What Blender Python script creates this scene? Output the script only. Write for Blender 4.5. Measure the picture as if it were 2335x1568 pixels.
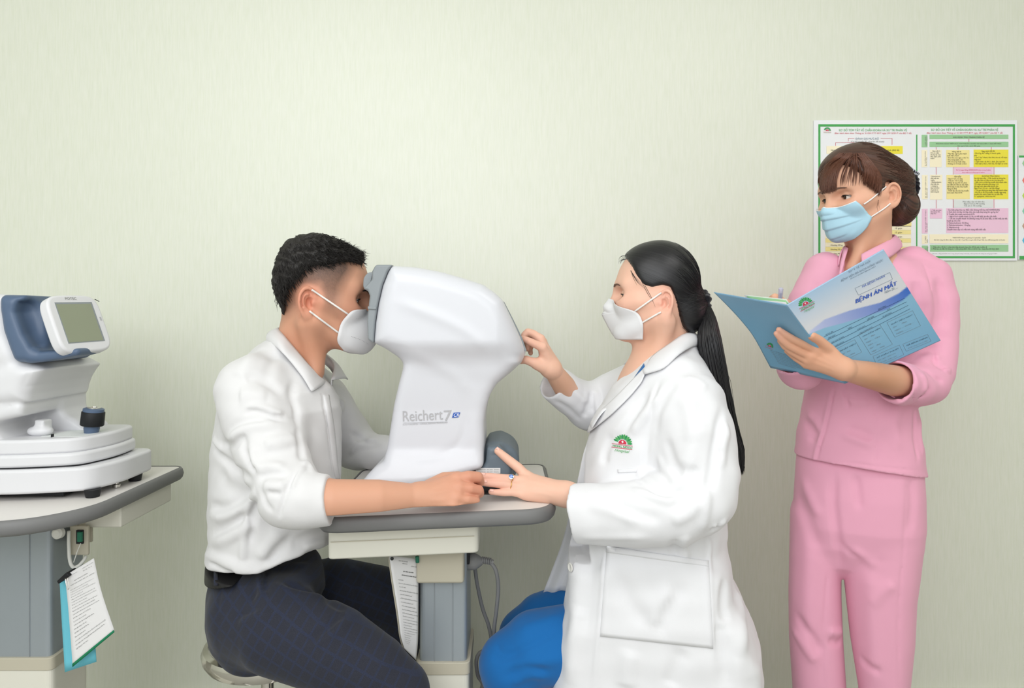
import bpy, bmesh, math, random
import numpy as np
from mathutils import Vector, Matrix

# ------------------------------------------------------------------ scene, camera, light
for _o in list(bpy.data.objects):
    bpy.data.objects.remove(_o, do_unlink=True)
SC = bpy.context.scene
COL = SC.collection
F, CX, CY, ZC = 1590.0, 1167.5, 725.0, 1.15          # focal length / principal point in pixels, eye height in metres
cam_data = bpy.data.cameras.new('camera')
cam_data.sensor_width = 36.0
cam_data.lens = F / 2335.0 * 36.0
cam_data.shift_y = (725.0 - 784.0) / 2335.0
cam_data.clip_start = 0.05
cam = bpy.data.objects.new('camera', cam_data)
cam.location = (0, 0, ZC)
cam.rotation_euler = (math.pi / 2, 0, 0)
COL.objects.link(cam)
SC.camera = cam
SC.view_settings.view_transform = 'Standard'
SC.view_settings.look = 'None'
SC.view_settings.gamma = 1.0
SC.view_settings.use_curve_mapping = False
SC.view_settings.exposure = 0.0

world = bpy.data.worlds.new('world')
SC.world = world
world.use_nodes = True
world.node_tree.nodes['Background'].inputs[0].default_value = (0.98, 0.985, 0.985, 1)
world.node_tree.nodes['Background'].inputs[1].default_value = 0.95

def area_light(name, loc, target, sx, sy, power, color=(1, 1, 1)):
    d = bpy.data.lights.new(name, 'AREA')
    d.shape = 'RECTANGLE'; d.size = sx; d.size_y = sy
    d.energy = power; d.color = color
    o = bpy.data.objects.new(name, d)
    o.location = loc
    o.rotation_euler = (Vector(target) - Vector(loc)).to_track_quat('-Z', 'Y').to_euler()
    COL.objects.link(o)
    return o

area_light('ceiling_light_panel', (-0.7, 0.1, 2.68), (-0.7, 0.1, 0), 1.2, 0.6, 10, (1, 0.99, 0.98))
area_light('ceiling_light_panel', (1.1, 0.2, 2.68), (1.1, 0.2, 0), 1.2, 0.6, 14, (1, 0.985, 0.97))
area_light('soft_front_light', (-0.95, -0.75, 2.2), (-0.4, 2.0, 1.05), 2.0, 1.4, 25, (0.94, 0.975, 1.0))
area_light('soft_front_light', (-0.1, -1.2, 1.75), (-0.8, 2.0, 0.9), 1.8, 1.3, 15, (0.96, 0.98, 1.0))  # unseen fill light, added to brighten the lower left of the wall

# ------------------------------------------------------------------ small helpers
def V(*a):
    return np.array(a, dtype=float)
def P(x, y, Y):
    """world point seen at pixel (x, y) of the 2335x1568 picture at depth Y"""
    return np.array([(x - CX) * Y / F, Y, ZC + (CY - y) * Y / F])
def PL(pts, Y):
    return np.array([P(x, y, Y) for x, y in pts])
def lin(c):
    c = np.asarray(c, dtype=float) / 255.0
    return np.where(c <= 0.04045, c / 12.92, ((c + 0.055) / 1.055) ** 2.4)

TEXTS = []
WORLD = {}
def link(o, parent=None, mw=None):
    COL.objects.link(o)
    m = mw if mw is not None else Matrix.Identity(4)
    WORLD[o] = m
    if parent is not None:
        o.parent = parent
        o.matrix_parent_inverse = WORLD[parent].inverted()
    return o
def thing(name, loc, label, cat, group=None):
    o = bpy.data.objects.new(name, None)
    o.location = loc
    o.empty_display_size = 0.05
    link(o, None, Matrix.Translation(Vector(loc)))
    o['label'] = label; o['category'] = cat
    if group: o['group'] = group
    return o
def mesh_obj(name, verts, faces, mat, parent=None, smooth=True, colors=None, label=None):
    me = bpy.data.meshes.new(name)
    verts = np.asarray(verts, dtype=np.float32)
    if isinstance(faces, np.ndarray):
        k = faces.shape[1]
        me.vertices.add(len(verts)); me.vertices.foreach_set('co', verts.ravel())
        me.loops.add(faces.size); me.loops.foreach_set('vertex_index', faces.ravel().astype(np.int32))
        me.polygons.add(len(faces))
        me.polygons.foreach_set('loop_start', np.arange(0, faces.size, k, dtype=np.int32))
        me.update(calc_edges=True)
    else:
        me.from_pydata(verts.tolist(), [], faces)
    if smooth and len(me.polygons):
        me.polygons.foreach_set('use_smooth', np.ones(len(me.polygons), dtype=bool))
    for m in (mat if isinstance(mat, (list, tuple)) else [mat]):
        me.materials.append(m)
    if colors is not None:
        a = me.attributes.new('Col', 'FLOAT_COLOR', 'POINT')
        c4 = np.ones((len(verts), 4), dtype=np.float32); c4[:, :3] = colors
        a.data.foreach_set('color', c4.ravel())
    me.update()
    o = bpy.data.objects.new(name, me)
    link(o, parent)
    if label: o['label'] = label
    return o
def bm_obj(name, bm, mat, parent=None, smooth=False, bevel=0, seg=3, label=None):
    bmesh.ops.recalc_face_normals(bm, faces=bm.faces)
    me = bpy.data.meshes.new(name)
    bm.to_mesh(me); bm.free()
    me.materials.append(mat)
    if smooth or bevel:
        me.polygons.foreach_set('use_smooth', np.ones(len(me.polygons), dtype=bool))
    o = bpy.data.objects.new(name, me)
    if bevel:
        b = o.modifiers.new('bevel', 'BEVEL'); b.width = bevel; b.segments = seg; b.limit_method = 'ANGLE'
        b.angle_limit = 0.6; b.harden_normals = True
    link(o, parent)
    if label: o['label'] = label
    return o
def tag(o, label, cat, group=None):
    o['label'] = label; o['category'] = cat
    if group: o['group'] = group
    return o
def box_bm(lo, hi, bm=None):
    bm = bm or bmesh.new()
    x0, y0, z0 = lo; x1, y1, z1 = hi
    v = [bm.verts.new(p) for p in ((x0,y0,z0),(x1,y0,z0),(x1,y1,z0),(x0,y1,z0),(x0,y0,z1),(x1,y0,z1),(x1,y1,z1),(x0,y1,z1))]
    for f in ((0,3,2,1),(4,5,6,7),(0,1,5,4),(1,2,6,5),(2,3,7,6),(3,0,4,7)):
        bm.faces.new([v[i] for i in f])
    return bm
def box(name, lo, hi, mat, parent=None, bevel=0.003, label=None):
    return bm_obj(name, box_bm(lo, hi), mat, parent, False, bevel, 3, label)
def prism(name, pts2, origin, xd, yd, thick, mat, parent=None, bevel=0, seg=3, label=None):
    """polygon in the (xd, yd) plane through origin, extruded by thick along the normal"""
    xd = np.asarray(xd, float); yd = np.asarray(yd, float); n = np.cross(xd, yd); n = n / np.linalg.norm(n)
    bm = bmesh.new()
    a = [bm.verts.new(np.asarray(origin) + xd * u + yd * v) for u, v in pts2]
    b = [bm.verts.new(np.asarray(origin) + xd * u + yd * v + n * thick) for u, v in pts2]
    bm.faces.new(a[::-1]); bm.faces.new(b)
    for i in range(len(a)):
        j = (i + 1) % len(a)
        bm.faces.new((a[i], a[j], b[j], b[i]))
    return bm_obj(name, bm, mat, parent, False, bevel, seg, label)
def round_poly(pts, r, n=6):
    """round every corner of a polygon; r is a number or a list"""
    out = []
    m = len(pts)
    for i in range(m):
        p = np.array(pts[i], float); a = np.array(pts[i - 1], float); b = np.array(pts[(i + 1) % m], float)
        rr = r[i] if isinstance(r, (list, tuple)) else r
        da = (a - p); db = (b - p); la = np.linalg.norm(da); lb = np.linalg.norm(db)
        rr = min(rr, la * 0.48, lb * 0.48)
        p0 = p + da / la * rr; p1 = p + db / lb * rr
        for k in range(n + 1):
            t = k / n
            out.append(tuple((1 - t) ** 2 * p0 + 2 * t * (1 - t) * p + t * t * p1))
    return out
def lathe(name, prof, base, axis, mat, parent=None, n=32, label=None, smooth=True):
    """prof = [(r, h)...] turned about axis from base"""
    ax = np.asarray(axis, float); ax = ax / np.linalg.norm(ax)
    u = np.cross(ax, (0, 1, 0) if abs(ax[1]) < 0.9 else (1, 0, 0)); u /= np.linalg.norm(u); w = np.cross(ax, u)
    vs, fs = [], []
    for r, h in prof:
        for k in range(n):
            t = 2 * math.pi * k / n
            vs.append(np.asarray(base) + ax * h + (u * math.cos(t) + w * math.sin(t)) * max(r, 1e-5))
    for i in range(len(prof) - 1):
        for k in range(n):
            j = (k + 1) % n
            fs.append((i * n + k, i * n + j, (i + 1) * n + j, (i + 1) * n + k))
    fs.append(tuple(range(n))[::-1]); fs.append(tuple((len(prof) - 1) * n + k for k in range(n)))
    o = mesh_obj(name, vs, fs, mat, parent, smooth, None, label)
    if smooth:
        m = o.modifiers.new('edges', 'EDGE_SPLIT'); m.split_angle = 0.7
    return o
def tubes(paths, radii, sides=5):
    """paths S x N x 3, radii S x N (or N): tapered tubes as arrays"""
    p = np.asarray(paths, float); S, N, _ = p.shape
    r = np.broadcast_to(np.asarray(radii, float), (S, N))
    t = np.gradient(p, axis=1); t /= np.linalg.norm(t, axis=2, keepdims=True) + 1e-12
    ref = np.array([0.31, 0.22, 0.92])
    u = np.cross(t, ref); u /= np.linalg.norm(u, axis=2, keepdims=True) + 1e-9
    w = np.cross(t, u)
    ang = np.arange(sides) * 2 * np.pi / sides
    v = p[:, :, None, :] + r[:, :, None, None] * (u[:, :, None, :] * np.cos(ang)[None, None, :, None] + w[:, :, None, :] * np.sin(ang)[None, None, :, None])
    idx = np.arange(S * N * sides).reshape(S, N, sides)
    a = idx[:, :-1, :]; b = np.roll(idx, -1, axis=2)[:, :-1, :]; c = np.roll(idx, -1, axis=2)[:, 1:, :]; d = idx[:, 1:, :]
    f = np.stack([a, b, c, d], -1).reshape(-1, 4)
    return v.reshape(-1, 3), f
def catmull(pts, n):
    """n points along a smooth curve through pts"""
    pts = np.asarray(pts, float)
    if len(pts) == 2:
        t = np.linspace(0, 1, n)[:, None]; return pts[0] * (1 - t) + pts[1] * t
    q = np.vstack([2 * pts[0] - pts[1], pts, 2 * pts[-1] - pts[-2]])
    s = np.linspace(0, len(pts) - 1 - 1e-9, n); i = s.astype(int); t = (s - i)[:, None]
    a, b, c, d = q[i], q[i + 1], q[i + 2], q[i + 3]
    return 0.5 * (2 * b + (c - a) * t + (2 * a - 5 * b + 4 * c - d) * t ** 2 + (3 * b - 3 * c + d - a) * t ** 3)
def tube(name, pts, r, mat, parent=None, n=40, sides=10, label=None):
    c = catmull(pts, n)
    rr = np.interp(np.linspace(0, 1, n), np.linspace(0, 1, len(r)), r) if hasattr(r, '__len__') else np.full(n, r)
    v, f = tubes(c[None], rr[None], sides)
    return mesh_obj(name, v, [tuple(x) for x in f.tolist()] + [tuple(range(sides))[::-1], tuple(range((n - 1) * sides, n * sides))], mat, parent, True, None, label)
def grid_obj(name, pts, mat, parent=None, thick=0.0, colors=None, offset=0.0, label=None, subsurf=0):
    """pts n x m x 3 -> sheet"""
    pts = np.asarray(pts, float); n, m, _ = pts.shape
    idx = np.arange(n * m).reshape(n, m)
    f = np.stack([idx[:-1, :-1], idx[1:, :-1], idx[1:, 1:], idx[:-1, 1:]], -1).reshape(-1, 4)
    o = mesh_obj(name, pts.reshape(-1, 3), f, mat, parent, True, colors, label)
    if subsurf:
        s = o.modifiers.new('smooth', 'SUBSURF'); s.levels = subsurf; s.render_levels = subsurf
    if thick:
        s = o.modifiers.new('thickness', 'SOLIDIFY'); s.thickness = thick; s.offset = offset
    return o
def plain_horns(s):
    import unicodedata
    q = unicodedata.normalize('NFD', s).replace('\u031b', "'")
    return unicodedata.normalize('NFC', q).replace('\u0110', '\u00d0')
def text(body, o3, xd, yd, mat, parent, width=None, height=None, size=0.01, align='LEFT', bold=0.0, shear=0.0, lines=1.0, name='lettering'):
    """flat lettering starting at o3, running along xd with yd up"""
    c = bpy.data.curves.new('glyphs', 'FONT')
    c.body = plain_horns(body); c.size = 1.0; c.align_x = align;  c.shear = shear; c.space_line = lines
    c.resolution_u = 3
    c.materials.append(mat)
    o = bpy.data.objects.new('glyphs', c)
    x = Vector(xd).normalized(); y = Vector(yd); y = (y - x * y.dot(x)).normalized(); z = x.cross(y)
    m = Matrix(((x.x, y.x, z.x, o3[0]), (x.y, y.y, z.y, o3[1]), (x.z, y.z, z.z, o3[2]), (0, 0, 0, 1)))
    link(o, parent)
    o.matrix_basis = m
    TEXTS.append((o, m, width, height, size))
    if bold >= 0.02:                                     # heavy letters: a second strike beside the first
        o2 = o.copy(); o2.data = c.copy(); COL.objects.link(o2); WORLD[o2] = Matrix.Identity(4)
        hh = (height or size) * 0.10
        TEXTS.append((o2, Matrix.Translation(Vector(x) * hh) @ m, width, height, size))
    return o
def fit_texts():
    """scale every lettering to its box and turn it into flat mesh letters"""
    bpy.context.view_layer.update()
    dg = bpy.context.evaluated_depsgraph_get()
    for o, m, w, h, s in TEXTS:
        me = bpy.data.meshes.new_from_object(o.evaluated_get(dg))
        n = len(me.vertices)
        if n:
            co = np.zeros(n * 3, dtype=np.float32); me.vertices.foreach_get('co', co); co = co.reshape(-1, 3)
            dx, dy = max(np.ptp(co[:, 0]), 1e-6), max(np.ptp(co[:, 1]), 1e-6)
            sx = w / dx if w else s
            sy = h / dy if h else sx
            if h and not w: sx = sy
            me.vertices.foreach_set('co', (co * (sx, sy, 1)).astype(np.float32).ravel())
        q = bpy.data.objects.new('lettering', me)
        link(q, o.parent); q.matrix_basis = m
        c = o.data; bpy.data.objects.remove(o); bpy.data.curves.remove(c)

# ------------------------------------------------------------------ materials (all node based)
def mat(name, rgb, rough=0.5, spec=0.5, metal=0.0, attr=False, bump=None, sss=0.0, sheen=0.0, coat=0.0, mottle=None, trans=0.0):
    m = bpy.data.materials.new(name); m.use_nodes = True
    nt = m.node_tree; b = nt.nodes['Principled BSDF']
    c = lin(rgb)
    b.inputs['Base Color'].default_value = (*c, 1)
    b.inputs['Roughness'].default_value = rough
    b.inputs['Specular IOR Level'].default_value = spec
    b.inputs['Metallic'].default_value = metal
    b.inputs['Coat Weight'].default_value = coat
    b.inputs['Sheen Weight'].default_value = sheen
    b.inputs['Sheen Roughness'].default_value = 0.5
    b.inputs['Transmission Weight'].default_value = trans
    if sss:
        b.inputs['Subsurface Weight'].default_value = sss
        b.inputs['Subsurface Radius'].default_value = (1.0, 0.35, 0.2)
        b.inputs['Subsurface Scale'].default_value = 0.006
    src = None
    if attr:
        a = nt.nodes.new('ShaderNodeAttribute'); a.attribute_name = 'Col'; src = a.outputs['Color']
    tc = nt.nodes.new('ShaderNodeTexCoord')
    if mottle:                                  # (scale, strength): gentle colour variation of the material itself
        n = nt.nodes.new('ShaderNodeTexNoise'); n.inputs['Scale'].default_value = mottle[0]; n.inputs['Detail'].default_value = 4
        nt.links.new(tc.outputs['Object'], n.inputs['Vector'])
        mp = nt.nodes.new('ShaderNodeMapRange'); mp.inputs[3].default_value = 1 - mottle[1]; mp.inputs[4].default_value = 1 + mottle[1]
        nt.links.new(n.outputs['Fac'], mp.inputs[0])
        mx = nt.nodes.new('ShaderNodeVectorMath'); mx.operation = 'MULTIPLY'
        if src: nt.links.new(src, mx.inputs[0])
        else: mx.inputs[0].default_value = tuple(c)
        nt.links.new(mp.outputs[0], mx.inputs[1]); src = mx.outputs[0]
    if src: nt.links.new(src, b.inputs['Base Color'])
    if bump:                                    # (scale, strength[, distance])
        n = nt.nodes.new('ShaderNodeTexNoise'); n.inputs['Scale'].default_value = bump[0]; n.inputs['Detail'].default_value = 3
        nt.links.new(tc.outputs['Object'], n.inputs['Vector'])
        bp = nt.nodes.new('ShaderNodeBump'); bp.inputs['Strength'].default_value = bump[1]; bp.inputs['Distance'].default_value = bump[2] if len(bump) > 2 else 0.001
        nt.links.new(n.outputs['Fac'], bp.inputs['Height']); nt.links.new(bp.outputs[0], b.inputs['Normal'])
    return m

# ------------------------------------------------------------------ implicit modelling: blended solids turned into one continuous skin
def smin(a, b, k):
    if k <= 0: return np.minimum(a, b)
    h = np.maximum(k - np.abs(a - b), 0) / k
    return np.minimum(a, b) - h * h * k * 0.25
def smax(a, b, k):
    return -smin(-a, -b, k)
def d_cap(p, a, b, ra, rb):
    a = np.asarray(a, float); b = np.asarray(b, float); ab = b - a
    t = np.clip(((p - a) @ ab) / max(ab @ ab, 1e-12), 0, 1)
    return np.linalg.norm(p - a - t[:, None] * ab, axis=1) - (ra + (rb - ra) * t)
def d_ell(p, c, r, R=None):
    q = p - np.asarray(c, float)
    if R is not None: q = q @ np.asarray(R, float)
    r = np.asarray(r, float)
    k0 = np.linalg.norm(q / r, axis=1); k1 = np.linalg.norm(q / (r * r), axis=1) + 1e-9
    return k0 * (k0 - 1.0) / k1
def d_poly(q, poly):
    """signed distance to a 2-D polygon"""
    v = np.asarray(poly, float); n = len(v)
    d = np.full(len(q), 1e9); s = np.ones(len(q))
    j = n - 1
    for i in range(n):
        e = v[j] - v[i]; w = q - v[i]
        t = np.clip((w @ e) / max(e @ e, 1e-12), 0, 1)
        bb = w - t[:, None] * e
        d = np.minimum(d, (bb * bb).sum(1))
        c1 = q[:, 1] >= v[i, 1]; c2 = q[:, 1] < v[j, 1]; c3 = e[0] * w[:, 1] > e[1] * w[:, 0]
        flip = (c1 & c2 & c3) | (~c1 & ~c2 & ~c3)
        s[flip] *= -1
        j = i
    return s * np.sqrt(d)
class Field:
    def __init__(self): self.ops = []; self.q = []
    def op(self, fn, lo, hi, mode='u', k=0.0, pad=0.045):
        self.ops.append((fn, np.asarray(lo, float) - pad, np.asarray(hi, float) + pad, mode, k)); return self
    def cap(self, a, b, ra, rb=None, k=0.0, mode='u'):
        rb = ra if rb is None else rb; a = np.asarray(a, float); b = np.asarray(b, float); r = max(ra, rb)
        return self.op(lambda p: d_cap(p, a, b, ra, rb), np.minimum(a, b) - r, np.maximum(a, b) + r, mode, k)
    def chain(self, pts, rs, k=0.0, mode='u', n=0):
        pts = np.asarray(pts, float)
        if n:
            rs = np.interp(np.linspace(0, 1, n), np.linspace(0, 1, len(rs)), rs); pts = catmull(pts, n)
        r = max(rs)
        def fn(p):
            d = None
            for i in range(len(pts) - 1):
                e = d_cap(p, pts[i], pts[i + 1], rs[i], rs[i + 1]); d = e if d is None else np.minimum(d, e)
            return d
        return self.op(fn, pts.min(0) - r, pts.max(0) + r, mode, k)
    def ell(self, c, r, R=None, k=0.0, mode='u'):
        c = np.asarray(c, float); m = max(r)
        return self.op(lambda p: d_ell(p, c, r, R), c - m, c + m, mode, k)
    def loft(self, rows, Yc, ex=2.2, k=0.0, mode='u', rnd=0.0, zpad=True):
        """stacked oval sections: rows = (pixel y, pixel x0, pixel x1, half depth[, centre Y]) as seen at depth Yc, standing square to the line of sight"""
        rows = sorted(rows, key=lambda r: -r[0])
        yy = [(r[4] if len(r) > 4 else Yc) for r in rows]
        zs = np.array([P(0, r[0], y)[2] for r, y in zip(rows, yy)])
        xm = np.array([(r[1] + r[2]) / 2 for r in rows])
        th = math.atan((xm.mean() - CX) / F); ct, st = math.cos(th), math.sin(th)
        cx = np.array([P(m, 0, y)[0] for m, y in zip(xm, yy)]); cy = np.array(yy)
        hw = np.array([(r[2] - r[1]) / 2 * y / F * ct for r, y in zip(rows, yy)]); hd = np.array([r[3] for r in rows])
        def fn(p):
            z = p[:, 2]
            dx = p[:, 0] - np.interp(z, zs, cx); dy = p[:, 1] - np.interp(z, zs, cy)
            u = dx * ct - dy * st; w = dx * st + dy * ct
            a = np.interp(z, zs, hw); b = np.interp(z, zs, hd)
            q = (np.abs(u / a) ** ex + np.abs(w / b) ** ex) ** (1 / ex)
            d = (q - 1) * np.minimum(a, b)
            return smax(d, np.maximum(z - zs[-1], zs[0] - z), rnd)
        m = max(hw.max(), hd.max()) * 1.3
        return self.op(fn, (cx.min() - m, cy.min() - m, zs[0]), (cx.max() + m, cy.max() + m, zs[-1]), mode, k)
    def extr(self, poly, y0, y1, r=0.01, k=0.0, mode='u', depth=None):
        """polygon in the X-Z plane extruded from y0 to y1 with rounded edges"""
        pv = np.asarray(poly, float)
        def fn(p):
            d2 = d_poly(p[:, [0, 2]], pv) + r
            if depth is None: yc, hy = (y0 + y1) / 2, (y1 - y0) / 2
            else: yc = (y0 + y1) / 2; hy = depth(p)
            w = np.abs(p[:, 1] - yc) - hy + r
            return np.sqrt(np.maximum(d2, 0) ** 2 + np.maximum(w, 0) ** 2) + np.minimum(np.maximum(d2, w), 0) - r
        return self.op(fn, (pv[:, 0].min(), y0, pv[:, 1].min()), (pv[:, 0].max(), y1, pv[:, 1].max()), mode, k)
    def eval(self, p):
        p = np.asarray(p, float); d = np.full(len(p), 0.25)
        for fn, lo, hi, mode, k in self.ops:
            m = np.flatnonzero(((p > lo) & (p < hi)).all(1))
            if not len(m): continue
            e = fn(p[m]); cur = d[m]
            if mode == 'u': d[m] = smin(cur, e, k)
            elif mode == 's': d[m] = smax(cur, -e, k)
            elif mode == 'i': d[m] = smax(cur, e, k)
            elif mode == 'd': d[m] = cur - e
        return d
    def grad(self, p, e=0.0015):
        p = np.asarray(p, float); n = len(p)
        q = np.concatenate([p + e * np.eye(3)[i] for i in range(3)] + [p - e * np.eye(3)[i] for i in range(3)])
        v = self.eval(q).reshape(6, n)
        g = np.stack([v[0] - v[3], v[1] - v[4], v[2] - v[5]], 1)
        return g / (np.linalg.norm(g, axis=1, keepdims=True) + 1e-9)
    def hits(self, px, y0=1.0, y1=2.0, step=0.004):
        """first surface point along the sight line through each pixel"""
        px = np.asarray(px, float); Y = np.arange(y0, y1, step)
        X = (px[:, 0:1] - CX) / F * Y; Z = ZC + (CY - px[:, 1:2]) / F * Y
        pts = np.stack([X, np.broadcast_to(Y, X.shape), Z], -1)
        v = self.eval(pts.reshape(-1, 3)).reshape(X.shape)
        ins = v < 0
        i = ins.argmax(1); ok = ins.any(1) & (i > 0)
        i = np.maximum(i, 1); r = np.arange(len(px))
        t = v[r, i - 1] / (v[r, i - 1] - v[r, i] + 1e-12)
        out = pts[r, i - 1] + (pts[r, i] - pts[r, i - 1]) * np.clip(t, 0, 1)[:, None]
        return out, ok
    def fold(self, pts, w, h, dense=4):
        self.q.append((np.asarray(pts, float), w, h, dense)); return self
    def apply_folds(self, y0=1.0, y1=2.0):
        if not self.q: return
        curves = [catmull(c, max(2, (len(c) - 1) * dn + 1)) for c, _, _, dn in self.q]
        h3, ok = self.hits(np.vstack(curves), y0, y1)
        i = 0
        for c, (_, w, h, _) in zip(curves, self.q):
            pts = h3[i:i + len(c)][ok[i:i + len(c)]]; i += len(c)
            if len(pts) >= 2: self.ridge(pts, w, h)
        self.q = []
    def ridge(self, pts, w, h):
        pts = np.asarray(pts, float); n = len(pts)
        tt = np.linspace(0, 1, n)
        def fn(p):
            best = np.full(len(p), 1e9); tb = np.zeros(len(p))
            for i in range(n - 1):
                a, b = pts[i], pts[i + 1]; ab = b - a
                t = np.clip(((p - a) @ ab) / max(ab @ ab, 1e-12), 0, 1)
                dd = ((p - a - t[:, None] * ab) ** 2).sum(1)
                m = dd < best; best[m] = dd[m]; tb[m] = (tt[i] + (tt[i + 1] - tt[i]) * t)[m]
            tap = np.clip(np.minimum(tb, 1 - tb) * 5 + 0.15, 0, 1)
            return h * tap * np.exp(-best / (w * w))
        return self.op(fn, pts.min(0), pts.max(0), 'd', 0, 2.4 * w)
    def ripple(self, amp, scale, seed=0, lo=(-9, -9, -9), hi=(9, 9, 9)):
        r = np.random.RandomState(seed)
        ks = r.normal(size=(7, 3)); ks = ks / np.linalg.norm(ks, axis=1, keepdims=True) * (2 * np.pi / scale) * r.uniform(0.6, 1.6, (7, 1)); ph = r.uniform(0, 6.28, 7)
        def fn(p):
            s = np.zeros(len(p))
            for kk, f in zip(ks, ph): s += np.sin(p @ kk + f)
            return amp * s / 3
        return self.op(fn, lo, hi, 'd', 0, 0)
def surface(name, fld, lo, hi, h, material, parent=None, color=None, smooth=0, label=None, amp=0.012):
    """surface-nets skin of a Field inside the box lo..hi at voxel size h"""
    lo = np.asarray(lo, float); hi = np.asarray(hi, float); B = 8
    nb = np.ceil((hi - lo) / (h * B)).astype(int) + 1
    cen = lo + (np.stack(np.meshgrid(*[np.arange(n) for n in nb], indexing='ij'), -1).reshape(-1, 3) * B + (B - 1) / 2) * h
    cv = fld.eval(cen)
    act = np.flatnonzero(np.abs(cv) < 6.93 * h * 1.2 + amp)
    G = np.repeat(np.repeat(np.repeat(np.where(cv.reshape(nb) < 0, -0.05, 0.05).astype(np.float32), B, 0), B, 1), B, 2)
    off = np.stack(np.meshgrid(*[np.arange(B)] * 3, indexing='ij'), -1).reshape(-1, 3)
    bi = np.stack(np.unravel_index(act, nb), -1) * B
    for s in range(0, len(act), 900):
        ii = (bi[s:s + 900, None, :] + off[None]).reshape(-1, 3)
        G[ii[:, 0], ii[:, 1], ii[:, 2]] = fld.eval(lo + ii * h)
    for ax in range(3):                                     # close the skin at the box
        for e in (0, -1):
            sl = [slice(None)] * 3; sl[ax] = e; G[tuple(sl)] = np.maximum(G[tuple(sl)], 0.001)
    S = G < 0
    c = np.zeros(np.array(S.shape) - 1, dtype=np.uint8)
    for i in (0, 1):
        for j in (0, 1):
            for k in (0, 1):
                c += S[i:i + c.shape[0], j:j + c.shape[1], k:k + c.shape[2]]
    cell = np.argwhere((c > 0) & (c < 8))
    dims = np.array(c.shape); key = (cell[:, 0] * dims[1] + cell[:, 1]) * dims[2] + cell[:, 2]
    cor = [(i, j, k) for i in (0, 1) for j in (0, 1) for k in (0, 1)]
    val = np.stack([G[cell[:, 0] + i, cell[:, 1] + j, cell[:, 2] + k] for i, j, k in cor], 1)
    acc = np.zeros((len(cell), 3)); cnt = np.zeros(len(cell))
    for a in range(8):
        for b in range(a + 1, 8):
            da = np.array(cor[b]) - np.array(cor[a])
            if np.abs(da).sum() != 1: continue
            m = (val[:, a] < 0) != (val[:, b] < 0)
            t = val[m, a] / (val[m, a] - val[m, b])
            acc[m] += np.array(cor[a]) + t[:, None] * da; cnt[m] += 1
    vert = lo + (cell + acc / cnt[:, None]) * h
    quads = []
    for ax in range(3):
        s0 = [slice(None)] * 3; s1 = [slice(None)] * 3; s0[ax] = slice(0, -1); s1[ax] = slice(1, None)
        A = S[tuple(s0)]; Bv = S[tuple(s1)]
        e = np.argwhere(A != Bv); u, w = (ax + 1) % 3, (ax + 2) % 3
        e = e[(e[:, u] > 0) & (e[:, w] > 0) & (e[:, u] < dims[u]) & (e[:, w] < dims[w])]
        flip = ~A[e[:, 0], e[:, 1], e[:, 2]]
        ids = []
        for du, dw in ((0, 0), (1, 0), (1, 1), (0, 1)):
            q = e.copy(); q[:, u] -= du; q[:, w] -= dw
            ids.append(np.searchsorted(key, (q[:, 0] * dims[1] + q[:, 1]) * dims[2] + q[:, 2]))
        qd = np.stack(ids, 1); qd[flip] = qd[flip][:, ::-1]; quads.append(qd)
    quads = np.vstack(quads)
    if smooth:
        e = np.vstack([quads[:, [0, 1]], quads[:, [1, 2]], quads[:, [2, 3]], quads[:, [3, 0]]])
        n = len(vert); deg = np.bincount(e[:, 0], minlength=n) + np.bincount(e[:, 1], minlength=n)
        for _ in range(smooth):
            s = np.stack([np.bincount(e[:, 0], vert[e[:, 1], i], n) + np.bincount(e[:, 1], vert[e[:, 0], i], n) for i in range(3)], 1)
            vert = vert * 0.4 + 0.6 * s / np.maximum(deg, 1)[:, None]
    return mesh_obj(name, vert, quads, material, parent, True, color(vert) if color else None, label)
def patch(name, fld, corners, mat_, parent, n=14, m=10, off=0.003, thick=0.002, edge=None, y0=1.0, y1=2.0, label=None, curve=None):
    """a cloth piece lying on the surface of fld; corners = four pixel points (or two pixel polylines) going round"""
    if curve is None:
        a, b, c, d = [np.array(q, float) for q in corners]
        s = np.linspace(0, 1, n)[:, None, None]; t = np.linspace(0, 1, m)[None, :, None]
        px = (a * (1 - t) + b * t) * (1 - s) + (d * (1 - t) + c * t) * s
    else:
        A = catmull(curve[0], n); Bc = catmull(curve[1], n); t = np.linspace(0, 1, m)[None, :, None]
        px = A[:, None, :] * (1 - t) + Bc[:, None, :] * t
    h, ok = fld.hits(px.reshape(-1, 2), y0, y1)
    if not ok.all():
        good = h[ok]; pp = px.reshape(-1, 2)
        for i in np.flatnonzero(~ok):
            j = np.argmin(((pp[ok] - pp[i]) ** 2).sum(1)); h[i] = P(pp[i, 0], pp[i, 1], good[j, 1])
    g = fld.grad(h)
    pts = (h + g * off).reshape(n, m, 3)
    return grid_obj(name, pts, mat_, parent, thick, offset=0, label=label)
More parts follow.
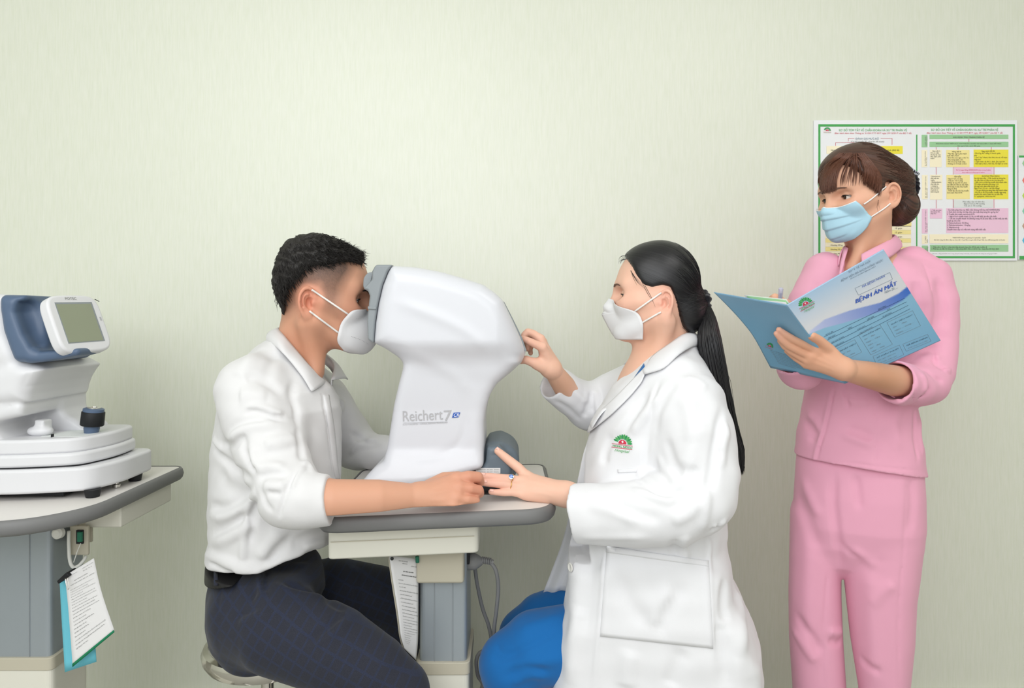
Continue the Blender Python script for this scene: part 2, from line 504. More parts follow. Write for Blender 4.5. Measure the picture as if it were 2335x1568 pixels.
# ------------------------------------------------------------------ shared materials
M = {}
def wallpaper():
    m = bpy.data.materials.new('pale_green_wallpaper'); m.use_nodes = True
    nt = m.node_tree; b = nt.nodes['Principled BSDF']; L = nt.links.new
    tc = nt.nodes.new('ShaderNodeTexCoord')
    mp = nt.nodes.new('ShaderNodeMapping'); mp.inputs['Scale'].default_value = (55, 55, 5.5); L(tc.outputs['Object'], mp.inputs['Vector'])
    n = nt.nodes.new('ShaderNodeTexNoise'); n.inputs['Scale'].default_value = 2.0; n.inputs['Detail'].default_value = 5; n.inputs['Roughness'].default_value = 0.6
    L(mp.outputs[0], n.inputs['Vector'])
    mp2 = nt.nodes.new('ShaderNodeMapping'); mp2.inputs['Scale'].default_value = (240, 240, 18); L(tc.outputs['Object'], mp2.inputs['Vector'])
    n2 = nt.nodes.new('ShaderNodeTexNoise'); n2.inputs['Scale'].default_value = 1.0; n2.inputs['Detail'].default_value = 2; L(mp2.outputs[0], n2.inputs['Vector'])
    r = nt.nodes.new('ShaderNodeValToRGB'); e = r.color_ramp.elements
    e[0].position = 0.28; e[0].color = (*lin((220, 223, 209)), 1); e[1].position = 0.68; e[1].color = (*lin((225, 227, 214)), 1)
    L(n.outputs['Fac'], r.inputs[0])
    r2 = nt.nodes.new('ShaderNodeValToRGB'); e = r2.color_ramp.elements
    e[0].position = 0.32; e[0].color = (*lin((251, 252, 248)), 1); e[1].position = 0.6; e[1].color = (1, 1, 1, 1)
    L(n2.outputs['Fac'], r2.inputs[0])
    mx = nt.nodes.new('ShaderNodeMix'); mx.data_type = 'RGBA'; mx.blend_type = 'MULTIPLY'; mx.inputs[0].default_value = 1.0
    L(r.outputs[0], mx.inputs[6]); L(r2.outputs[0], mx.inputs[7]); L(mx.outputs[2], b.inputs['Base Color'])
    b.inputs['Roughness'].default_value = 0.40; b.inputs['Specular IOR Level'].default_value = 0.65
    ad = nt.nodes.new('ShaderNodeMath'); L(n.outputs['Fac'], ad.inputs[0]); L(n2.outputs['Fac'], ad.inputs[1])
    bp = nt.nodes.new('ShaderNodeBump'); bp.inputs['Strength'].default_value = 0.12; bp.inputs['Distance'].default_value = 0.001
    L(ad.outputs[0], bp.inputs['Height']); L(bp.outputs[0], b.inputs['Normal'])
    return m
M['wall'] = wallpaper()
M['paint'] = mat('white_wall_paint', (226, 228, 218), 0.8, 0.2, bump=(60, 0.1))
M['floor'] = mat('grey_vinyl_floor', (176, 174, 166), 0.45, 0.4, mottle=(9, 0.08))
M['ceil'] = mat('white_ceiling_paint', (238, 238, 234), 0.9, 0.1, bump=(80, 0.1))
M['white'] = mat('glossy_white_plastic', (212, 213, 219), 0.32, 0.45, mottle=(3, 0.01))
M['white2'] = mat('white_moulded_plastic', (216, 216, 219), 0.38, 0.4, mottle=(3, 0.012))
M['grey'] = mat('grey_plastic', (138, 144, 148), 0.45, 0.4, mottle=(20, 0.02))
M['dgrey'] = mat('slate_grey_plastic', (100, 112, 122), 0.5, 0.4, mottle=(20, 0.02))
M['rubber'] = mat('grey_rubber_edge', (118, 118, 118), 0.5, 0.35, mottle=(14, 0.05))
M['black'] = mat('black_rubber', (28, 29, 32), 0.55, 0.3, bump=(300, 0.2))
M['laminate'] = mat('off_white_laminate', (226, 222, 218), 0.35, 0.4, mottle=(120, 0.02))
M['cream'] = mat('cream_painted_steel', (220, 218, 206), 0.45, 0.4, mottle=(5, 0.02))
M['creamd'] = mat('warm_grey_plastic', (190, 184, 166), 0.5, 0.35, mottle=(5, 0.02))
M['alu'] = mat('blue_grey_aluminium', (158, 166, 172), 0.35, 0.5, metal=0.35, mottle=(8, 0.03))
M['navy'] = mat('slate_blue_plastic', (82, 100, 126), 0.4, 0.4, mottle=(10, 0.03))
M['navyd'] = mat('deep_navy_plastic', (38, 62, 98), 0.4, 0.4, mottle=(10, 0.03))
M['lcd'] = mat('switched_off_lcd', (140, 146, 124), 0.25, 0.5, mottle=(4, 0.03))
M['chrome'] = mat('chromed_steel', (215, 212, 206), 0.12, 0.5, metal=1.0, mottle=(20, 0.02))
M['paper'] = mat('white_paper', (225, 224, 224), 0.7, 0.2, mottle=(30, 0.01))
M['board'] = mat('laminated_poster_print', (238, 239, 242), 0.4, 0.35, mottle=(10, 0.008))
M['ink'] = mat('black_print', (60, 62, 62), 0.6, 0.2)
M['inkg'] = mat('grey_print', (178, 178, 181), 0.6, 0.2)
M['inksoft'] = mat('faded_print', (128, 130, 126), 0.6, 0.2)
M['pgreen'] = mat('green_print', (80, 168, 92), 0.5, 0.2)
M['pgreen2'] = mat('pale_green_print', (160, 205, 158), 0.5, 0.2)
M['pred'] = mat('red_print', (206, 52, 76), 0.5, 0.2)
M['pyel'] = mat('yellow_print', (240, 226, 76), 0.5, 0.2)
M['pyel2'] = mat('light_yellow_print', (246, 230, 158), 0.5, 0.2)
M['pcream'] = mat('cream_print', (250, 240, 210), 0.5, 0.2)
M['ppink'] = mat('pink_print', (240, 200, 222), 0.5, 0.2)
M['pgrey'] = mat('pale_grey_print', (224, 228, 226), 0.5, 0.2)
M['pblue'] = mat('blue_print', (52, 92, 178), 0.5, 0.2)
M['pwhite'] = mat('white_print', (244, 244, 246), 0.5, 0.2)
M['cyan'] = mat('cyan_card', (112, 196, 214), 0.6, 0.2, mottle=(20, 0.02))
M['dkgreen'] = mat('dark_green_print', (32, 122, 84), 0.5, 0.2)
M['switch'] = mat('green_switch_plastic', (18, 110, 84), 0.3, 0.5, mottle=(20, 0.02))
M['cable'] = mat('grey_cable', (132, 132, 132), 0.5, 0.3, mottle=(40, 0.03))
M['wcable'] = mat('white_cable', (222, 222, 216), 0.5, 0.3, mottle=(40, 0.02))

# ------------------------------------------------------------------ the room
WY = 2.0
def struct(o): o['kind'] = 'structure'; return o
struct(box('floor', (-2.6, -3.0, -0.1), (2.6, WY + 0.12, 0.0), M['floor'], bevel=0))
struct(box('ceiling', (-2.6, -1.2, 2.75), (2.6, WY + 0.12, 2.85), M['ceil'], bevel=0))
struct(box('wall_back', (-2.6, WY, 0.0), (2.6, WY + 0.12, 2.75), M['wall'], bevel=0))
struct(box('wall_left', (-2.6, -3.0, 0.0), (-2.5, WY, 2.75), M['paint'], bevel=0))
struct(box('wall_right', (2.5, -3.0, 0.0), (2.6, WY, 2.75), M['paint'], bevel=0))
struct(box('baseboard_back', (-2.5, WY - 0.015, 0.0), (2.5, WY, 0.09), M['cream'], bevel=0.003))

# ------------------------------------------------------------------ instrument tables
TT = 0.781                                             # height of both table tops
def table_top(root, plan, r):
    pl = round_poly(plan, r, 10)
    prism('tabletop', pl, (0, 0, TT - 0.026), (1, 0, 0), (0, 1, 0), 0.026, M['laminate'], root, 0.0)
    cen = np.mean(np.array(pl), 0)
    bm = bmesh.new()                                    # bulging rubber edge band
    prof = [(0.0005, 0.0008), (0.004, 0.0012), (0.0085, -0.004), (0.011, -0.0135), (0.0085, -0.023), (0.004, -0.0285), (-0.004, -0.029)]
    n = len(pl); rows = []
    for i in range(n):
        p = np.array(pl[i]); t = np.array(pl[(i + 1) % n]) - np.array(pl[i - 1]); nn = np.array([t[1], -t[0]]); nn /= np.linalg.norm(nn)
        if (p - cen) @ nn < 0: nn = -nn
        rows.append([bm.verts.new((p[0] + nn[0] * a, p[1] + nn[1] * a, TT + b)) for a, b in prof])
    for i in range(n):
        a, b = rows[i], rows[(i + 1) % n]
        for k in range(len(prof) - 1): bm.faces.new((a[k], b[k], b[k + 1], a[k + 1]))
    bm_obj('edge_band', bm, M['rubber'], root, True, label='bulging grey rubber edge band')
def column(root, x0, x1, y0, y1, zs, face_lines):
    prism('column', round_poly([(x0, y0), (x1, y0), (x1, y1), (x0, y1)], 0.012), (0, 0, zs - 0.02), (1, 0, 0), (0, 1, 0), TT - 0.03 - zs, M['alu'], root, 0, label='blue-grey aluminium lifting column')
    for fx in face_lines:
        box('column_seam', (fx, y0 - 0.0012, zs), (fx + 0.0016, y0 + 0.004, TT - 0.06), M['grey'], root, 0)
    e = 0.007
    out = round_poly([(x0 - e, y0 - e), (x1 + e, y0 - e), (x1 + e, y1 + e), (x0 - e, y1 + e)], 0.014)
    prism('sleeve_collar', out, (0, 0, zs - 0.026), (1, 0, 0), (0, 1, 0), 0.026, M['creamd'], root, 0.002, label='warm grey collar of the outer sleeve')
    e = 0.005
    prism('outer_sleeve', round_poly([(x0 - e, y0 - e), (x1 + e, y0 - e), (x1 + e, y1 + e), (x0 - e, y1 + e)], 0.014), (0, 0, 0.05), (1, 0, 0), (0, 1, 0), zs - 0.0262 - 0.05, M['cream'], root, 0)
    prism('foot_plate', round_poly([(x0 - 0.16, y0 - 0.06), (x1 + 0.16, y0 - 0.06), (x1 + 0.16, y1 + 0.1), (x0 - 0.16, y1 + 0.1)], 0.03), (0, 0, 0.001), (1, 0, 0), (0, 1, 0), 0.048, M['cream'], root, 0.006)

tc_ = thing('instrument_table', (-0.14, 1.52, 0), 'white instrument table with grey rubber edge between the man and the seated doctor', 'table')
table_top(tc_, [(-0.356, 1.288), (0.078, 1.352), (0.076, 1.76), (-0.36, 1.70)], [0.04, 0.06, 0.03, 0.03])
dr = prism('drawer_box', round_poly([(-0.3535, 1.335), (-0.066, 1.375), (-0.07, 1.66), (-0.357, 1.62)], 0.012), (0, 0, 0.687), (1, 0, 0), (0, 1, 0), 0.0655, M['cream'], tc_, 0.004)
xa = P(755, 1240, 1.334); xb = P(1086, 1233, 1.373)
d_ = (xb - xa) / np.linalg.norm(xb - xa)
prism('drawer_seam', [(0.0, 0), (0.276, 0), (0.276, 0.0016), (0, 0.0016)], (-0.3475, 1.3348, 0.7205), (0.2875, 0.040, 0) / np.linalg.norm((0.2875, 0.040, 0)), (0, 0, 1), 0.001, M['creamd'], dr, 0)
column(tc_, -0.193, -0.094, 1.45, 1.60, 0.437, (-0.124, -0.162))
box('motor_housing', (-0.196, 1.425, 0.607), (-0.0985, 1.615, 0.692), M['creamd'], tc_, 0.006, label='warm grey motor housing on top of the column')
box('socket', (-0.0995, 1.46, 0.634), (-0.089, 1.53, 0.70), M['black'], tc_, 0.002)

tl_ = thing('instrument_table', (-1.1, 1.5, 0), 'white instrument table with cut corner and grey edge at the left picture edge', 'table')
table_top(tl_, [(-1.36, 1.265), (-0.90, 1.265), (-0.822, 1.36), (-0.822, 1.735), (-1.36, 1.735)], [0.04, 0.1, 0.1, 0.02, 0.04])
box('drawer_box', (-1.3, 1.48, 0.705), (-0.83, 1.70, 0.752), M['cream'], tl_, 0.004)
column(tl_, -1.12, -0.946, 1.43, 1.545, 0.456, (-0.99, -1.06))
sb_ = prism('switch_box', round_poly([(-0.962, 1.53), (-0.915, 1.47), (-0.895, 1.49), (-0.94, 1.55)], 0.004), (0, 0, 0.672), (1, 0, 0), (0, 1, 0), 0.08, M['creamd'], tl_, 0.002)
# rocker switch on the slanted face
sx = V(0.047, -0.06, 0); sx /= np.linalg.norm(sx); sn = V(-sx[1], sx[0], 0)
so = V(-0.9635, 1.5285, 0.704) + sx * 0.028 - sn * 0.004
# face towards the camera: the long side facing -x-y
fx = V(0.047, -0.06, 0) / np.linalg.norm((0.047, -0.06, 0))
fn = V(-0.06, -0.047, 0) / np.linalg.norm((0.06, 0.047))
sw = thing_sw = prism('switch_bezel', [(0.026, 0), (0.05, 0), (0.05, 0.036), (0.026, 0.036)], V(-0.962, 1.53, 0.708) + fn * 0.003, fx, (0, 0, 1), -0.004, M['black'], tl_, 0.001)
prism('rocker', [(0.0295, 0.004), (0.0465, 0.004), (0.0465, 0.032), (0.0295, 0.032)], V(-0.962, 1.53, 0.708) + fn * 0.007, fx, (0, 0, 1), -0.005, M['switch'], sw, 0.001, label='green rocker switch')
# second, front plate carrying a visible switch on the camera side
sp = box('switch_plate', P(158, 1266, 1.46) + (0, 0, 0), P(206, 1196, 1.468), M['creamd'], tl_, 0.003)
bz = box('switch_bezel', P(173, 1240, 1.456), P(192, 1207, 1.4605), M['black'], sp, 0.001)
box('rocker', P(175, 1236, 1.451), P(190, 1211, 1.457), M['switch'], sp, 0.0015, label='green rocker switch')
tube('power_cord', [P(157, 1210, 1.45), P(157, 1240, 1.45), P(159, 1275, 1.45), P(166, 1292, 1.45), P(178, 1290, 1.455), P(190, 1278, 1.462), P(196, 1268, 1.47)], 0.0035, M['wcable'], tl_, 40, 8, label='white power cord looping below the switch')
tube('pull_string', [P(184, 1238, 1.45), P(176, 1258, 1.447), P(168, 1282, 1.444)], 0.001, M['wcable'], tl_, 8, 6)
lathe('cable_gland', [(0.011, 0), (0.011, 0.01), (0.007, 0.014)], P(137, 1214, 1.425), (0, -1, 0.1), M['wcable'], tl_, 24)

# plug and mains cable of the centre table
pc_ = thing('power_plug', P(1085, 1280, 1.49), 'grey mains plug with ribbed sleeve in the socket under the tabletop', 'plug')
lathe('plug_body', [(0.0165, 0), (0.0175, 0.004), (0.0175, 0.018), (0.013, 0.026), (0.007, 0.034)], P(1064, 1280, 1.49), (1, 0, 0.02), M['cable'], pc_, 28)
for i in range(5):
    lathe('sleeve_rib', [(0.0055, 0), (0.0075, 0.001), (0.0075, 0.0028), (0.0055, 0.0038)], P(1098 + i * 4.6, 1276 + i * 0.8, 1.49), (1, 0, -0.15), M['cable'], pc_, 18)
lathe('strain_sleeve', [(0.0062, -0.004), (0.005, 0.026)], P(1098, 1276, 1.49), (1, 0, -0.2), M['cable'], pc_, 18)
tube('cord', [P(1114, 1280, 1.49), P(1124, 1288, 1.49), P(1132, 1305, 1.49), P(1136, 1340, 1.50), P(1132, 1390, 1.51), P(1127, 1430, 1.52), P(1126, 1470, 1.53), P(1120, 1530, 1.54), P(1112, 1600, 1.55), P(1115, 1690, 1.56)], 0.0042, M['cable'], pc_, 80, 10)
cb_ = tube('hanging_cord', [P(1083, 1294, 1.55), P(1088, 1330, 1.56), P(1100, 1385, 1.57), P(1114, 1425, 1.57), P(1120, 1460, 1.57), P(1110, 1478, 1.56), P(1092, 1490, 1.55), P(1086, 1510, 1.545), P(1090, 1540, 1.55), P(1100, 1560, 1.555), P(1092, 1600, 1.555), P(1100, 1680, 1.56)], 0.0042, M['cable'], None, 90, 10)
tag(cb_, 'second grey cord hanging from under the tabletop and looping beside the column', 'cord')

# ------------------------------------------------------------------ the tonometer on the centre table
to_ = thing('tonometer', (-0.1, 1.53, TT), 'tall white eye pressure tonometer on the table, its head against the face of the man', 'eye instrument')
YT = 1.47
def T(pts): return [tuple(P(x, y, YT)[[0, 2]]) for x, y in pts]
hd = T([(900,608),(956,612),(1010,622),(1056,635),(1105,651),(1130,669),(1147,685),(1170,733),(1186,768),(1199,801),(1198,808),(1182,824),(1159,845),(1120,862),(1040,850),(960,836),(912,806),(860,781),(864,735),(870,695),(880,652),(892,622)])
nk = T([(905,790),(960,770),(1150,780),(1182,824),(1159,844),(1132,872),(1117,901),(1108,932),(1104,963),(1105,1000),(1104,1040),(1104,1054),(1097,1062),(1080,1066),(1048,1075),(964,1099),(925,1104),(823,1105),(832,1090),(846,1073),(862,1057),(878,1047),(884,1018),(890,982),(899,924),(912,871),(925,826),(920,812)])
fb = Field()
def head_depth(p):
    z = p[:, 2]; x = p[:, 0]
    s = np.clip((z - 1.045) / 0.06, 0, 1); s = s * s * (3 - 2 * s)
    return 0.088 + 0.036 * s - 0.03 * np.clip((x + 0.03) / 0.06, 0, 1) * np.clip((1.20 - z) / 0.1, 0, 1)
def neck_depth(p):
    z = p[:, 2]
    s = np.clip((0.885 - z) / 0.07, 0, 1); s = s * s * (3 - 2 * s)
    t = np.clip((z - 0.96) / 0.12, 0, 1)
    return 0.086 + 0.03 * s + 0.012 * t
fb.extr(hd, 1.53 - 0.125, 1.53 + 0.125, 0.034, depth=head_depth)
fb.extr(nk, 1.53 - 0.12, 1.53 + 0.12, 0.022, k=0.03, depth=neck_depth)
# soft character lines moulded into the side
fb.fold([(905,688),(970,712),(1040,742),(1085,772),(1105,800)], 0.011, 0.0022)
fb.fold([(915,800),(980,822),(1040,858),(1075,900)], 0.014, 0.0022)
fb.fold([(1060,938),(1060,975),(1045,1010),(1000,1040),(930,1052)], 0.007, -0.0018)
fb.apply_folds(1.2, 1.7)
lo = P(815, 1112, YT); hi = P(1215, 600, YT)
surface('housing', fb, (lo[0], 1.38, lo[2] - 0.004), (hi[0], 1.68, hi[2] + 0.004), 0.0026, M['white'], to_, smooth=6)
gp = T([(866,607),(904,607),(893,622),(881,652),(871,695),(865,735),(862,781),(849,773),(847,733),(850,702),(853,676),(849,664),(838,661),(858,640),(858,622)])
def poly_y(name, poly, y0, y1, m, parent, bevel=0.003, label=None):
    return prism(name, [(a, b) for a, b in poly], (0, y1, 0), (1, 0, 0), (0, 0, 1), (y1 - y0), m, parent, bevel, 3, label)
fp_ = poly_y('front_plate', gp, 1.53 - 0.108, 1.53 + 0.108, M['grey'], to_, 0.008, 'grey front plate facing the man')
poly_y('plate_rib', T([(850,699),(869,700),(868,706),(850,705)]), 1.53 - 0.111, 1.53 + 0.111, M['grey'], fp_, 0.001)
fr_ = poly_y('forehead_rest', round_poly(T([(833,634),(843,622),(857,621),(851,640),(849,664),(838,663),(832,655)]), 0.008), 1.45, 1.61, M['grey'], to_, 0.01, 'padded grey forehead rest')
poly_y('forehead_gap', T([(858,623),(862,623),(852,664),(848,664)]), 1.45, 1.61, M['black'], fr_, 0.0)
# slim operator screen along the back slope
poly_y('operator_screen', T([(1146,686),(1150,688),(1173,733),(1190,768),(1201,800),(1197,801),(1184,768),(1168,734)]), 1.47, 1.59, M['grey'], to_, 0.001, 'grey operator screen on the sloping back')
poly_y('side_vent', T([(913,868),(915,868),(901,924),(898,924)]), 1.50, 1.60, M['grey'], to_, 0.0005)
# grey base with bulging drum behind
ba = T([(964,1101),(1050,1076),(1085,1068),(1101,1058),(1108,1050),(1109,1040),(1112,1016),(1140,1012),(1160,1035),(1168,1060),(1168,1098),(1160,1110),(1096,1112),(1000,1110)])
bf = Field()
bf.extr(ba, 1.45, 1.64, 0.01)
dc = P(1140, 1040, 1.56)
bf.op(lambda p: smax(np.linalg.norm(p[:, [0, 2]] - dc[[0, 2]], axis=1) - 0.043, np.abs(p[:, 1] - 1.565) - 0.085, 0.02), dc - (0.05, 0.09, 0.05), dc + (0.05, 0.1, 0.05), 'u', 0.012)
bf.fold([(1112,1040),(1150,1034),(1180,1046)], 0.003, -0.0015)
bf.apply_folds(1.2, 1.7)
lo = P(955, 1116, YT); hi = P(1195, 985, YT)
surface('printer_base', bf, (lo[0], 1.42, TT + 0.012), (hi[0] + 0.03, 1.68, hi[2] + 0.02), 0.0026, M['dgrey'], to_, smooth=4, label='slate grey base with rounded printer drum')
pl_ = box('rating_plate', P(1085, 1079, 1.4485), P(1141, 1066, 1.4515), M['paper'], to_, 0)
for i in range(2):
    a = P(1087, 1071.5 + i * 5, 1.448)
    text('SN 0427-118  100-240V  50/60Hz', a, (1, 0, 0), (0, 0, 1), M['inksoft'], pl_, width=0.047, height=0.002)
for x, y in ((-0.29, 1.46), (-0.29, 1.60), (-0.02, 1.46), (-0.02, 1.60)):
    lathe('rubber_foot', [(0.011, 0), (0.012, 0.02)], (x, y, TT + 0.0005), (0, 0, 1), M['black'], to_, 20)
box('under_plate', P(900, 1112, 1.5) * (1, 0, 0) + (0, 1.45, TT + 0.008), P(1165, 1112, 1.5) * (1, 0, 0) + (0, 1.61, TT + 0.02), M['black'], to_, 0.003)
# lettering on the neck: find the side surface first
q, _ = fb.hits([(917, 964), (1030, 962), (1050, 946), (980, 940)], 1.2, 1.7)
sy = q[:, 1].min() - 0.0012
ux = P(1030, 955.5, sy) - P(917, 961, sy)
bl = P(917, 960.5, sy); up = (0, 0, 1)
text('Reichert', bl, ux, up, M['inkg'], to_, width=(1008 - 917) * sy / F, height=24 * sy / F, bold=-0.022)
text('7', P(1011, 959, sy), ux, up, M['inkg'], to_, width=18 * sy / F, height=23.5 * sy / F, bold=0.012)
a = P(919, 964, sy); e = P(1020, 961.5, sy); dd = e - a
prism('underline', [(0, 0), (np.linalg.norm(dd), 0), (np.linalg.norm(dd), 0.0005), (0, 0.0005)], a, dd / np.linalg.norm(dd), (0, 0, 1), 0.0004, M['inkg'], to_)
text('AUTO TONOMETER + CORNEAL RESPONSE TECHNOLOGY', P(918, 969.5, sy), ux, up, M['inkg'], to_, width=103 * sy / F, height=3.2 * sy / F)
bd = prism('badge', [tuple(v) for v in (P(1030.5, 952, sy)[[0, 2]], P(1045, 951, sy)[[0, 2]], P(1049.5, 940, sy)[[0, 2]], P(1034.5, 940.5, sy)[[0, 2]])], (0, sy, 0), (1, 0, 0), (0, 0, 1), 0.0005, M['pblue'], to_, label='blue slanted badge')
text('CR', P(1033.5, 950, sy - 0.0008), ux, up, M['pwhite'], bd, width=12 * sy / F, height=7.5 * sy / F, shear=0.25)

# ------------------------------------------------------------------ the refractometer on the left table
rf_ = thing('refractometer', (-1.05, 1.52, TT), 'white refractometer with slate blue collar, tilted screen and joystick on the left table', 'eye instrument')
RX0 = -1.32
prism('base_plate', round_poly([(RX0, 1.385), (-0.99, 1.392), (-0.865, 1.425), (-0.838, 1.50), (-0.838, 1.64), (RX0, 1.64)], [0.02, 0.1, 0.03, 0.05, 0.03, 0.02], 8), (0, 0, TT + 0.015), (1, 0, 0), (0, 1, 0), 0.0495, M['white2'], rf_, 0.007, 4)
for i, (w, zl, zh) in enumerate(((0.0, 0.848, 0.874), (0.007, 0.872, 0.9035))):
    prism('lower_deck' if i == 0 else 'upper_deck', round_poly([(RX0, 1.392 + w), (-0.995, 1.398 + w), (-0.885 - w, 1.43 + w), (-0.858 - w, 1.52), (-0.868 - w, 1.625), (RX0, 1.625)], [0.02, 0.1, 0.03, 0.05, 0.03, 0.02], 8), (0, 0, zl), (1, 0, 0), (0, 1, 0), zh - zl, M['white2'], rf_, 0.007, 4)
prism('shadow_gap', round_poly([(RX0, 1.40), (-0.995, 1.405), (-0.89, 1.435), (-0.866, 1.52), (-0.875, 1.615), (RX0, 1.615)], 0.02, 4), (0, 0, 0.8435), (1, 0, 0), (0, 1, 0), 0.006, M['black'], rf_, 0)
for x, y in ((-0.866, 1.44), (-0.857, 1.585), (-1.2, 1.42), (-1.2, 1.6)):
    lathe('rubber_foot', [(0.013, 0), (0.016, 0.016)], (x, y, TT + 0.0005), (0, 0, 1), M['black'], rf_, 20)
box('under_tray', (-1.2, 1.43, TT + 0.004), (-0.92, 1.60, TT + 0.016), M['black'], rf_, 0.002)
lathe('lock_screw', [(0.008, 0), (0.008, 0.006), (0.004, 0.007), (0.004, 0.012)], (-0.862, 1.52, TT + 0.001), (0, 0, 1), M['chrome'], rf_, 20)
text('INPUT  PRINT', (-0.868, 1.50, TT + 0.0652), (0.25, 1, 0), (-1, 0.25, 0), M['inksoft'], rf_, width=0.06, height=0.006)
YR = 1.47
def T2(pts, y=YR): return [tuple(P(x, yy, y)[[0, 2]]) for x, yy in pts]
rb = Field()
rb.extr(T2([(-170,672),(20,671),(70,674),(60,690),(70,760),(92,815),(137,838),(124,855),(113,873),(106,893),(103,910),(60,917),(-170,930)]), 1.40, 1.64, 0.03)
rb.extr(T2([(-170,900),(92,905),(94,925),(90,940),(40,952),(30,962),(34,978),(46,992),(60,1000),(-170,1010)]), 1.41, 1.63, 0.014, k=0.004)
rb.extr(T2([(-170,900),(92,905),(94,925),(97,942),(106,955),(130,968),(150,985),(160,1000),(-170,1010)]), 1.53, 1.63, 0.014, k=0.012)
rb.fold([(3,704),(30,705),(50,706)], 0.002, -0.001)
rb.fold([(56,882),(52,880),(56,868),(66,850),(76,838)], 0.0022, -0.0015); rb.fold([(52,882),(80,879),(102,876)], 0.0022, -0.0015)
rb.fold([(0,930),(50,920),(93,912)], 0.0028, -0.003); rb.fold([(0,965),(50,956),(100,947)], 0.0022, -0.0016)
rb.fold([(-40,850),(20,830),(80,824)], 0.014, -0.004)
rb.apply_folds(1.2, 1.7)
lo = P(-150, 1006, YR); hi = P(170, 660, YR)
surface('body', rb, (lo[0], 1.36, 0.899), (hi[0], 1.68, hi[2]), 0.0026, M['white2'], rf_, smooth=4)
cb = Field()
cb.extr(T2([(52,682),(58,674),(105,675),(118,700),(128,760),(134,800),(130,818),(119,823),(90,821),(82,815),(72,790),(59,752),(52,705)]), 1.395, 1.60, 0.018)
cb.extr(T2([(84,806),(130,798),(204,792),(207,800),(202,808),(160,817),(119,823),(92,821)], 1.44), 1.40, 1.475, 0.008, k=0.01)
cb.extr(T2([(92,690),(115,685),(150,700),(200,780),(190,790),(150,790),(122,788),(105,760),(88,712)]), 1.30, 1.44, 0.02, k=0.012, mode='s')
lo = P(40, 830, YR); hi = P(215, 665, YR)
surface('screen_collar', cb, (lo[0], 1.37, lo[2]), (hi[0], 1.67, hi[2]), 0.0026, M['navy'], rf_, smooth=3, label='slate blue collar behind the screen')
a, b_, c_, d2 = P(130.5, 691, 1.41), P(212.6, 691, 1.49), P(232, 774.7, 1.475), P(153.6, 781.7, 1.395)
scr_c = (a + b_ + c_ + d2) / 4; sxv = ((b_ - a) + (c_ - d2)) / 2; syv = ((a - d2) + (b_ - c_)) / 2
W_, H_ = np.linalg.norm(sxv), np.linalg.norm(syv); sxv /= W_; syv -= sxv * (syv @ sxv); syv /= np.linalg.norm(syv); snv = np.cross(sxv, syv)
def outl(w, h, bul):
    pts = []
    for k in range(48):
        t = 2 * math.pi * k / 48; c, s = math.cos(t), math.sin(t)
        e = 0.42
        pts.append((w * math.copysign(abs(c) ** e, c), h * math.copysign(abs(s) ** e, s)))
    return pts
bz_ = prism('screen_bezel', [(u, v - 0.002) for u, v in outl(W_ / 2 + 0.020, H_ / 2 + 0.021, 0)], scr_c - snv * 0.026, sxv, syv, 0.026, M['white2'], rf_, 0.006, 4, 'white screen bezel')
prism('screen_recess', [(-W_/2 - 0.002, -H_/2 - 0.002), (W_/2 + 0.002, -H_/2 - 0.002), (W_/2 + 0.002, H_/2 + 0.002), (-W_/2 - 0.002, H_/2 + 0.002)], scr_c - snv * 0.001, sxv, syv, 0.0014, M['grey'], bz_, 0)
prism('screen', [(-W_/2, -H_/2), (W_/2 - 0.002, -H_/2), (W_/2 - 0.002, H_/2 - 0.002), (-W_/2, H_/2 - 0.002)], scr_c, sxv, syv, 0.0007, M['lcd'], bz_, 0, label='blank grey-green screen')
text('POTEC', scr_c + syv * (H_/2 + 0.0075) - sxv * 0.004 + snv * 0.0008, sxv, syv, M['inksoft'], bz_, width=0.026, height=0.0052, align='CENTER', bold=0.01)
prism('power_mark', [(0.0, 0), (0.004, 0), (0.004, 0.008), (0, 0.008)], scr_c + sxv * (W_/2 + 0.008) + syv * 0.002 + snv * 0.0003, sxv, syv, 0.0004, M['inkg'], bz_)
tube('stylus_holder', [P(216, 682, 1.5), P(226, 687, 1.51)], 0.0008, M['black'], bz_, 4, 6)
jb = P(207, 996, 1.50); jd = P(214, 930, 1.50) - jb; jl = np.linalg.norm(jd)
js = lathe('joystick', [(0.011, 0), (0.0135, jl * .12), (0.0155, jl * .3), (0.015, jl * .42)], jb, jd, M['navy'], rf_, 28, 'slate blue joystick stem')
lathe('grip', [(0.0215, jl * .40), (0.023, jl * .43), (0.0225, jl * .86), (0.0215, jl * .88)], jb, jd, M['black'], js, 32, 'black rubber joystick grip')
lathe('grip_cap', [(0.0205, jl * .88), (0.0205, jl * .97), (0.017, jl * 1.0)], jb, jd, M['navy'], js, 32)
lathe('trigger_button', [(0.0135, jl * .99), (0.0135, jl * 1.02), (0.007, jl * 1.03), (0.0065, jl * 1.012)], jb, jd, M['chrome'], js, 32, 'silver button on top of the joystick')
cut = [P(x, y, 1.5) for x, y in ((153, 993), (175, 985), (235, 983), (240, 992), (222, 997))]
prism('joystick_well', round_poly([(-0.985, 1.452), (-0.90, 1.452), (-0.89, 1.475), (-0.89, 1.545), (-0.965, 1.545)], 0.008), (0, 0, 0.9032), (1, 0, 0), (0, 1, 0), 0.0008, M['pgrey'], rf_, 0)
lk = Field()
lk.ell(P(92, 982, 1.47), (0.026, 0.018, 0.012)); lk.extr(T2([(84,984),(84,956),(106,957),(107,984)]), 1.46, 1.49, 0.004, k=0.006)
lo = P(60, 1000, 1.47); hi = P(125, 945, 1.47)
surface('lock_lever', lk, (lo[0], 1.43, lo[2]), (hi[0], 1.51, hi[2]), 0.002, M['white2'], rf_, smooth=3)
box('slide_switch', P(116, 997, 1.44), P(123, 988, 1.45), M['black'], rf_, 0.001)
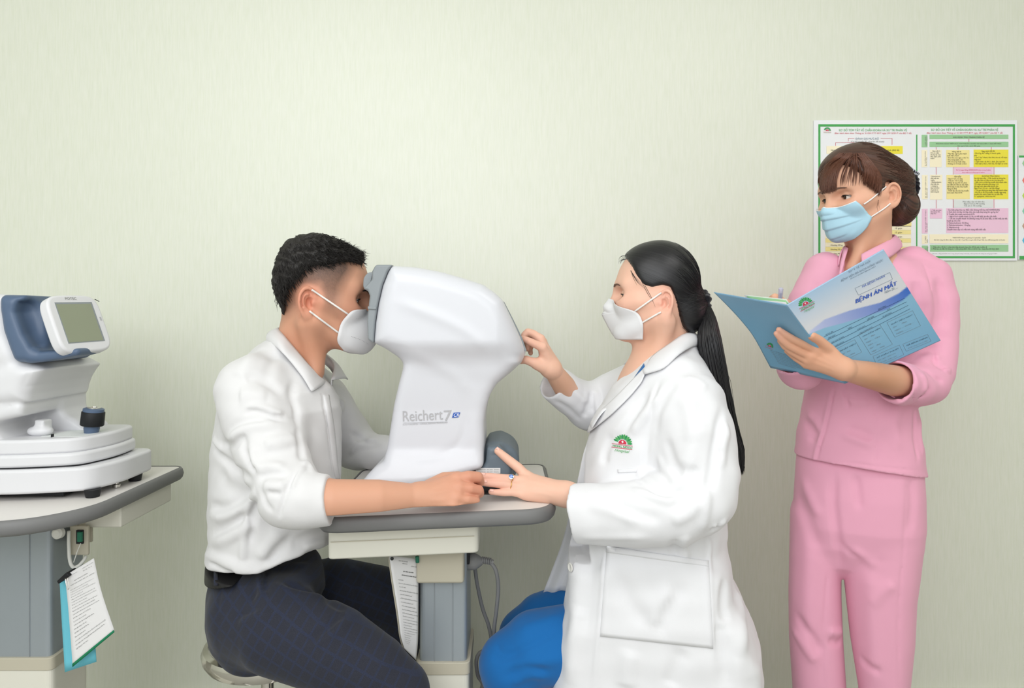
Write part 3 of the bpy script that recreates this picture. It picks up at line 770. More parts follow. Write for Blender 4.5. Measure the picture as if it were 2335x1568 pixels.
# ------------------------------------------------------------------ people: shared anatomy
def rot_cols(f, u):
    f = np.asarray(f, float); f /= np.linalg.norm(f); u = np.asarray(u, float); u = u - f * (u @ f); u /= np.linalg.norm(u)
    return np.stack([f, np.cross(u, f), u], 1)                 # local x forward, y to the left, z up
LF = 0.87                                                     # length of the lower face
def fz(p):
    p = np.array(p, float); z = p[..., 2]; p[..., 2] = np.where(z < 0.012, 0.012 + (z - 0.012) * LF, z); return p
class Head:
    def __init__(s, O, f, u, sc, open_=1.0): s.O = np.asarray(O, float); s.R = rot_cols(f, u); s.sc = sc; s.open = open_
    def w(s, l): return s.O + (np.asarray(l, float) * s.sc) @ s.R.T
    def l(s, p): return ((np.asarray(p, float) - s.O) @ s.R) / s.sc
    def skull(s, q):
        d = d_ell(q, (0.000, 0, 0.050), (0.083, 0.074, 0.086))
        d = smin(d, d_ell(q, (0.030, 0, 0.030), (0.066, 0.063, 0.082)), 0.03)
        return d
    def sdf(s, q):
        """head in local coordinates, metres"""
        q0 = q; q = q.copy(); q[:, 2] = np.where(q[:, 2] < 0.012, 0.012 + (q[:, 2] - 0.012) / LF, q[:, 2])
        ay = np.abs(q[:, 1]); qs = q.copy(); qs[:, 1] = ay
        d = s.skull(q)
        d = smin(d, d_ell(q, (0.036, 0, -0.018), (0.056, 0.058, 0.062)), 0.03)
        d = smin(d, d_ell(q, (0.050, 0, -0.058), (0.042, 0.045, 0.038)), 0.025)
        d = smin(d, d_ell(q, (0.080, 0, -0.083), (0.016, 0.021, 0.015)), 0.022)
        d = smin(d, d_cap(qs, (0.004, 0.060, -0.040), (0.070, 0.024, -0.080), 0.011, 0.010), 0.032)
        d = smin(d, d_cap(qs, (0.0, 0.058, -0.005), (0.006, 0.057, -0.04), 0.010, 0.010), 0.03)
        d = smin(d, d_ell(qs, (0.064, 0.040, -0.006), (0.022, 0.022, 0.018)), 0.03)
        d = smin(d, d_cap(qs, (0.040, 0.058, 0.0), (-0.005, 0.066, 0.004), 0.010, 0.008), 0.025)
        d = smin(d, d_cap(qs, (0.086, 0.006, 0.036), (0.070, 0.046, 0.040), 0.010, 0.009), 0.02)
        d = smin(d, d_cap(q, (0.088, 0, 0.030), (0.112, 0, -0.014), 0.0065, 0.010), 0.016)
        d = smin(d, d_ell(qs, (0.101, 0.012, -0.020), (0.012, 0.008, 0.008)), 0.008)
        d = smin(d, d_cap(qs, (0.096, 0.0, -0.044), (0.088, 0.022, -0.047), 0.007, 0.004), 0.010)
        d = smin(d, d_cap(qs, (0.094, 0.0, -0.055), (0.087, 0.018, -0.053), 0.007, 0.004), 0.008)
        # eye hollows, lids and the opening between them
        d = smax(d, -d_ell(qs, (0.096, 0.034, 0.020), (0.022, 0.022, 0.0135)), 0.014)
        d = smin(d, np.linalg.norm(qs - (0.0685, 0.032, 0.0185), axis=1) - 0.0150, 0.007)
        o = s.open
        d = smax(d, -d_ell(qs, (0.083, 0.0340, 0.0165), (0.020, 0.0150, 0.0042 * o)), 0.0018)
        cr = d_cap(qs, (0.0825, 0.021, 0.0265), (0.0785, 0.042, 0.0262), 0.0012, 0.0012)      # crease above the upper lid
        d = d + 0.0009 * np.exp(-(np.maximum(cr, 0) / 0.0018) ** 2)
        # ears
        qs = q0.copy(); qs[:, 1] = ay
        e = qs - (-0.014, 0.0795, 0.001)
        c, n = math.cos(0.42), math.sin(0.42); lean = 0.16
        ex = e[:, 0] * c - e[:, 1] * n; ey = e[:, 0] * n + e[:, 1] * c       # tilt outwards behind
        ez = e[:, 2]; ex2 = ex * math.cos(lean) + ez * math.sin(lean); ez2 = -ex * math.sin(lean) + ez * math.cos(lean)
        E = np.stack([ex2, ey, ez2], 1)
        r2 = np.sqrt((E[:, 0] / 0.0175) ** 2 + (E[:, 2] / np.where(E[:, 2] > 0, 0.0265, 0.030)) ** 2)
        plate = smax(np.abs(E[:, 1] + 0.001) - 0.0030, (r2 - 1) * 0.0175, 0.004)
        plate = smin(plate, d_cap(E, (0.004, -0.006, 0.006), (0.006, -0.006, -0.012), 0.008, 0.007), 0.004)
        helix = np.sqrt(((r2 - 0.90) * 0.0175) ** 2 + (E[:, 1] - 0.0036) ** 2) - 0.0033
        helix = np.where((E[:, 0] > 0.008) & (E[:, 2] < 0.004), 1.0, helix)
        lobe = d_ell(E, (0.004, 0.001, -0.0245), (0.0085, 0.0045, 0.008))
        anti = np.sqrt(((r2 - 0.52) * 0.0175) ** 2 + (E[:, 1] - 0.0030) ** 2) - 0.0024
        anti = np.where(E[:, 0] > 0.003, 1.0, anti)
        ear = smin(smin(plate, helix, 0.002), lobe, 0.004); ear = smin(ear, anti, 0.002)
        d = smin(d, ear, 0.005)
        d = smax(d, -d_ell(E, (0.0040, 0.004, -0.004), (0.0070, 0.0085, 0.0115)), 0.0025)
        groove = np.sqrt(((r2 - 0.70) * 0.0175) ** 2 + (E[:, 1] - 0.0035) ** 2) - 0.0022
        groove = np.where((E[:, 0] > 0.006) | (E[:, 2] < -0.012), 1.0, groove)
        d = smax(d, -groove, 0.002)
        return smin(d, d_ell(E, (0.0115, 0.0025, -0.004), (0.0042, 0.0045, 0.0062)), 0.003)
    def add(s, fld):
        r = 0.17 * s.sc
        fld.op(lambda p: s.sdf(s.l(p)) * s.sc, s.O - r, s.O + r, 'u', 0.0, 0.02)
    def eyes(s, parent, white, iris, gaze=(1, 0, 0), lash=None, lid=1.0):
        out = []
        for sg in (1, -1):
            c = s.w((0.0685, 0.032 * sg, 0.0185)); g = s.R @ (np.asarray(gaze, float) / np.linalg.norm(gaze))
            u = np.cross(g, (0, 0, 1)); u /= np.linalg.norm(u); w = np.cross(g, u)
            vs, fs = [], []
            nr, na = 15, 26; ball = 0.0132 * s.sc
            for i in range(nr + 1):
                t = math.pi * (i / nr) ** 1.25
                for k in range(na):
                    a = 2 * math.pi * k / na
                    vs.append(c + ball * (g * math.cos(t) + (u * math.cos(a) + w * math.sin(a)) * math.sin(t)))
            for i in range(nr):
                for k in range(na):
                    j = (k + 1) % na; fs.append((i * na + k, i * na + j, (i + 1) * na + j, (i + 1) * na + k))
            o = mesh_obj('eye', vs, fs, [white, iris[0], iris[1]], parent)
            mi = np.zeros(len(fs), dtype=np.int32); th = math.pi * (np.arange(nr) / nr) ** 1.25
            for i in range(nr):
                t = (th[i])
                mi[i * na:(i + 1) * na] = 2 if t < 0.16 else (1 if t < 0.44 else 0)
            o.data.polygons.foreach_set('material_index', mi)
            if lash is not None:                      # dark lash line along the upper lid
                pts = []
                for k in range(9):
                    a = -1 + 2 * k / 8
                    zz = 0.0046 * lid * (1 - a * a) - 0.0018
                    l = np.array([0.0685 + math.sqrt(max(0.0153 ** 2 - (0.0135 * a) ** 2 - zz * zz, 1e-6)), (0.032 + 0.0135 * a) * sg, 0.0185 + zz])
                    pts.append(s.w(l))
                rr = np.array([.0005, .0009, .0011, .0012, .0012, .0012, .0011, .0009, .0005]) * s.sc
                tube('eyelash', pts, rr, lash, parent, 18, 6)
            out.append(o)
        return out
    def brows(s, parent, m, fld, thick=1.0, n=70, seed=1, arch=0.0):
        r = np.random.RandomState(seed)
        for sg in (1, -1):
            P0, P1 = [], []
            for k in range(n):
                t = r.uniform(0, 1); y = 0.012 + 0.036 * t; z = 0.0375 + 0.004 * math.sin(t * 2.4) + arch * math.sin(t * 3.1) + r.uniform(-1, 1) * 0.0026 * thick * (1 - 0.6 * t)
                P0.append((0.10, y * sg, z)); P1.append((0.10 - 0.004, (y + 0.007) * sg, z + 0.0022 - 0.004 * t))
            a = np.array([s.w(p) for p in P0]); b = np.array([s.w(p) for p in P1])
            path = np.stack([a, (a + b) / 2, b], 1)
            q = path.reshape(-1, 3)
            for _ in range(5): q = q - fld.grad(q) * (fld.eval(q) - 0.0012)[:, None]
            v, f = tubes(q.reshape(n, 3, 3), np.array([0.0006, 0.0008, 0.0002]) * thick, 4)
            mesh_obj('eyebrow', v, f, m, parent)
def push_out(fld, p, off, it=4):
    for _ in range(it):
        g = fld.grad(p); d = fld.eval(p)
        p = p - g * (d - off)[:, None] * (d < off)[:, None]
    return p
def project(fld, p, off, it=5):
    for _ in range(it): p = p - fld.grad(p) * (fld.eval(p) - off)[:, None]
    return p
MASK_TOP = {}
def face_mask(head, fld, C, E, K, m, parent, n=26, mm=33, thick=0.0012, pleats=None, off=0.003, name='face_mask'):
    """C: centre-line points (x, z); E: edge points (x, y, z); K: control points (x, y, z), all in head space from top to bottom"""
    c = catmull([(x, 0, z) for x, z in C], n); e = catmull(E, n); k = catmull(K, n)
    u = np.linspace(-1, 1, mm); au = np.abs(u)[None, :, None]
    g = c[:, None] * (1 - au) ** 2 + 2 * au * (1 - au) * k[:, None] + au ** 2 * e[:, None]
    g = g.copy(); g[:, :, 1] *= np.sign(u)[None, :]
    if pleats is not None:
        t = np.linspace(0, 1, n)
        g[:, :, 0] += np.interp(t, pleats[0], pleats[1])[:, None] * (1 - 0.75 * np.abs(u)[None, :] ** 3)
    w = head.w(fz(g.reshape(-1, 3)))
    dr = g.reshape(-1, 3) * (1, 1, 0) - (0.015, 0, 0); dr = dr / np.linalg.norm(dr, axis=1, keepdims=True) @ head.R.T
    for _ in range(14):
        w = w + dr * np.maximum(off - fld.eval(w), 0)[:, None]
    o = grid_obj(name, w.reshape(n, mm, 3), m, parent, thick, offset=1)
    MASK_TOP[o] = w.reshape(n, mm, 3)[0]
    return o
def strap(head, fld, pts, m, parent, r=0.0017, n=26):
    """a taut loop: straight as seen from the side, lifted off the cheek sideways only"""
    t = np.linspace(0, 1, n); pts = fz(pts)
    q = head.w(catmull(pts, n)); side = head.R[:, 1] * np.sign(pts[:, 1].mean())
    for _ in range(12):
        d = fld.eval(q); q = q + side * np.maximum(0.0018 - d, 0)[:, None]
    tube('ear_loop', q, r, m, parent, n, 6)
def hair_mat(name, dark, light, root, axis, scale=30.0, rough=0.38):
    """hair streaked along the comb lines that run over the head from axis end to the tie at root"""
    m = bpy.data.materials.new(name); m.use_nodes = True
    nt = m.node_tree; b = nt.nodes['Principled BSDF']; L = nt.links.new
    def vm(op, a=None, bb=None):
        n = nt.nodes.new('ShaderNodeVectorMath'); n.operation = op
        for k, x in enumerate((a, bb)):
            if x is None: continue
            if hasattr(x, 'is_linked'): L(x, n.inputs[k])
            else: n.inputs[k].default_value = tuple(x)
        return n
    tc = nt.nodes.new('ShaderNodeTexCoord'); ax = np.asarray(axis, float); ax = ax / np.linalg.norm(ax)
    sub = vm('SUBTRACT', tc.outputs['Object'], root)
    dt = vm('DOT_PRODUCT', sub.outputs[0], ax)
    sc = nt.nodes.new('ShaderNodeVectorMath'); sc.operation = 'SCALE'; sc.inputs[0].default_value = tuple(ax); L(dt.outputs['Value'], sc.inputs['Scale'])
    pr = vm('NORMALIZE', vm('SUBTRACT', sub.outputs[0], sc.outputs[0]).outputs[0])
    sl = nt.nodes.new('ShaderNodeVectorMath'); sl.operation = 'SCALE'; sl.inputs['Scale'].default_value = 0.06; L(sc.outputs[0], sl.inputs[0])
    pos = vm('ADD', pr.outputs[0], sl.outputs[0])
    n = nt.nodes.new('ShaderNodeTexNoise'); n.inputs['Scale'].default_value = scale; n.inputs['Detail'].default_value = 5; n.inputs['Roughness'].default_value = 0.65; L(pos.outputs[0], n.inputs['Vector'])
    r = nt.nodes.new('ShaderNodeValToRGB'); e = r.color_ramp.elements
    e[0].position = 0.35; e[0].color = (*lin(dark), 1); e[1].position = 0.70; e[1].color = (*lin(light), 1)
    L(n.outputs['Fac'], r.inputs[0]); L(r.outputs[0], b.inputs['Base Color'])
    b.inputs['Roughness'].default_value = rough; b.inputs['Specular IOR Level'].default_value = 0.45
    bp = nt.nodes.new('ShaderNodeBump'); bp.inputs['Strength'].default_value = 0.35; bp.inputs['Distance'].default_value = 0.0016
    L(n.outputs['Fac'], bp.inputs['Height']); L(bp.outputs[0], b.inputs['Normal'])
    return m
def cloth_mat(name, rgb, rough=0.85, weave=900, sheen=0.15, mottle=(6, 0.015)):
    return mat(name, rgb, rough, 0.2, bump=(weave, 0.12, 0.0006), sheen=sheen, mottle=mottle)
M['skin_m'] = mat('tan_skin', (214, 160, 128), 0.5, 0.35, attr=True, sss=0.12, bump=(420, 0.06, 0.0005))
M['sclera'] = mat('eye_white', (226, 220, 214), 0.2, 0.5, mottle=(60, 0.02))
M['iris'] = mat('dark_brown_iris', (48, 30, 22), 0.15, 0.5, mottle=(400, 0.15))
M['pupil'] = mat('pupil', (8, 7, 7), 0.1, 0.5, mottle=(60, 0.02))
M['lash'] = mat('black_lash', (24, 20, 20), 0.6, 0.3, mottle=(60, 0.02))
M['brow'] = mat('dark_brow_hair', (46, 36, 32), 0.6, 0.3, mottle=(60, 0.1))
M['browl'] = mat('brown_brow_hair', (112, 84, 70), 0.6, 0.3, mottle=(60, 0.1))
M['shirt'] = cloth_mat('white_shirt_cotton', (217, 216, 217))
M['coat'] = cloth_mat('white_coat_cotton', (227, 227, 230), weave=700)
M['maskw'] = mat('white_mask_fleece', (226, 226, 228), 0.9, 0.15, bump=(700, 0.1, 0.0005), mottle=(30, 0.01))
M['elastic'] = mat('white_elastic', (236, 232, 228), 0.8, 0.2, bump=(900, 0.15, 0.0004))
M['thread'] = mat('grey_stitching', (150, 150, 154), 0.8, 0.2, mottle=(90, 0.03))
M['button'] = mat('pearl_button', (236, 234, 228), 0.3, 0.5, mottle=(50, 0.02))
def blend(base, items, p):
    """skin tint: items = [(centre, radius, rgb, strength)]"""
    c = np.tile(lin(base), (len(p), 1))
    for ce, r, rgb, st in items:
        w = st * np.exp(-(((p - np.asarray(ce)) ** 2).sum(1)) / (r * r))
        c = c * (1 - w[:, None]) + lin(rgb) * w[:, None]
    return c
# ------------------------------------------------------------------ the seated man on the left
man = thing('person', (-0.43, 1.52, 0.45), 'man in white shirt and dark checked trousers sitting with his masked face against the tonometer', 'person')
fw = V(math.cos(0.22), math.sin(0.22), 0); ph = math.radians(9)
HM = Head((-0.426, 1.52, 1.182), fw * math.cos(ph) + V(0, 0, -math.sin(ph)), V(0, 0, 1), 1.08, 1.1)
bd = Field()
HM.add(bd)
bd.chain([P(702,725,1.52), P(690,775,1.52), P(668,850,1.52), P(640,960,1.53)], [0.054, 0.053, 0.060, 0.075], k=0.035)
bd.cap(P(722, 790, 1.50), P(716, 850, 1.47), 0.012, 0.012, k=0.03)          # front neck muscle
bd.cap(P(700, 740, 1.455), P(722, 850, 1.49), 0.014, 0.010, k=0.03)
bd.chain([P(640,960,1.53), P(625,1100,1.52), P(620,1250,1.52)], [0.10, 0.10, 0.10], k=0.05)
bd.chain([P(640,900,1.52), P(585,905,1.40), P(610,1000,1.36), P(655,1130,1.285), P(760,1140,1.262), P(860,1136,1.282), P(958,1133,1.313)], [0.07, 0.05, 0.046, 0.041, 0.0375, 0.034, 0.0235], k=0.02)
bd.chain([P(660,900,1.55), P(700,900,1.68), P(795,1024,1.745), P(890,1034,1.675), P(930,1038,1.635)], [0.07, 0.05, 0.026, 0.022, 0.024], k=0.03)
# right fist
Wr = P(960, 1133, 1.314)
mc = {'i': P(1040,1093,1.338), 'm': P(1046,1112,1.324), 'r': P(1041,1135,1.312), 'p': P(1031,1153,1.304)}
for kf, r in (('i', 0.0135), ('m', 0.0135), ('r', 0.0125), ('p', 0.0115)):
    bd.cap(Wr, mc[kf], 0.0225, r, k=0.012)
bd.cap(P(985,1118,1.335), P(1035,1112,1.350), 0.018, 0.016, k=0.012)
for pts, rs in (([mc['i'], P(1068,1087,1.340), P(1089,1088,1.350), P(1093,1098,1.372), P(1070,1104,1.376), P(1050,1108,1.368)], [0.0130, 0.0118, 0.0112, 0.0105, 0.0098, 0.009]),
                ([mc['m'], P(1072,1114,1.326), P(1090,1118,1.336), P(1092,1124,1.360), P(1070,1126,1.366), P(1050,1126,1.358)], [0.0130, 0.0116, 0.0112, 0.0105, 0.0098, 0.009]),
                ([mc['r'], P(1065,1139,1.314), P(1082,1142,1.324), P(1084,1144,1.346), P(1062,1144,1.352), P(1044,1142,1.346)], [0.0122, 0.0110, 0.0106, 0.010, 0.0093, 0.0085]),
                ([mc['p'], P(1051,1157,1.306), P(1065,1158,1.315), P(1067,1157,1.335), P(1048,1157,1.340)], [0.0110, 0.0098, 0.0093, 0.009, 0.008])):
    bd.chain(pts, rs, k=0.0035)
for kf in 'imr': bd.ell(mc[kf] + (0.001, -0.004, 0.004), (0.009, 0.007, 0.008), k=0.008)
bd.chain([P(980,1108,1.345), P(1012,1090,1.368), P(1045,1086,1.382), P(1066,1092,1.390)], [0.014, 0.012, 0.0105, 0.0085], k=0.006)
for a, b in (((985,1112),(1025,1096)), ((985,1125),(1030,1115)), ((980,1140),(1022,1138))):      # tendons
    bd.fold([a, ((a[0]+b[0])/2, (a[1]+b[1])/2), b], 0.0035, 0.0009)
for pt in ((1055,1103), (1055,1127), (1046,1149)):
    bd.fold([(pt[0]-4, pt[1]-0.5), (pt[0]+14, pt[1]), (pt[0]+40, pt[1]+1)], 0.0022, -0.0016)
bd.apply_folds(1.1, 1.8)
earM = HM.w((-0.014, -0.08, 0.003))
fade = np.array([(0.046,-0.02),(0.044,0.035),(0.058,0.075),(0.05,0.10),(-0.12,0.12),(-0.12,-0.07),(-0.070,-0.062),(-0.050,-0.035),(-0.028,-0.012),(-0.022,0.028),(0.004,0.036),(0.012,0.016),(0.020,-0.012)]) 
def man_col(v):
    c = blend((208, 156, 129), [(earM, 0.034, (212, 132, 108), 0.7), (HM.w((0.07, -0.05, -0.0)), 0.035, (206, 142, 116), 0.6), (P(1060, 1105, 1.32), 0.05, (210, 150, 124), 0.8), (P(1090, 1110, 1.335), 0.03, (206, 134, 110), 0.6), (P(690, 800, 1.46), 0.06, (192, 132, 102), 0.6)], v)
    q = HM.l(v); near = np.abs(q).max(1) < 0.16
    d = np.full(len(v), 1.0); d[near] = d_poly(q[near][:, [0, 2]], fade)
    r = np.random.RandomState(3).uniform(0.88, 1.0, len(v))
    earz = np.clip((0.037 - np.linalg.norm((v - earM) * V(1, 0.6, 1), axis=1)) / 0.008, 0, 1)
    hz = np.clip((q[:, 2] + 0.02) / 0.09, 0, 1)
    w = np.clip(0.5 - d / 0.022, 0, 1) * (0.30 + 0.62 * hz) * r * (1 - earz)
    return c * (1 - w[:, None]) + lin((52, 44, 42)) * w[:, None]
surface('body', bd, (-0.60, 1.20, 0.80), (0.0, 1.80, 1.36), 0.002, M['skin_m'], man, color=man_col, smooth=1, amp=0.004)
HM.eyes(man, M['sclera'], (M['iris'], M['pupil']), (1, 0, -0.05), M['lash'], 1.1)
HM.brows(man, M['brow'], bd, 1.25, 110, 2)
# ---- hair: thick short crop with faded sides
M['hair_m'] = mat('black_cropped_hair', (34, 31, 29), 0.55, 0.35, bump=(260, 0.6, 0.002), mottle=(120, 0.35))
def lxz(pts, Y): return [tuple(HM.l(P(x, y, Y))[[0, 2]]) for x, y in pts]
hp = lxz([(622,650),(627,612),(637,580),(648,555),(676,540),(712,531),(744,534),(772,545),(802,559),(824,573),(832,588),(824,603),(805,597),(780,598),(766,607),(744,612),(716,613),(692,630),(672,648),(660,662),(652,690),(650,722),(643,712),(634,680)], 1.49)
hm = Field()
def man_hair(p):
    q = HM.l(p)
    d = d_poly(q[:, [0, 2]], hp) * HM.sc
    big = d_ell(q, (-0.002, 0, 0.052), (0.118, 0.0805, 0.112)) * HM.sc
    return smax(d, big, 0.018)
hm.op(man_hair, HM.O - 0.2, HM.O + 0.2, 'u', 0, 0)
hm.ripple(0.0016, 0.016, 5); hm.ripple(0.0012, 0.008, 6)
hairM = surface('hair', hm, HM.w((-0.115, -0.09, -0.04)) - 0.02, HM.w((0.125, 0.09, 0.15)) + 0.02, 0.0025, M['hair_m'], man, smooth=1, label='short black hair with faded sides')
rs = np.random.RandomState(11)
n = 5200
px = np.stack([rs.uniform(622, 832, n), rs.uniform(530, 690, n)], 1)
h3, ok = hm.hits(px, 1.36, 1.7); st = h3[ok]
th = rs.uniform(-1.2, 1.2, 900); rad = rs.uniform(0, 1, 900)
top = HM.w(np.stack([rs.uniform(-0.08, 0.085, 900), rs.uniform(-0.07, 0.07, 900), np.full(900, 0.12)], 1))
top = project(hm, top, 0.0); st = np.vstack([st, top])
g = hm.grad(st); q = HM.l(st)
flow = np.stack([np.full(len(st), 0.8), q[:, 1] * 4, -0.25 - 4 * np.maximum(0.03 - q[:, 0], 0) * 3], 1) @ HM.R.T
ln = rs.uniform(0.008, 0.014, len(st))[:, None]
a = st - g * 0.002; b = a + (g * 0.45 + flow * 0.5 + rs.normal(size=st.shape) * 0.25) * ln * 0.6; c = b + (g * 0.1 + flow * 0.9 + rs.normal(size=st.shape) * 0.3) * ln * 0.6
v, f = tubes(np.stack([a, b, c], 1), np.array([0.0007, 0.00055, 0.0001]), 3)
mesh_obj('hair_strands', v, f, M['hair_m'], hairM)['kind'] = 'stuff'
# ---- mask
mk = face_mask(HM, bd, [(0.106,-0.004),(0.117,-0.014),(0.130,-0.042),(0.128,-0.075),(0.112,-0.100),(0.088,-0.104)],
    [(0.084,0.031,0.002),(0.063,0.0525,-0.004),(0.054,0.0565,-0.022),(0.050,0.056,-0.058),(0.052,0.050,-0.080),(0.066,0.030,-0.100)],
    [(0.100,0.022,-0.002),(0.106,0.042,-0.012),(0.112,0.052,-0.040),(0.108,0.050,-0.072),(0.094,0.044,-0.096),(0.082,0.022,-0.104)], M['maskw'], man, thick=0.001)
mk['label'] = 'white cup face mask with grey stitch lines'
def dash(pts, n, m, parent, fld, y0=1.2, y1=1.7, w=0.0014):
    c = catmull(pts, n * 2)
    bm = bmesh.new()
    for i in range(n):
        pass
    return c
MF = Field()                                                # field used to lay stitches on the mask: an offset of its own mesh
def mask_hits(obj, px):
    """ray hits of pixels on a sheet mesh"""
    from mathutils.bvhtree import BVHTree
    t = BVHTree.FromPolygons([v.co[:] for v in obj.data.vertices], [p.vertices[:] for p in obj.data.polygons])
    out = []
    for x, y in px:
        d = Vector(P(x, y, 1.0) - V(0, 0, ZC)); r = t.ray_cast(Vector((0, 0, ZC)), d.normalized())
        out.append(np.array(r[0]) if r[0] is not None else None)
    return out
def stitches(obj, pts, n, m, parent, w=1.6, hgt=1.0, name='stitching'):
    c = catmull(pts, n); bm = bmesh.new()
    for h in mask_hits(obj, c):
        if h is None: continue
        s = h[1] / F; h = h - V(0, 0.0018, 0)
        vs = [bm.verts.new(h + V(a * s, 0, b * s)) for a, b in ((-w/2, -hgt/2), (w/2, -hgt/2), (w/2, hgt/2), (-w/2, hgt/2))]
        bm.faces.new(vs)
    return bm_obj(name, bm, m, parent)
stitches(mk, [(813,726.5),(830,727),(846,727.5)], 11, M['thread'], mk)['kind'] = 'stuff'
stitches(mk, [(802,767),(822,774),(840,784)], 14, M['thread'], mk)['kind'] = 'stuff'
strap(HM, bd, [(0.066,-0.0525,-0.016),(0.002,-0.0765,0.0185),(-0.008,-0.078,0.023)], M['elastic'], mk, 0.0021)
strap(HM, bd, [(0.053,-0.0555,-0.060),(0.002,-0.0745,-0.027),(-0.006,-0.077,-0.022)], M['elastic'], mk, 0.0021)
# ---- shirt
sh = Field()
sh.loft([(752,634,650,0.045),(770,614,664,0.062),(790,584,680,0.086),(815,558,700,0.115),(845,534,726,0.145),(880,514,758,0.170),(920,500,778,0.182),(965,493,781,0.176),(1025,484,782,0.168),(1090,480,781,0.164),(1160,478,780,0.162),(1220,480,772,0.160),(1262,468,762,0.164),(1290,474,752,0.164),(1322,480,745,0.158)], 1.52, 2.25, rnd=0.02)
sh.chain([P(574,892,1.392), P(590,945,1.366), P(615,1020,1.335), P(642,1085,1.302), P(664,1128,1.274)], [0.070, 0.071, 0.067, 0.061, 0.058], k=0.028)
sh.chain([P(664,1128,1.274), P(690,1140,1.262), P(735,1141,1.260), P(752,1141,1.262)], [0.057, 0.052, 0.043, 0.041], k=0.012)
sh.chain([P(700,735,1.52), P(692,790,1.52), P(702,852,1.488)], [0.058, 0.058, 0.036], k=0.006, mode='s')
# rolled cuff: a thicker band with a clean end
sh.op(lambda p: smax(d_cap(p, P(700,1139,1.262), P(790,1142,1.264), 0.0515, 0.0395), np.abs((p - P(727,1142,1.262)) @ V(0.994, 0.02, 0.11)) - 0.0235, 0.004), P(690,1200,1.2), P(775,1080,1.33), 'u', 0.0035)
sh.op(lambda p: 0.0 - ((p - P(752,1141,1.262)) @ V(0.994, 0.02, 0.11)), P(757,1200,1.15), P(860,1060,1.36), 's', 0.002)
sh.chain([P(690,890,1.66), P(735,915,1.70), P(800,1000,1.74), P(812,1022,1.745)], [0.075, 0.066, 0.055, 0.052], k=0.03)
sh.chain([P(812,1022,1.745), P(850,1030,1.71), P(892,1030,1.67), P(925,1032,1.64)], [0.050, 0.044, 0.037, 0.034], k=0.015)
for pts, w, h in [
    ([(560,868),(580,860),(610,872),(640,898)], 0.013, -0.004), ([(545,905),(570,900),(610,905)], 0.02, 0.004),
    ([(555,945),(575,936),(602,942),(625,952),(652,956)], 0.0075, -0.006), ([(560,930),(590,928),(625,940),(650,948)], 0.009, 0.005), ([(624,944),(640,946),(652,950)], 0.004, -0.004),
    ([(515,990),(540,968),(575,957),(610,957)], 0.010, -0.004), ([(520,1005),(545,982),(585,970),(630,968)], 0.012, 0.005),
    ([(512,1012),(530,1014),(548,1002),(562,1000)], 0.009, -0.006), ([(562,1002),(556,1022),(564,1042),(570,1046)], 0.007, -0.006), ([(574,1020),(580,1050),(596,1068)], 0.009, 0.005),
    ([(570,1046),(574,1066),(586,1072)], 0.006, -0.005), ([(600,1010),(640,1002),(676,1000)], 0.014, 0.005), ([(600,1035),(640,1030),(680,1015)], 0.010, -0.0035),
    ([(585,1072),(610,1062),(650,1064)], 0.009, 0.005), ([(590,1090),(620,1082),(655,1085)], 0.008, -0.004), ([(600,1105),(625,1108),(650,1104)], 0.010, 0.005), ([(608,1122),(628,1124),(640,1128)], 0.006, -0.004),
    ([(598,1120),(606,1148),(622,1166)], 0.006, -0.004),
    ([(680,1070),(665,1095),(652,1125),(640,1160),(636,1178)], 0.0045, -0.006), ([(695,1062),(676,1085),(664,1115)], 0.006, 0.004), ([(690,1060),(700,1056),(710,1068),(712,1078)], 0.006, 0.006),
    ([(672,870),(664,900),(672,935),(678,975)], 0.010, -0.005), ([(660,895),(668,930),(676,972)], 0.007, 0.003), ([(680,980),(684,1010),(688,1050)], 0.008, -0.006),
    ([(486,1000),(497,1015),(508,1024)], 0.008, 0.007), ([(484,1010),(500,1035),(540,1070),(575,1095)], 0.010, -0.006), ([(500,1075),(520,1110),(560,1130)], 0.02, -0.004),
    ([(480,1150),(510,1160),(550,1140),(580,1110)], 0.014, -0.005), ([(480,1175),(520,1172),(565,1145),(585,1120)], 0.014, 0.006), ([(484,1215),(530,1195),(580,1165)], 0.014, -0.005), ([(484,1240),(540,1215),(585,1190)], 0.014, 0.006),
    ([(572,1130),(562,1180),(556,1240),(552,1290)], 0.009, 0.005), ([(585,1130),(576,1180),(570,1240)], 0.010, -0.005), ([(640,1210),(615,1240),(590,1275)], 0.014, 0.005), ([(670,1215),(640,1250),(610,1285)], 0.012, -0.004),
    ([(470,1262),(500,1275),(540,1290),(580,1298)], 0.010, 0.008), ([(480,1280),(510,1300),(540,1308)], 0.006, -0.004), ([(530,1300),(560,1306),(600,1308)], 0.010, 0.006), ([(600,1300),(650,1278),(700,1258)], 0.012, 0.006), ([(660,1240),(700,1225),(740,1215)], 0.012, -0.004), ([(690,1250),(720,1238),(745,1232)], 0.009, 0.004),
    ([(735,898),(745,960),(752,1010),(758,1060),(765,1090)], 0.0035, -0.0035), ([(741,900),(751,960),(759,1010),(765,1060),(771,1090)], 0.004, 0.0022),
    ([(768,905),(780,918),(776,940)], 0.008, 0.006),
    ([(800,985),(830,1005),(860,1010)], 0.008, -0.005), ([(795,1040),(820,1010),(850,1000)], 0.007, 0.004), ([(786,1050),(820,1026),(870,1018)], 0.009, -0.004), ([(590,800),(560,830),(540,860)], 0.02, 0.003), ([(630,800),(615,840),(605,870)], 0.014, -0.0025)]:
    sh.fold(pts, w * 0.8, h * 1.65)
sh.apply_folds(1.1, 1.9)
sh.ripple(0.0012, 0.06, 3)
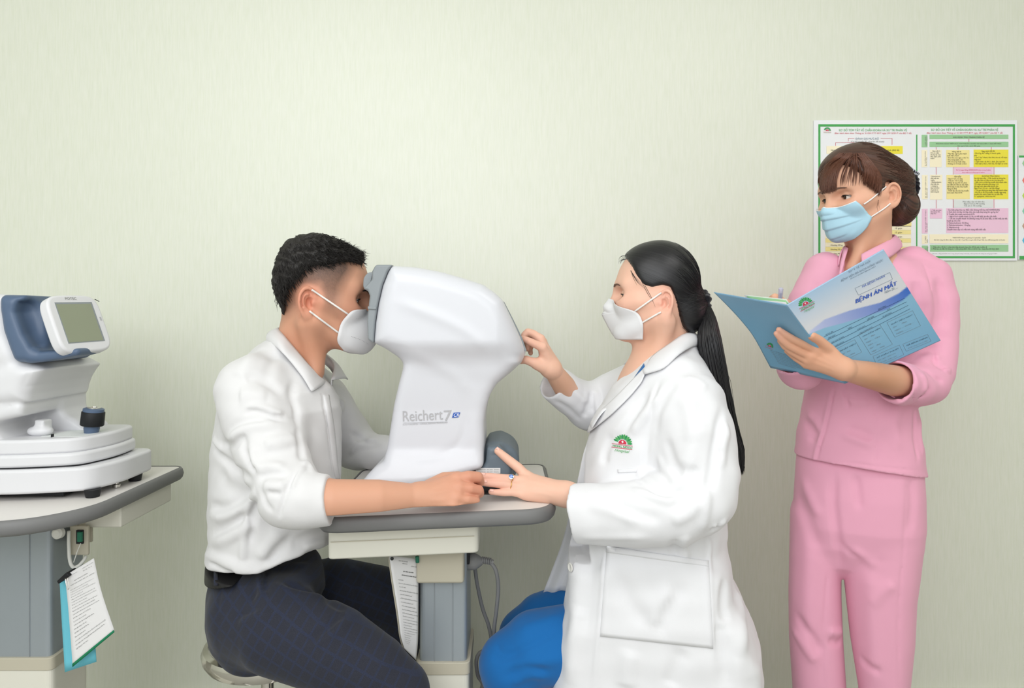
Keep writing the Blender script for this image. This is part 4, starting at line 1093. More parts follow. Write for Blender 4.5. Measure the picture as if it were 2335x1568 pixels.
# hem cut along the belt
ha, hb = P(475, 1292, 1.40), P(590, 1317, 1.36)
def hem(p):
    zx = np.interp(p[:, 0], [P(470,0,1.45)[0], P(540,0,1.36)[0], P(590,0,1.345)[0], P(640,0,1.35)[0], P(700,0,1.37)[0], P(760,0,1.45)[0]],
                   [P(0,1288,1.45)[2], P(0,1309,1.36)[2], P(0,1314,1.345)[2], P(0,1291,1.35)[2], P(0,1274,1.37)[2], P(0,1256,1.45)[2]])
    return p[:, 2] - zx
sh.op(lambda p: hem(p), (-0.7, 1.2, 0.5), (-0.2, 1.8, 0.8), 's', 0.012)
sh.ops[-1] = (lambda p: -(-hem(p)), *sh.ops[-1][1:])
shirt = surface('shirt', sh, (-0.69, 1.19, 0.57), (-0.19, 1.84, 1.145), 0.0026, M['shirt'], man, smooth=2)
# collar: stand with a folded leaf, near side traced, far side mirrored over the middle of the neck
def collar(top, bot, mid, mat_, parent, bulge=0.010, thick=0.002, n=40, name='collar'):
    t = catmull(top, n); b = catmull(bot, n)
    s = np.linspace(0, 1, 9)[None, :, None]
    out = t - np.asarray(mid); out[:, 2] = 0; out /= np.linalg.norm(out, axis=1, keepdims=True) + 1e-9
    g = t[:, None] * (1 - s) + b[:, None] * s + out[:, None] * (np.sin(s * np.pi) ** 0.8 * bulge) + V(0, 0, 1) * np.sin(s * np.pi) * bulge * 0.3
    return grid_obj(name, g, mat_, parent, thick, offset=0)
cm = P(690, 800, 1.52)
tn, _ = bd.hits([(733,867),(712,840),(680,798),(655,768)], 1.3, 1.7)
bn, _ = sh.hits([(706,895),(690,868),(662,832),(636,800)], 1.1, 1.7)
tn = tn + bd.grad(tn) * 0.007; bn = bn + sh.grad(bn) * 0.006
mir = lambda p: [q * V(1, -1, 1) + V(0, 2 * 1.52 + 0.01, 0) for q in p[::-1]]
top = list(tn) + [P(636,747,1.52)] + [q + V(0.004 * k, 0, 0) for k, q in enumerate(mir(tn))]
bot = list(bn) + [P(612,777,1.52)] + [q + V(0.003 * k, 0, 0) for k, q in enumerate(mir(bn))]
co_ = collar(top, bot, cm, M['shirt'], shirt)
co_['label'] = 'pointed white shirt collar'
# inner band behind the leaf
ib = [p - V(0, 0, 0.022) - (p - cm) * V(0.02, 0.02, 0) for p in top]
grid_obj('collar_stand', np.stack([catmull(top, 40), catmull(ib, 40)], 1), M['shirt'], shirt, 0.0015)
patch('placket', sh, None, M['shirt'], shirt, 30, 5, 0.0003, 0.0012, y0=1.1, y1=1.9, curve=([(737,900),(745,960),(752,1010),(758,1060),(765,1092)], [(750,900),(760,960),(766,1010),(770,1060),(775,1092)]))
# ---- trousers with belt
M['check'] = mat('navy_checked_wool', (50, 54, 72), 0.9, 0.2, bump=(900, 0.2, 0.0006), sheen=0.1)
def check_mat(m):
    nt = m.node_tree; L = nt.links.new; b = nt.nodes['Principled BSDF']
    tc = nt.nodes.new('ShaderNodeTexCoord'); mp = nt.nodes.new('ShaderNodeMapping'); mp.inputs['Rotation'].default_value = (0, -0.5, 0); L(tc.outputs['Object'], mp.inputs['Vector'])
    sp = nt.nodes.new('ShaderNodeSeparateXYZ'); L(mp.outputs[0], sp.inputs[0])
    cols = []
    for ax, per in ((0, 0.020), (2, 0.024)):
        d = nt.nodes.new('ShaderNodeMath'); d.operation = 'DIVIDE'; d.inputs[1].default_value = per; L(sp.outputs[ax], d.inputs[0])
        fr = nt.nodes.new('ShaderNodeMath'); fr.operation = 'FRACT'; L(d.outputs[0], fr.inputs[0])
        lt = nt.nodes.new('ShaderNodeMath'); lt.operation = 'LESS_THAN'; lt.inputs[1].default_value = 0.2; L(fr.outputs[0], lt.inputs[0]); cols.append(lt)
    mx = nt.nodes.new('ShaderNodeMath'); mx.operation = 'MAXIMUM'; L(cols[0].outputs[0], mx.inputs[0]); L(cols[1].outputs[0], mx.inputs[1])
    n = nt.nodes.new('ShaderNodeTexNoise'); n.inputs['Scale'].default_value = 420; n.inputs['Detail'].default_value = 3; L(tc.outputs['Object'], n.inputs['Vector'])
    ml = nt.nodes.new('ShaderNodeMath'); ml.operation = 'MULTIPLY'; L(mx.outputs[0], ml.inputs[0]); L(n.outputs['Fac'], ml.inputs[1])
    r = nt.nodes.new('ShaderNodeMix'); r.data_type = 'RGBA'; r.inputs[6].default_value = (*lin((45, 47, 57)), 1); r.inputs[7].default_value = (*lin((44, 52, 76)), 1); L(ml.outputs[0], r.inputs[0])
    n2 = nt.nodes.new('ShaderNodeTexNoise'); n2.inputs['Scale'].default_value = 900; L(tc.outputs['Object'], n2.inputs['Vector'])
    mp2 = nt.nodes.new('ShaderNodeMapRange'); mp2.inputs[3].default_value = 0.65; mp2.inputs[4].default_value = 1.35; L(n2.outputs['Fac'], mp2.inputs[0])
    vm = nt.nodes.new('ShaderNodeVectorMath'); vm.operation = 'MULTIPLY'; L(r.outputs[2], vm.inputs[0]); L(mp2.outputs[0], vm.inputs[1]); L(vm.outputs[0], b.inputs['Base Color'])
check_mat(M['check'])
def belt_low(p):
    return np.interp(p[:, 0], [P(470,0,1.45)[0], P(540,0,1.352)[0], P(590,0,1.345)[0], P(640,0,1.35)[0], P(760,0,1.45)[0]],
                     [P(0,1328,1.45)[2], P(0,1334,1.352)[2], P(0,1330,1.345)[2], P(0,1302,1.35)[2], P(0,1270,1.45)[2]]) - p[:, 2]
tr = Field()
tr.loft([(1275,486,735,0.150),(1300,482,740,0.160),(1340,473,745,0.166),(1400,471,720,0.168),(1435,478,690,0.162),(1465,500,660,0.15),(1485,535,640,0.12)], 1.52, 2.3, rnd=0.02)
tr.chain([P(566,1402,1.41), P(640,1432,1.375), P(760,1480,1.345), P(850,1530,1.33), P(905,1580,1.325)], [0.076, 0.088, 0.080, 0.068, 0.060], k=0.025)
tr.chain([P(905,1580,1.325), P(880,1700,1.34), P(840,1930,1.37)], [0.060, 0.054, 0.046], k=0.012)
tr.chain([P(640,1385,1.62), P(760,1350,1.66), P(860,1360,1.69), P(925,1385,1.70)], [0.085, 0.080, 0.072, 0.066], k=0.03)
tr.chain([P(925,1385,1.70), P(905,1500,1.71), P(870,1745,1.73)], [0.062, 0.054, 0.046], k=0.012)
for pts, w, h in [([(600,1300),(592,1330),(598,1350),(585,1372)], 0.008, 0.008), ([(610,1296),(604,1330),(606,1352)], 0.006, -0.008), ([(585,1330),(580,1352),(572,1372)], 0.006, -0.005),
    ([(620,1300),(660,1290),(700,1290)], 0.014, 0.006), ([(640,1330),(700,1345),(740,1352)], 0.010, -0.006), ([(620,1330),(680,1352),(745,1362)], 0.012, 0.006),
    ([(590,1390),(560,1398),(535,1412)], 0.008, -0.005), ([(700,1460),(740,1435),(785,1395)], 0.008, -0.007), ([(715,1470),(750,1448),(795,1410)], 0.010, 0.006), ([(540,1420),(580,1405),(620,1400)], 0.012, 0.005),
    ([(745,1352),(755,1372),(790,1392)], 0.010, -0.007), ([(480,1400),(500,1405),(520,1402)], 0.003, -0.003), ([(810,1290),(800,1320),(805,1370)], 0.010, 0.005), ([(830,1290),(822,1330),(828,1380)], 0.009, -0.005), ([(505,1335),(500,1370),(496,1400)], 0.003, -0.003)]:
    tr.fold(pts, w, h)
tr.apply_folds(1.1, 1.9)
tr.op(lambda p: -belt_low(p) - 0.003, (-0.75, 1.1, 0.55), (-0.15, 1.9, 0.8), 'i', 0.003)
surface('trousers', tr, (-0.69, 1.20, 0.08), (-0.13, 1.84, 0.735), 0.0035, M['check'], man, smooth=2, label='dark navy checked trousers')
M['leather'] = mat('black_leather', (26, 25, 27), 0.45, 0.4, bump=(500, 0.2, 0.0006))
bl_ = Field()
bl_.loft([(1270,472,740,0.170),(1340,469,742,0.176)], 1.515, 2.3, rnd=0.003)
bl_.op(lambda p: hem(p) - 0.004, (-0.7, 1.2, 0.5), (-0.2, 1.8, 0.8), 'i', 0.004)
bl_.ops[-1] = (lambda p: hem(p) - 0.006, *bl_.ops[-1][1:])
bl_.op(belt_low, (-0.7, 1.2, 0.5), (-0.2, 1.8, 0.8), 'i', 0.002)
belt = surface('belt', bl_, (-0.69, 1.20, 0.58), (-0.30, 1.84, 0.72), 0.0025, M['leather'], man, smooth=2)
lp, ok = bl_.hits([(493, 1296), (494, 1312), (494, 1332)], 1.1, 1.8)
if ok.all():
    l3 = lp - V(0, 0.004, 0)
    grid_obj('belt_loop', np.stack([l3 - V(0.004, 0, 0), l3 + V(0.004, 0, 0)], 1), M['check'], belt, 0.003)
# shoes, below the picture except the far toe
for (x, y, Y, nm) in ((835, 1955, 1.37, 'shoe'), (865, 1765, 1.73, 'shoe')):
    so_ = Field(); a = P(x, 725 + ZC * F / Y - 42 * 1.5 / Y * 1.0, Y)
    so_.ell((a[0] + 0.06, a[1], 0.035), (0.13, 0.045, 0.034)); so_.cap((a[0] - 0.01, a[1], 0.05), (a[0] - 0.01, a[1], 0.10), 0.045, 0.042, k=0.03)
    so_.op(lambda p: p[:, 2] - 0.0015, (-2, 0, -0.2), (2, 3, 0.2), 's', 0.004); so_.ops[-1] = (lambda p: 0.002 - p[:, 2], *so_.ops[-1][1:3], 'i', 0.004)
    surface('shoe', so_, (a[0] - 0.1, a[1] - 0.07, 0.0), (a[0] + 0.22, a[1] + 0.07, 0.16), 0.006, M['leather'], man)
# ---- stool
sl = thing('stool', (-0.50, 1.50, 0), 'round chrome-rimmed stool under the seated man', 'stool')
sc_ = P(610, 1472, 1.55); zt = sc_[2]
lathe('seat', [(0.05, -0.012), (0.112, -0.012), (0.118, 0.004), (0.108, 0.014), (0.02, 0.016)], sc_ - V(0, 0, 0.004), (0, 0, 1), M['leather'], sl, 48)
lathe('seat_ring', [(0.110, -0.026), (0.126, -0.022), (0.134, -0.010), (0.136, 0.002), (0.132, 0.012), (0.122, 0.016), (0.114, 0.011)], sc_, (0, 0, 1), M['chrome'], sl, 64, 'chrome rim of the stool seat')
lathe('post_collar', [(0.022, -0.045), (0.024, -0.02)], sc_, (0, 0, 1), M['chrome'], sl, 28)
lathe('post', [(0.0135, 0.02 - zt + 0.05), (0.0135, -0.02)], sc_, (0, 0, 1), M['chrome'], sl, 28)
for k in range(5):
    t = 2 * math.pi * k / 5 + 0.3
    e = V(sc_[0] + 0.22 * math.cos(t), sc_[1] + 0.22 * math.sin(t), 0.045)
    tube('leg', [V(sc_[0], sc_[1], 0.09), (e + V(sc_[0], sc_[1], 0.1)) / 2, e], [0.014, 0.012, 0.01], M['chrome'], sl, 10, 10)
    lathe('caster', [(0.02, -0.008), (0.022, 0), (0.02, 0.008)], V(e[0], e[1], 0.0225), (-math.sin(t), math.cos(t), 0), M['black'], sl, 20)
# ------------------------------------------------------------------ the doctor in the white coat
doc = thing('person', (0.35, 1.50, 0.45), 'seated woman in long white coat and blue trousers, black ponytail, masked, working the tonometer', 'person')
HD = Head((0.317, 1.50, 1.1815), V(-0.978, 0.208, 0.015), V(0, 0, 1), 0.955, 0.62)
dbd = Field()
HD.add(dbd)
dbd.chain([P(1512,715,1.50), P(1519,770,1.50), P(1535,830,1.50), P(1545,930,1.50)], [0.053, 0.049, 0.060, 0.085], k=0.035)
dbd.cap(P(1478,790,1.50), P(1478,835,1.47), 0.012, 0.012, k=0.035)
dbd.cap(P(1520,735,1.435), P(1488,845,1.47), 0.012, 0.009, k=0.03)
dbd.chain([P(1510,900,1.50), P(1530,1050,1.50), P(1520,1250,1.50)], [0.10, 0.10, 0.10], k=0.05)
# near (left) arm
dbd.chain([P(1550,900,1.45), P(1570,920,1.36), P(1585,1120,1.335), P(1480,1150,1.34), P(1360,1140,1.365), P(1292,1127,1.392)], [0.06, 0.045, 0.040, 0.037, 0.030, 0.0225], k=0.02)
Wd = P(1290, 1126, 1.393)
dm = {'i': P(1200,1086,1.436), 'm': P(1188,1097,1.424), 'r': P(1187,1111,1.414), 'p': P(1193,1126,1.405)}
for kf, r in (('i', 0.0105), ('m', 0.0105), ('r', 0.0105), ('p', 0.0095)):
    dbd.cap(Wd, dm[kf], 0.0200, r, k=0.012)
dbd.cap(P(1265,1128,1.40), P(1205,1128,1.408), 0.014, 0.010, k=0.012)
for pts, rs in (([dm['i'], P(1183,1067,1.442), P(1163,1051,1.448), P(1147,1038,1.450), P(1135,1028,1.450)], [0.0112, 0.0102, 0.0096, 0.0086, 0.0076]),
                ([dm['m'], P(1165,1091,1.419), P(1140,1089,1.413), P(1116,1086,1.406), P(1098,1085,1.400)], [0.0098, 0.0084, 0.0082, 0.0074, 0.0064]),
                ([dm['r'], P(1163,1106,1.409), P(1140,1103,1.404), P(1118,1102,1.399), P(1103,1101,1.395)], [0.0098, 0.0082, 0.0080, 0.0070, 0.0060]),
                ([dm['p'], P(1168,1122,1.402), P(1150,1123,1.399), P(1132,1122,1.396), P(1119,1121,1.394)], [0.0090, 0.0074, 0.0070, 0.0064, 0.0054])):
    dbd.chain(pts, rs, k=0.004)
dbd.chain([P(1262,1112,1.42), P(1228,1112,1.452), P(1200,1116,1.468), P(1180,1118,1.474)], [0.012, 0.0105, 0.009, 0.0075], k=0.008)
for kf in 'imr': dbd.ell(dm[kf] + (0.002, -0.003, 0.004), (0.008, 0.006, 0.006), k=0.008)
for a, b in (((1262,1110),(1205,1095)), ((1262,1120),(1200,1107)), ((1262,1130),(1205,1120))):
    dbd.fold([a, ((a[0]+b[0])/2, (a[1]+b[1])/2 - 1), b], 0.0035, 0.0008)
# far (right) arm, hand on the operator screen
dbd.chain([P(1530,900,1.55), P(1440,895,1.66), P(1335,928,1.665), P(1290,885,1.60), P(1262,846,1.545)], [0.06, 0.045, 0.036, 0.027, 0.0205], k=0.02)
We = P(1256, 838, 1.538)
em = {'i': P(1236,791,1.508), 'm': P(1232,773,1.532), 'r': P(1237,779,1.553), 'p': P(1241,792,1.572)}
for kf, r in (('i', 0.010), ('m', 0.0105), ('r', 0.010), ('p', 0.009)):
    dbd.cap(We, em[kf], 0.0175, r, k=0.012)
dbd.cap(P(1247,838,1.528), P(1224,829,1.516), 0.0155, 0.0125, k=0.012)
for pts, rs in (([em['i'], P(1220,784,1.502), P(1207,778,1.499), P(1198,774,1.503), P(1192,771,1.510)], [0.0102, 0.0086, 0.0082, 0.0074, 0.0064]),
                ([em['m'], P(1216,761,1.534), P(1204,757,1.536), P(1196,763,1.535), P(1193,772,1.534)], [0.0105, 0.0090, 0.0088, 0.0074, 0.0062]),
                ([em['r'], P(1220,769,1.556), P(1208,768,1.560), P(1202,780,1.558), P(1203,795,1.554)], [0.0098, 0.0082, 0.008, 0.0074, 0.0064]),
                ([em['p'], P(1226,784,1.576), P(1214,782,1.580), P(1208,795,1.578), P(1210,805,1.572)], [0.0088, 0.0074, 0.0072, 0.0064, 0.0055]),
                ([P(1236,835,1.520), P(1216,826,1.511), P(1200,820,1.512), P(1186,823,1.520)], [0.0130, 0.0105, 0.0092, 0.0066])):
    dbd.chain(pts, rs, k=0.004)
dbd.apply_folds(1.1, 1.8)
earD = HD.w((-0.014, 0.08, 0.003))
def doc_col(v):
    return blend((231, 186, 163), [(earD, 0.034, (232, 168, 150), 0.6), (HD.w((0.075, 0.045, -0.005)), 0.03, (232, 174, 154), 0.5), (P(1110,1095,1.40), 0.045, (234, 176, 160), 0.6), (P(1200,790,1.51), 0.03, (226, 160, 142), 0.5), (P(1500,800,1.46), 0.06, (218, 164, 136), 0.6), (P(1275,870,1.57), 0.05, (214, 164, 132), 0.7)], v)
surface('body', dbd, (-0.08, 1.25, 0.72), (0.50, 1.76, 1.34), 0.002, M['skin_m'], doc, color=doc_col, smooth=1, amp=0.004)
HD.eyes(doc, M['sclera'], (M['iris'], M['pupil']), (1, 0.0, -0.35), M['lash'], 0.6)
HD.brows(doc, M['browl'], dbd, 0.9, 60, 4)
# nails of the near hand
M['nail'] = mat('pink_nail', (242, 192, 178), 0.25, 0.5, mottle=(80, 0.02))
def nail(center, direction, up, parent, w=0.0048, l=0.006):
    d = np.asarray(direction, float); d /= np.linalg.norm(d); u = np.asarray(up, float); u = u - d * (u @ d); u /= np.linalg.norm(u); s = np.cross(d, u)
    g = []
    for i in range(6):
        a = i / 5 * 2 - 1
        g.append([center + d * l * a + s * w * b * (1 - 0.25 * max(a, 0) ** 2) + u * (-0.0016 * b * b) for b in np.linspace(-1, 1, 6)])
    grid_obj('nail', g, M['nail'], parent, 0.0006)
for c, dr, r in ((P(1137,1029,1.450), P(1135,1028,1.45) - P(1147,1038,1.45), 0.0070), (P(1107,1101,1.396), P(1103,1101,1.395) - P(1118,1102,1.399), 0.0058), (P(1122,1121,1.3945), P(1119,1121,1.394) - P(1132,1122,1.396), 0.0052), (P(1103,1085,1.402), P(1098,1085,1.40) - P(1116,1086,1.406), 0.0062)):
    up = V(-0.1, -0.55, 0.8)
    q = project(dbd, (c + up / np.linalg.norm(up) * r)[None], 0.0006)[0]
    nail(q, dr, up, doc, 0.0034, 0.0042)
# rings
M['gold'] = mat('gold', (226, 184, 110), 0.2, 0.5, metal=1.0, mottle=(60, 0.05))
M['gem'] = mat('blue_gemstone', (40, 104, 190), 0.05, 0.8, coat=1.0, mottle=(300, 0.3))
def ring(a, b, t, r, parent, name):
    c = np.asarray(a) * (1 - t) + np.asarray(b) * t; ax = np.asarray(b) - np.asarray(a); ax /= np.linalg.norm(ax)
    u = np.cross(ax, (0, 1, 0)); u /= np.linalg.norm(u); w = np.cross(ax, u)
    an = np.linspace(0, 2 * np.pi, 41)
    path = c + r * (u[None] * np.cos(an)[:, None] + w[None] * np.sin(an)[:, None])
    v, f = tubes(path[None], np.full(41, 0.0009), 6)
    return mesh_obj(name, v, f, M['gold'], parent), c
rg1, c1 = ring(dm['m'], P(1165,1091,1.419), 0.93, 0.0096, doc, 'ring')
gc = c1 + V(-0.05, -0.75, 0.55) / 0.93 * 0.0112
lathe('gem_setting', [(0.0040, -0.0018), (0.0054, 0.0), (0.0054, 0.0008), (0.0046, 0.0011)], gc, (-0.05, -0.8, 0.6), M['chrome'], rg1, 20)
lathe('gem', [(0.0044, 0.0006), (0.0039, 0.0020), (0.0022, 0.0025)], gc, (-0.05, -0.8, 0.6), M['gem'], rg1, 12, 'round blue gemstone', smooth=False)
rg2, c2 = ring(dm['r'], P(1163,1106,1.409), 1.0, 0.0093, doc, 'ring')
# ---- mask with three folded panels
mkd = face_mask(HD, dbd, [(0.103,0.010),(0.116,-0.008),(0.127,-0.030),(0.1275,-0.034),(0.112,-0.068),(0.0985,-0.091),(0.084,-0.095)],
    [(0.094,0.016,0.006),(0.074,0.044,-0.010),(0.050,0.060,-0.022),(0.040,0.0655,-0.034),(0.034,0.067,-0.052),(0.033,0.064,-0.064),(0.034,0.052,-0.094)],
    [(0.100,0.010,0.008),(0.100,0.034,-0.009),(0.096,0.036,-0.027),(0.095,0.036,-0.034),(0.088,0.046,-0.060),(0.078,0.044,-0.078),(0.070,0.036,-0.097)], M['maskw'], doc, thick=0.001, n=40)
mkd['label'] = 'white folded face mask with pointed front'
from mathutils.bvhtree import BVHTree
def drape(obj, px, off=0.0015, default=1.4):
    h = mask_hits(obj, px); out = []; last = None
    for (x, y), q in zip(px, h):
        if q is None: q = P(x, y, last if last else default)
        last = q[1]; out.append(q - V(0, off, 0))
    return np.array(out)
strap(HD, dbd, [(0.052,0.0600,-0.024),(0.004,0.0765,0.0155),(-0.004,0.078,0.021)], M['elastic'], mkd, 0.0019)
strap(HD, dbd, [(0.036,0.0660,-0.052),(0.004,0.0745,-0.030),(-0.004,0.077,-0.025)], M['elastic'], mkd, 0.0019)
# ---- hair drawn back into a low ponytail
rootD = P(1592, 690, 1.50)
M['hair_d'] = hair_mat('black_sleek_hair', (13, 13, 16), (36, 35, 38), rootD, HD.R @ V(0.9, 0, 0.42), 26.0, 0.36)
hd_ = Field()
facez = np.array([(0.20,-0.20),(0.20,0.118),(0.090,0.116),(0.074,0.100),(0.060,0.080),(0.050,0.060),(0.034,0.038),(0.016,0.032),(-0.006,0.038),(-0.022,0.034),(-0.032,0.012),(-0.040,-0.02),(-0.050,-0.052),(-0.066,-0.066),(-0.10,-0.078),(-0.14,-0.2)])
def doc_hair(p):
    q = HD.l(p)
    big = d_ell(q, (0.001, 0, 0.050), (0.0900, 0.0800, 0.0925))
    big = smin(big, d_ell(q, (0.036, 0, 0.046), (0.064, 0.068, 0.080)), 0.02)
    big = smin(big, d_ell(q, (-0.060, 0, -0.020), (0.042, 0.052, 0.050)), 0.03)
    d = smax(big, -d_poly(q[:, [0, 2]], facez), 0.008)
    return d * HD.sc
hd_.op(doc_hair, HD.O - 0.2, HD.O + 0.2, 'u', 0, 0)
hd_.chain([P(1570,690,1.50), P(1588,692,1.50)], [0.035, 0.020], k=0.03)
hairD = surface('hair', hd_, HD.O - (0.13, 0.11, 0.12), HD.O + (0.15, 0.11, 0.17), 0.0025, M['hair_d'], doc, smooth=3, label='sleek black hair tied low at the back')
def comb(fld, root, starts, n=16, off=0.0001, r=(0.00025, 0.0005, 0.0005, 0.0004), spread=0.012, seed=5, lift=0.0006):
    """strands lying on the hair from each start to the tie"""
    rs = np.random.RandomState(seed); S = len(starts)
    ends = root + rs.normal(size=(S, 3)) * spread * 0.5
    t = np.linspace(0, 1, n)[None, :, None]
    p = starts[:, None] * (1 - t) + ends[:, None] * t
    q = p.reshape(-1, 3)
    for _ in range(5): q = project(fld, q, off, 1)
    q = q.reshape(S, n, 3) + rs.uniform(0, lift, (S, 1, 1)) * fld.grad(q.reshape(-1, 3)).reshape(S, n, 3)
    rad = np.interp(np.linspace(0, 1, n), np.linspace(0, 1, len(r)), r)
    return q, rad
def starts_on(fld, head, n, zone, seed=1):
    rs = np.random.RandomState(seed)
    th = rs.normal(size=(n * 3, 3)); th /= np.linalg.norm(th, axis=1, keepdims=True)
    p = head.w(th * 0.1 + (0, 0, 0.045)); p = project(fld, p, 0.0, 6)
    q = head.l(p); ok = zone(q) & (np.abs(fld.eval(p)) < 0.002)
    return p[ok][:n]
st = starts_on(hd_, HD, 420, lambda q: (q[:, 2] > -0.03) & (q[:, 0] > -0.075) & (q[:, 0] < -0.03), 2)
q, rad = comb(hd_, rootD, st, seed=6)
v, f = tubes(q, rad, 4)
mesh_obj('hair_strands', v, f, M['hair_d'], hairD)['kind'] = 'stuff'
# wisps at temple, brow and nape
rs = np.random.RandomState(8); W = []
for a, b, c in ([((1436,590),(1441,625),(1452,650))] + [((1430 + i * 3, 592 + i * 3),(1440 + i * 3, 622 + i * 5),(1458 + i * 4, 640 + i * 6)) for i in range(4)] + [((1462,640),(1476,668),(1490,690)), ((1470,650),(1484,676),(1494,700)), ((1560,748),(1574,756),(1581,752)), ((1566,742),(1580,750),(1588,745)), ((1556,746),(1566,756),(1576,757))]):
    h, ok = dbd.hits([a, b, c], 1.3, 1.6)
    for k in range(3): h[k] = h[k] if ok[k] else P(*(a, b, c)[k], 1.46)
    W.append(catmull(h + V(0, -0.0015, 0), 12))
for i in range(10):
    a = P(1425 + rs.uniform(-8, 8), 592 + rs.uniform(-8, 2), 1.49 + rs.uniform(-0.04, 0.04)); W.append(catmull([a + V(0.01, 0, 0.004), a + V(-0.004, 0, 0.0), a + V(-0.007, 0, -0.006 - rs.uniform(0, .004))], 12))
v, f = tubes(np.array(W), np.interp(np.linspace(0, 1, 12), [0, 0.5, 1], [0.0004, 0.0004, 0.0001]), 4)
mesh_obj('hair_wisps', v, f, M['hair_d'], hairD)['kind'] = 'stuff'
# ponytail
axis = [(1602,690,1.495),(1612,730,1.47),(1617,780,1.455),(1632,860,1.45),(1648,930,1.452),(1664,985,1.46),(1677,1030,1.465),(1684,1070,1.468)]
wid = [12, 20, 28, 28, 25, 19, 20, 12]
ax3 = np.array([P(x, y, Y) for x, y, Y in axis]); wd = np.array([w * 1.47 / F for w in wid])
pt = Field(); pt.chain(ax3[:7], wd[:7] * 0.86, k=0, n=20)
M['hair_p'] = mat('black_ponytail_hair', (20, 19, 22), 0.36, 0.45, mottle=(140, 0.25))
pony = surface('ponytail', pt, ax3.min(0) - 0.06, ax3.max(0) + 0.06, 0.004, M['hair_p'], doc, smooth=3, label='long black ponytail hanging down the back')
rs = np.random.RandomState(21); S = 620; N = 22
ac = catmull(ax3, N); ww = np.interp(np.linspace(0, 1, N), np.linspace(0, 1, len(wd)), wd)
ang = rs.uniform(0, 2 * np.pi, S); rr = np.sqrt(rs.uniform(0.55, 1.06, S))
u = V(1, 0.2, 0.35); u /= np.linalg.norm(u); w_ = V(0, 1, 0)
dev = (u[None] * np.cos(ang)[:, None] + w_[None] * np.sin(ang)[:, None]) * rr[:, None]
path = ac[None] + dev[:, None] * ww[None, :, None]
path += (np.sin(np.linspace(0, 9, N)[None, :, None] + rs.uniform(0, 6, (S, 1, 1))) * rs.normal(size=(S, 1, 3)) * 0.0016) * np.linspace(0.2, 1, N)[None, :, None]
endk = rs.uniform(-0.012, 0.010, (S, 1, 1)) * np.linspace(0, 1, N)[None, :, None] ** 4
path[:, :, 2:3] += endk
v, f = tubes(path, np.interp(np.linspace(0, 1, N), [0, .1, .8, 1], [0.0012, 0.0014, 0.0012, 0.0002]), 4)
mesh_obj('hair_strands', v, f, M['hair_p'], pony)['kind'] = 'stuff'
fly = []
for i in range(26):
    s = rs.uniform(0.02, 0.05); k = rs.randint(8, 15)
    b = ac[k] + u * ww[k] * rs.uniform(0.7, 1.0) + V(0, rs.uniform(-.01, .01), 0)
    fly.append(catmull([b, b + V(0.006 + rs.uniform(0, .005), 0, -s), ac[min(k + 6, N - 1)] + u * ww[min(k + 6, N - 1)] * rs.uniform(.6, 1.3) - V(0, 0, 0.01)], 12))
v, f = tubes(np.array(fly), np.interp(np.linspace(0, 1, 12), [0, .5, 1], [.0005, .0005, .0001]), 4)
mesh_obj('hair_wisps', v, f, M['hair_p'], pony)['kind'] = 'stuff'
# velvet scrunchie
M['velvet'] = mat('black_velvet', (20, 19, 26), 0.9, 0.1, sheen=0.4, bump=(300, 0.3, 0.001))
sf = Field(); scx = P(1604, 692, 1.497)
for k in range(16):
    t = 2 * math.pi * k / 16; rad_ = 0.016 + 0.003 * math.sin(5 * t)
    sf.ell(scx + V(0.006 * math.sin(3.1 * k), rad_ * 1.05 * math.cos(t), rad_ * 1.25 * math.sin(t)), (0.011, 0.0085, 0.0085), k=0.003)
sf.ripple(0.0012, 0.012, 4)
surface('scrunchie', sf, scx - 0.045, scx + 0.045, 0.0015, M['velvet'], doc, smooth=1)
# ---- blue scrub trousers and top
M['scrub'] = cloth_mat('bright_blue_scrub_cotton', (24, 102, 170))
bp_ = Field()
bp_.chain([P(1480,1480,1.47), P(1330,1465,1.45), P(1225,1476,1.45), P(1168,1515,1.455)], [0.085, 0.080, 0.075, 0.067], k=0.03)
bp_.chain([P(1168,1515,1.455), P(1185,1640,1.46), P(1205,1870,1.48)], [0.065, 0.058, 0.05], k=0.015)
bp_.chain([P(1500,1440,1.58), P(1330,1400,1.60), P(1240,1420,1.62), P(1200,1450,1.63)], [0.090, 0.078, 0.068, 0.062], k=0.03)
bp_.chain([P(1200,1450,1.63), P(1195,1580,1.64), P(1205,1790,1.66)], [0.060, 0.054, 0.05], k=0.015)
for pts, w, h in [([(1270,1440),(1200,1475),(1150,1500),(1120,1495)], 0.007, -0.004), ([(1290,1500),(1230,1510),(1170,1525)], 0.012, 0.004), ([(1255,1530),(1200,1520),(1150,1545)], 0.008, -0.004), ([(1250,1545),(1205,1540),(1165,1560)], 0.008, 0.004), ([(1130,1470),(1150,1490),(1190,1490)], 0.006, -0.003), ([(1280,1400),(1230,1420),(1180,1440)], 0.014, 0.003)]:
    bp_.fold(pts, w, h * 1.3)
bp_.apply_folds(1.1, 1.9)
surface('trousers', bp_, (-0.10, 1.28, 0.06), (0.42, 1.76, 0.74), 0.0035, M['scrub'], doc, smooth=2, label='bright blue scrub trousers')
bt = Field()
bt.loft([(845,1455,1570,0.06),(870,1430,1600,0.10),(930,1400,1620,0.12),(1000,1390,1620,0.12)], 1.50, 2.2, rnd=0.02)
surface('scrub_top', bt, (0.15, 1.36, 0.86), (0.46, 1.66, 1.06), 0.004, M['scrub'], doc, smooth=2, label='blue scrub top at the neckline')
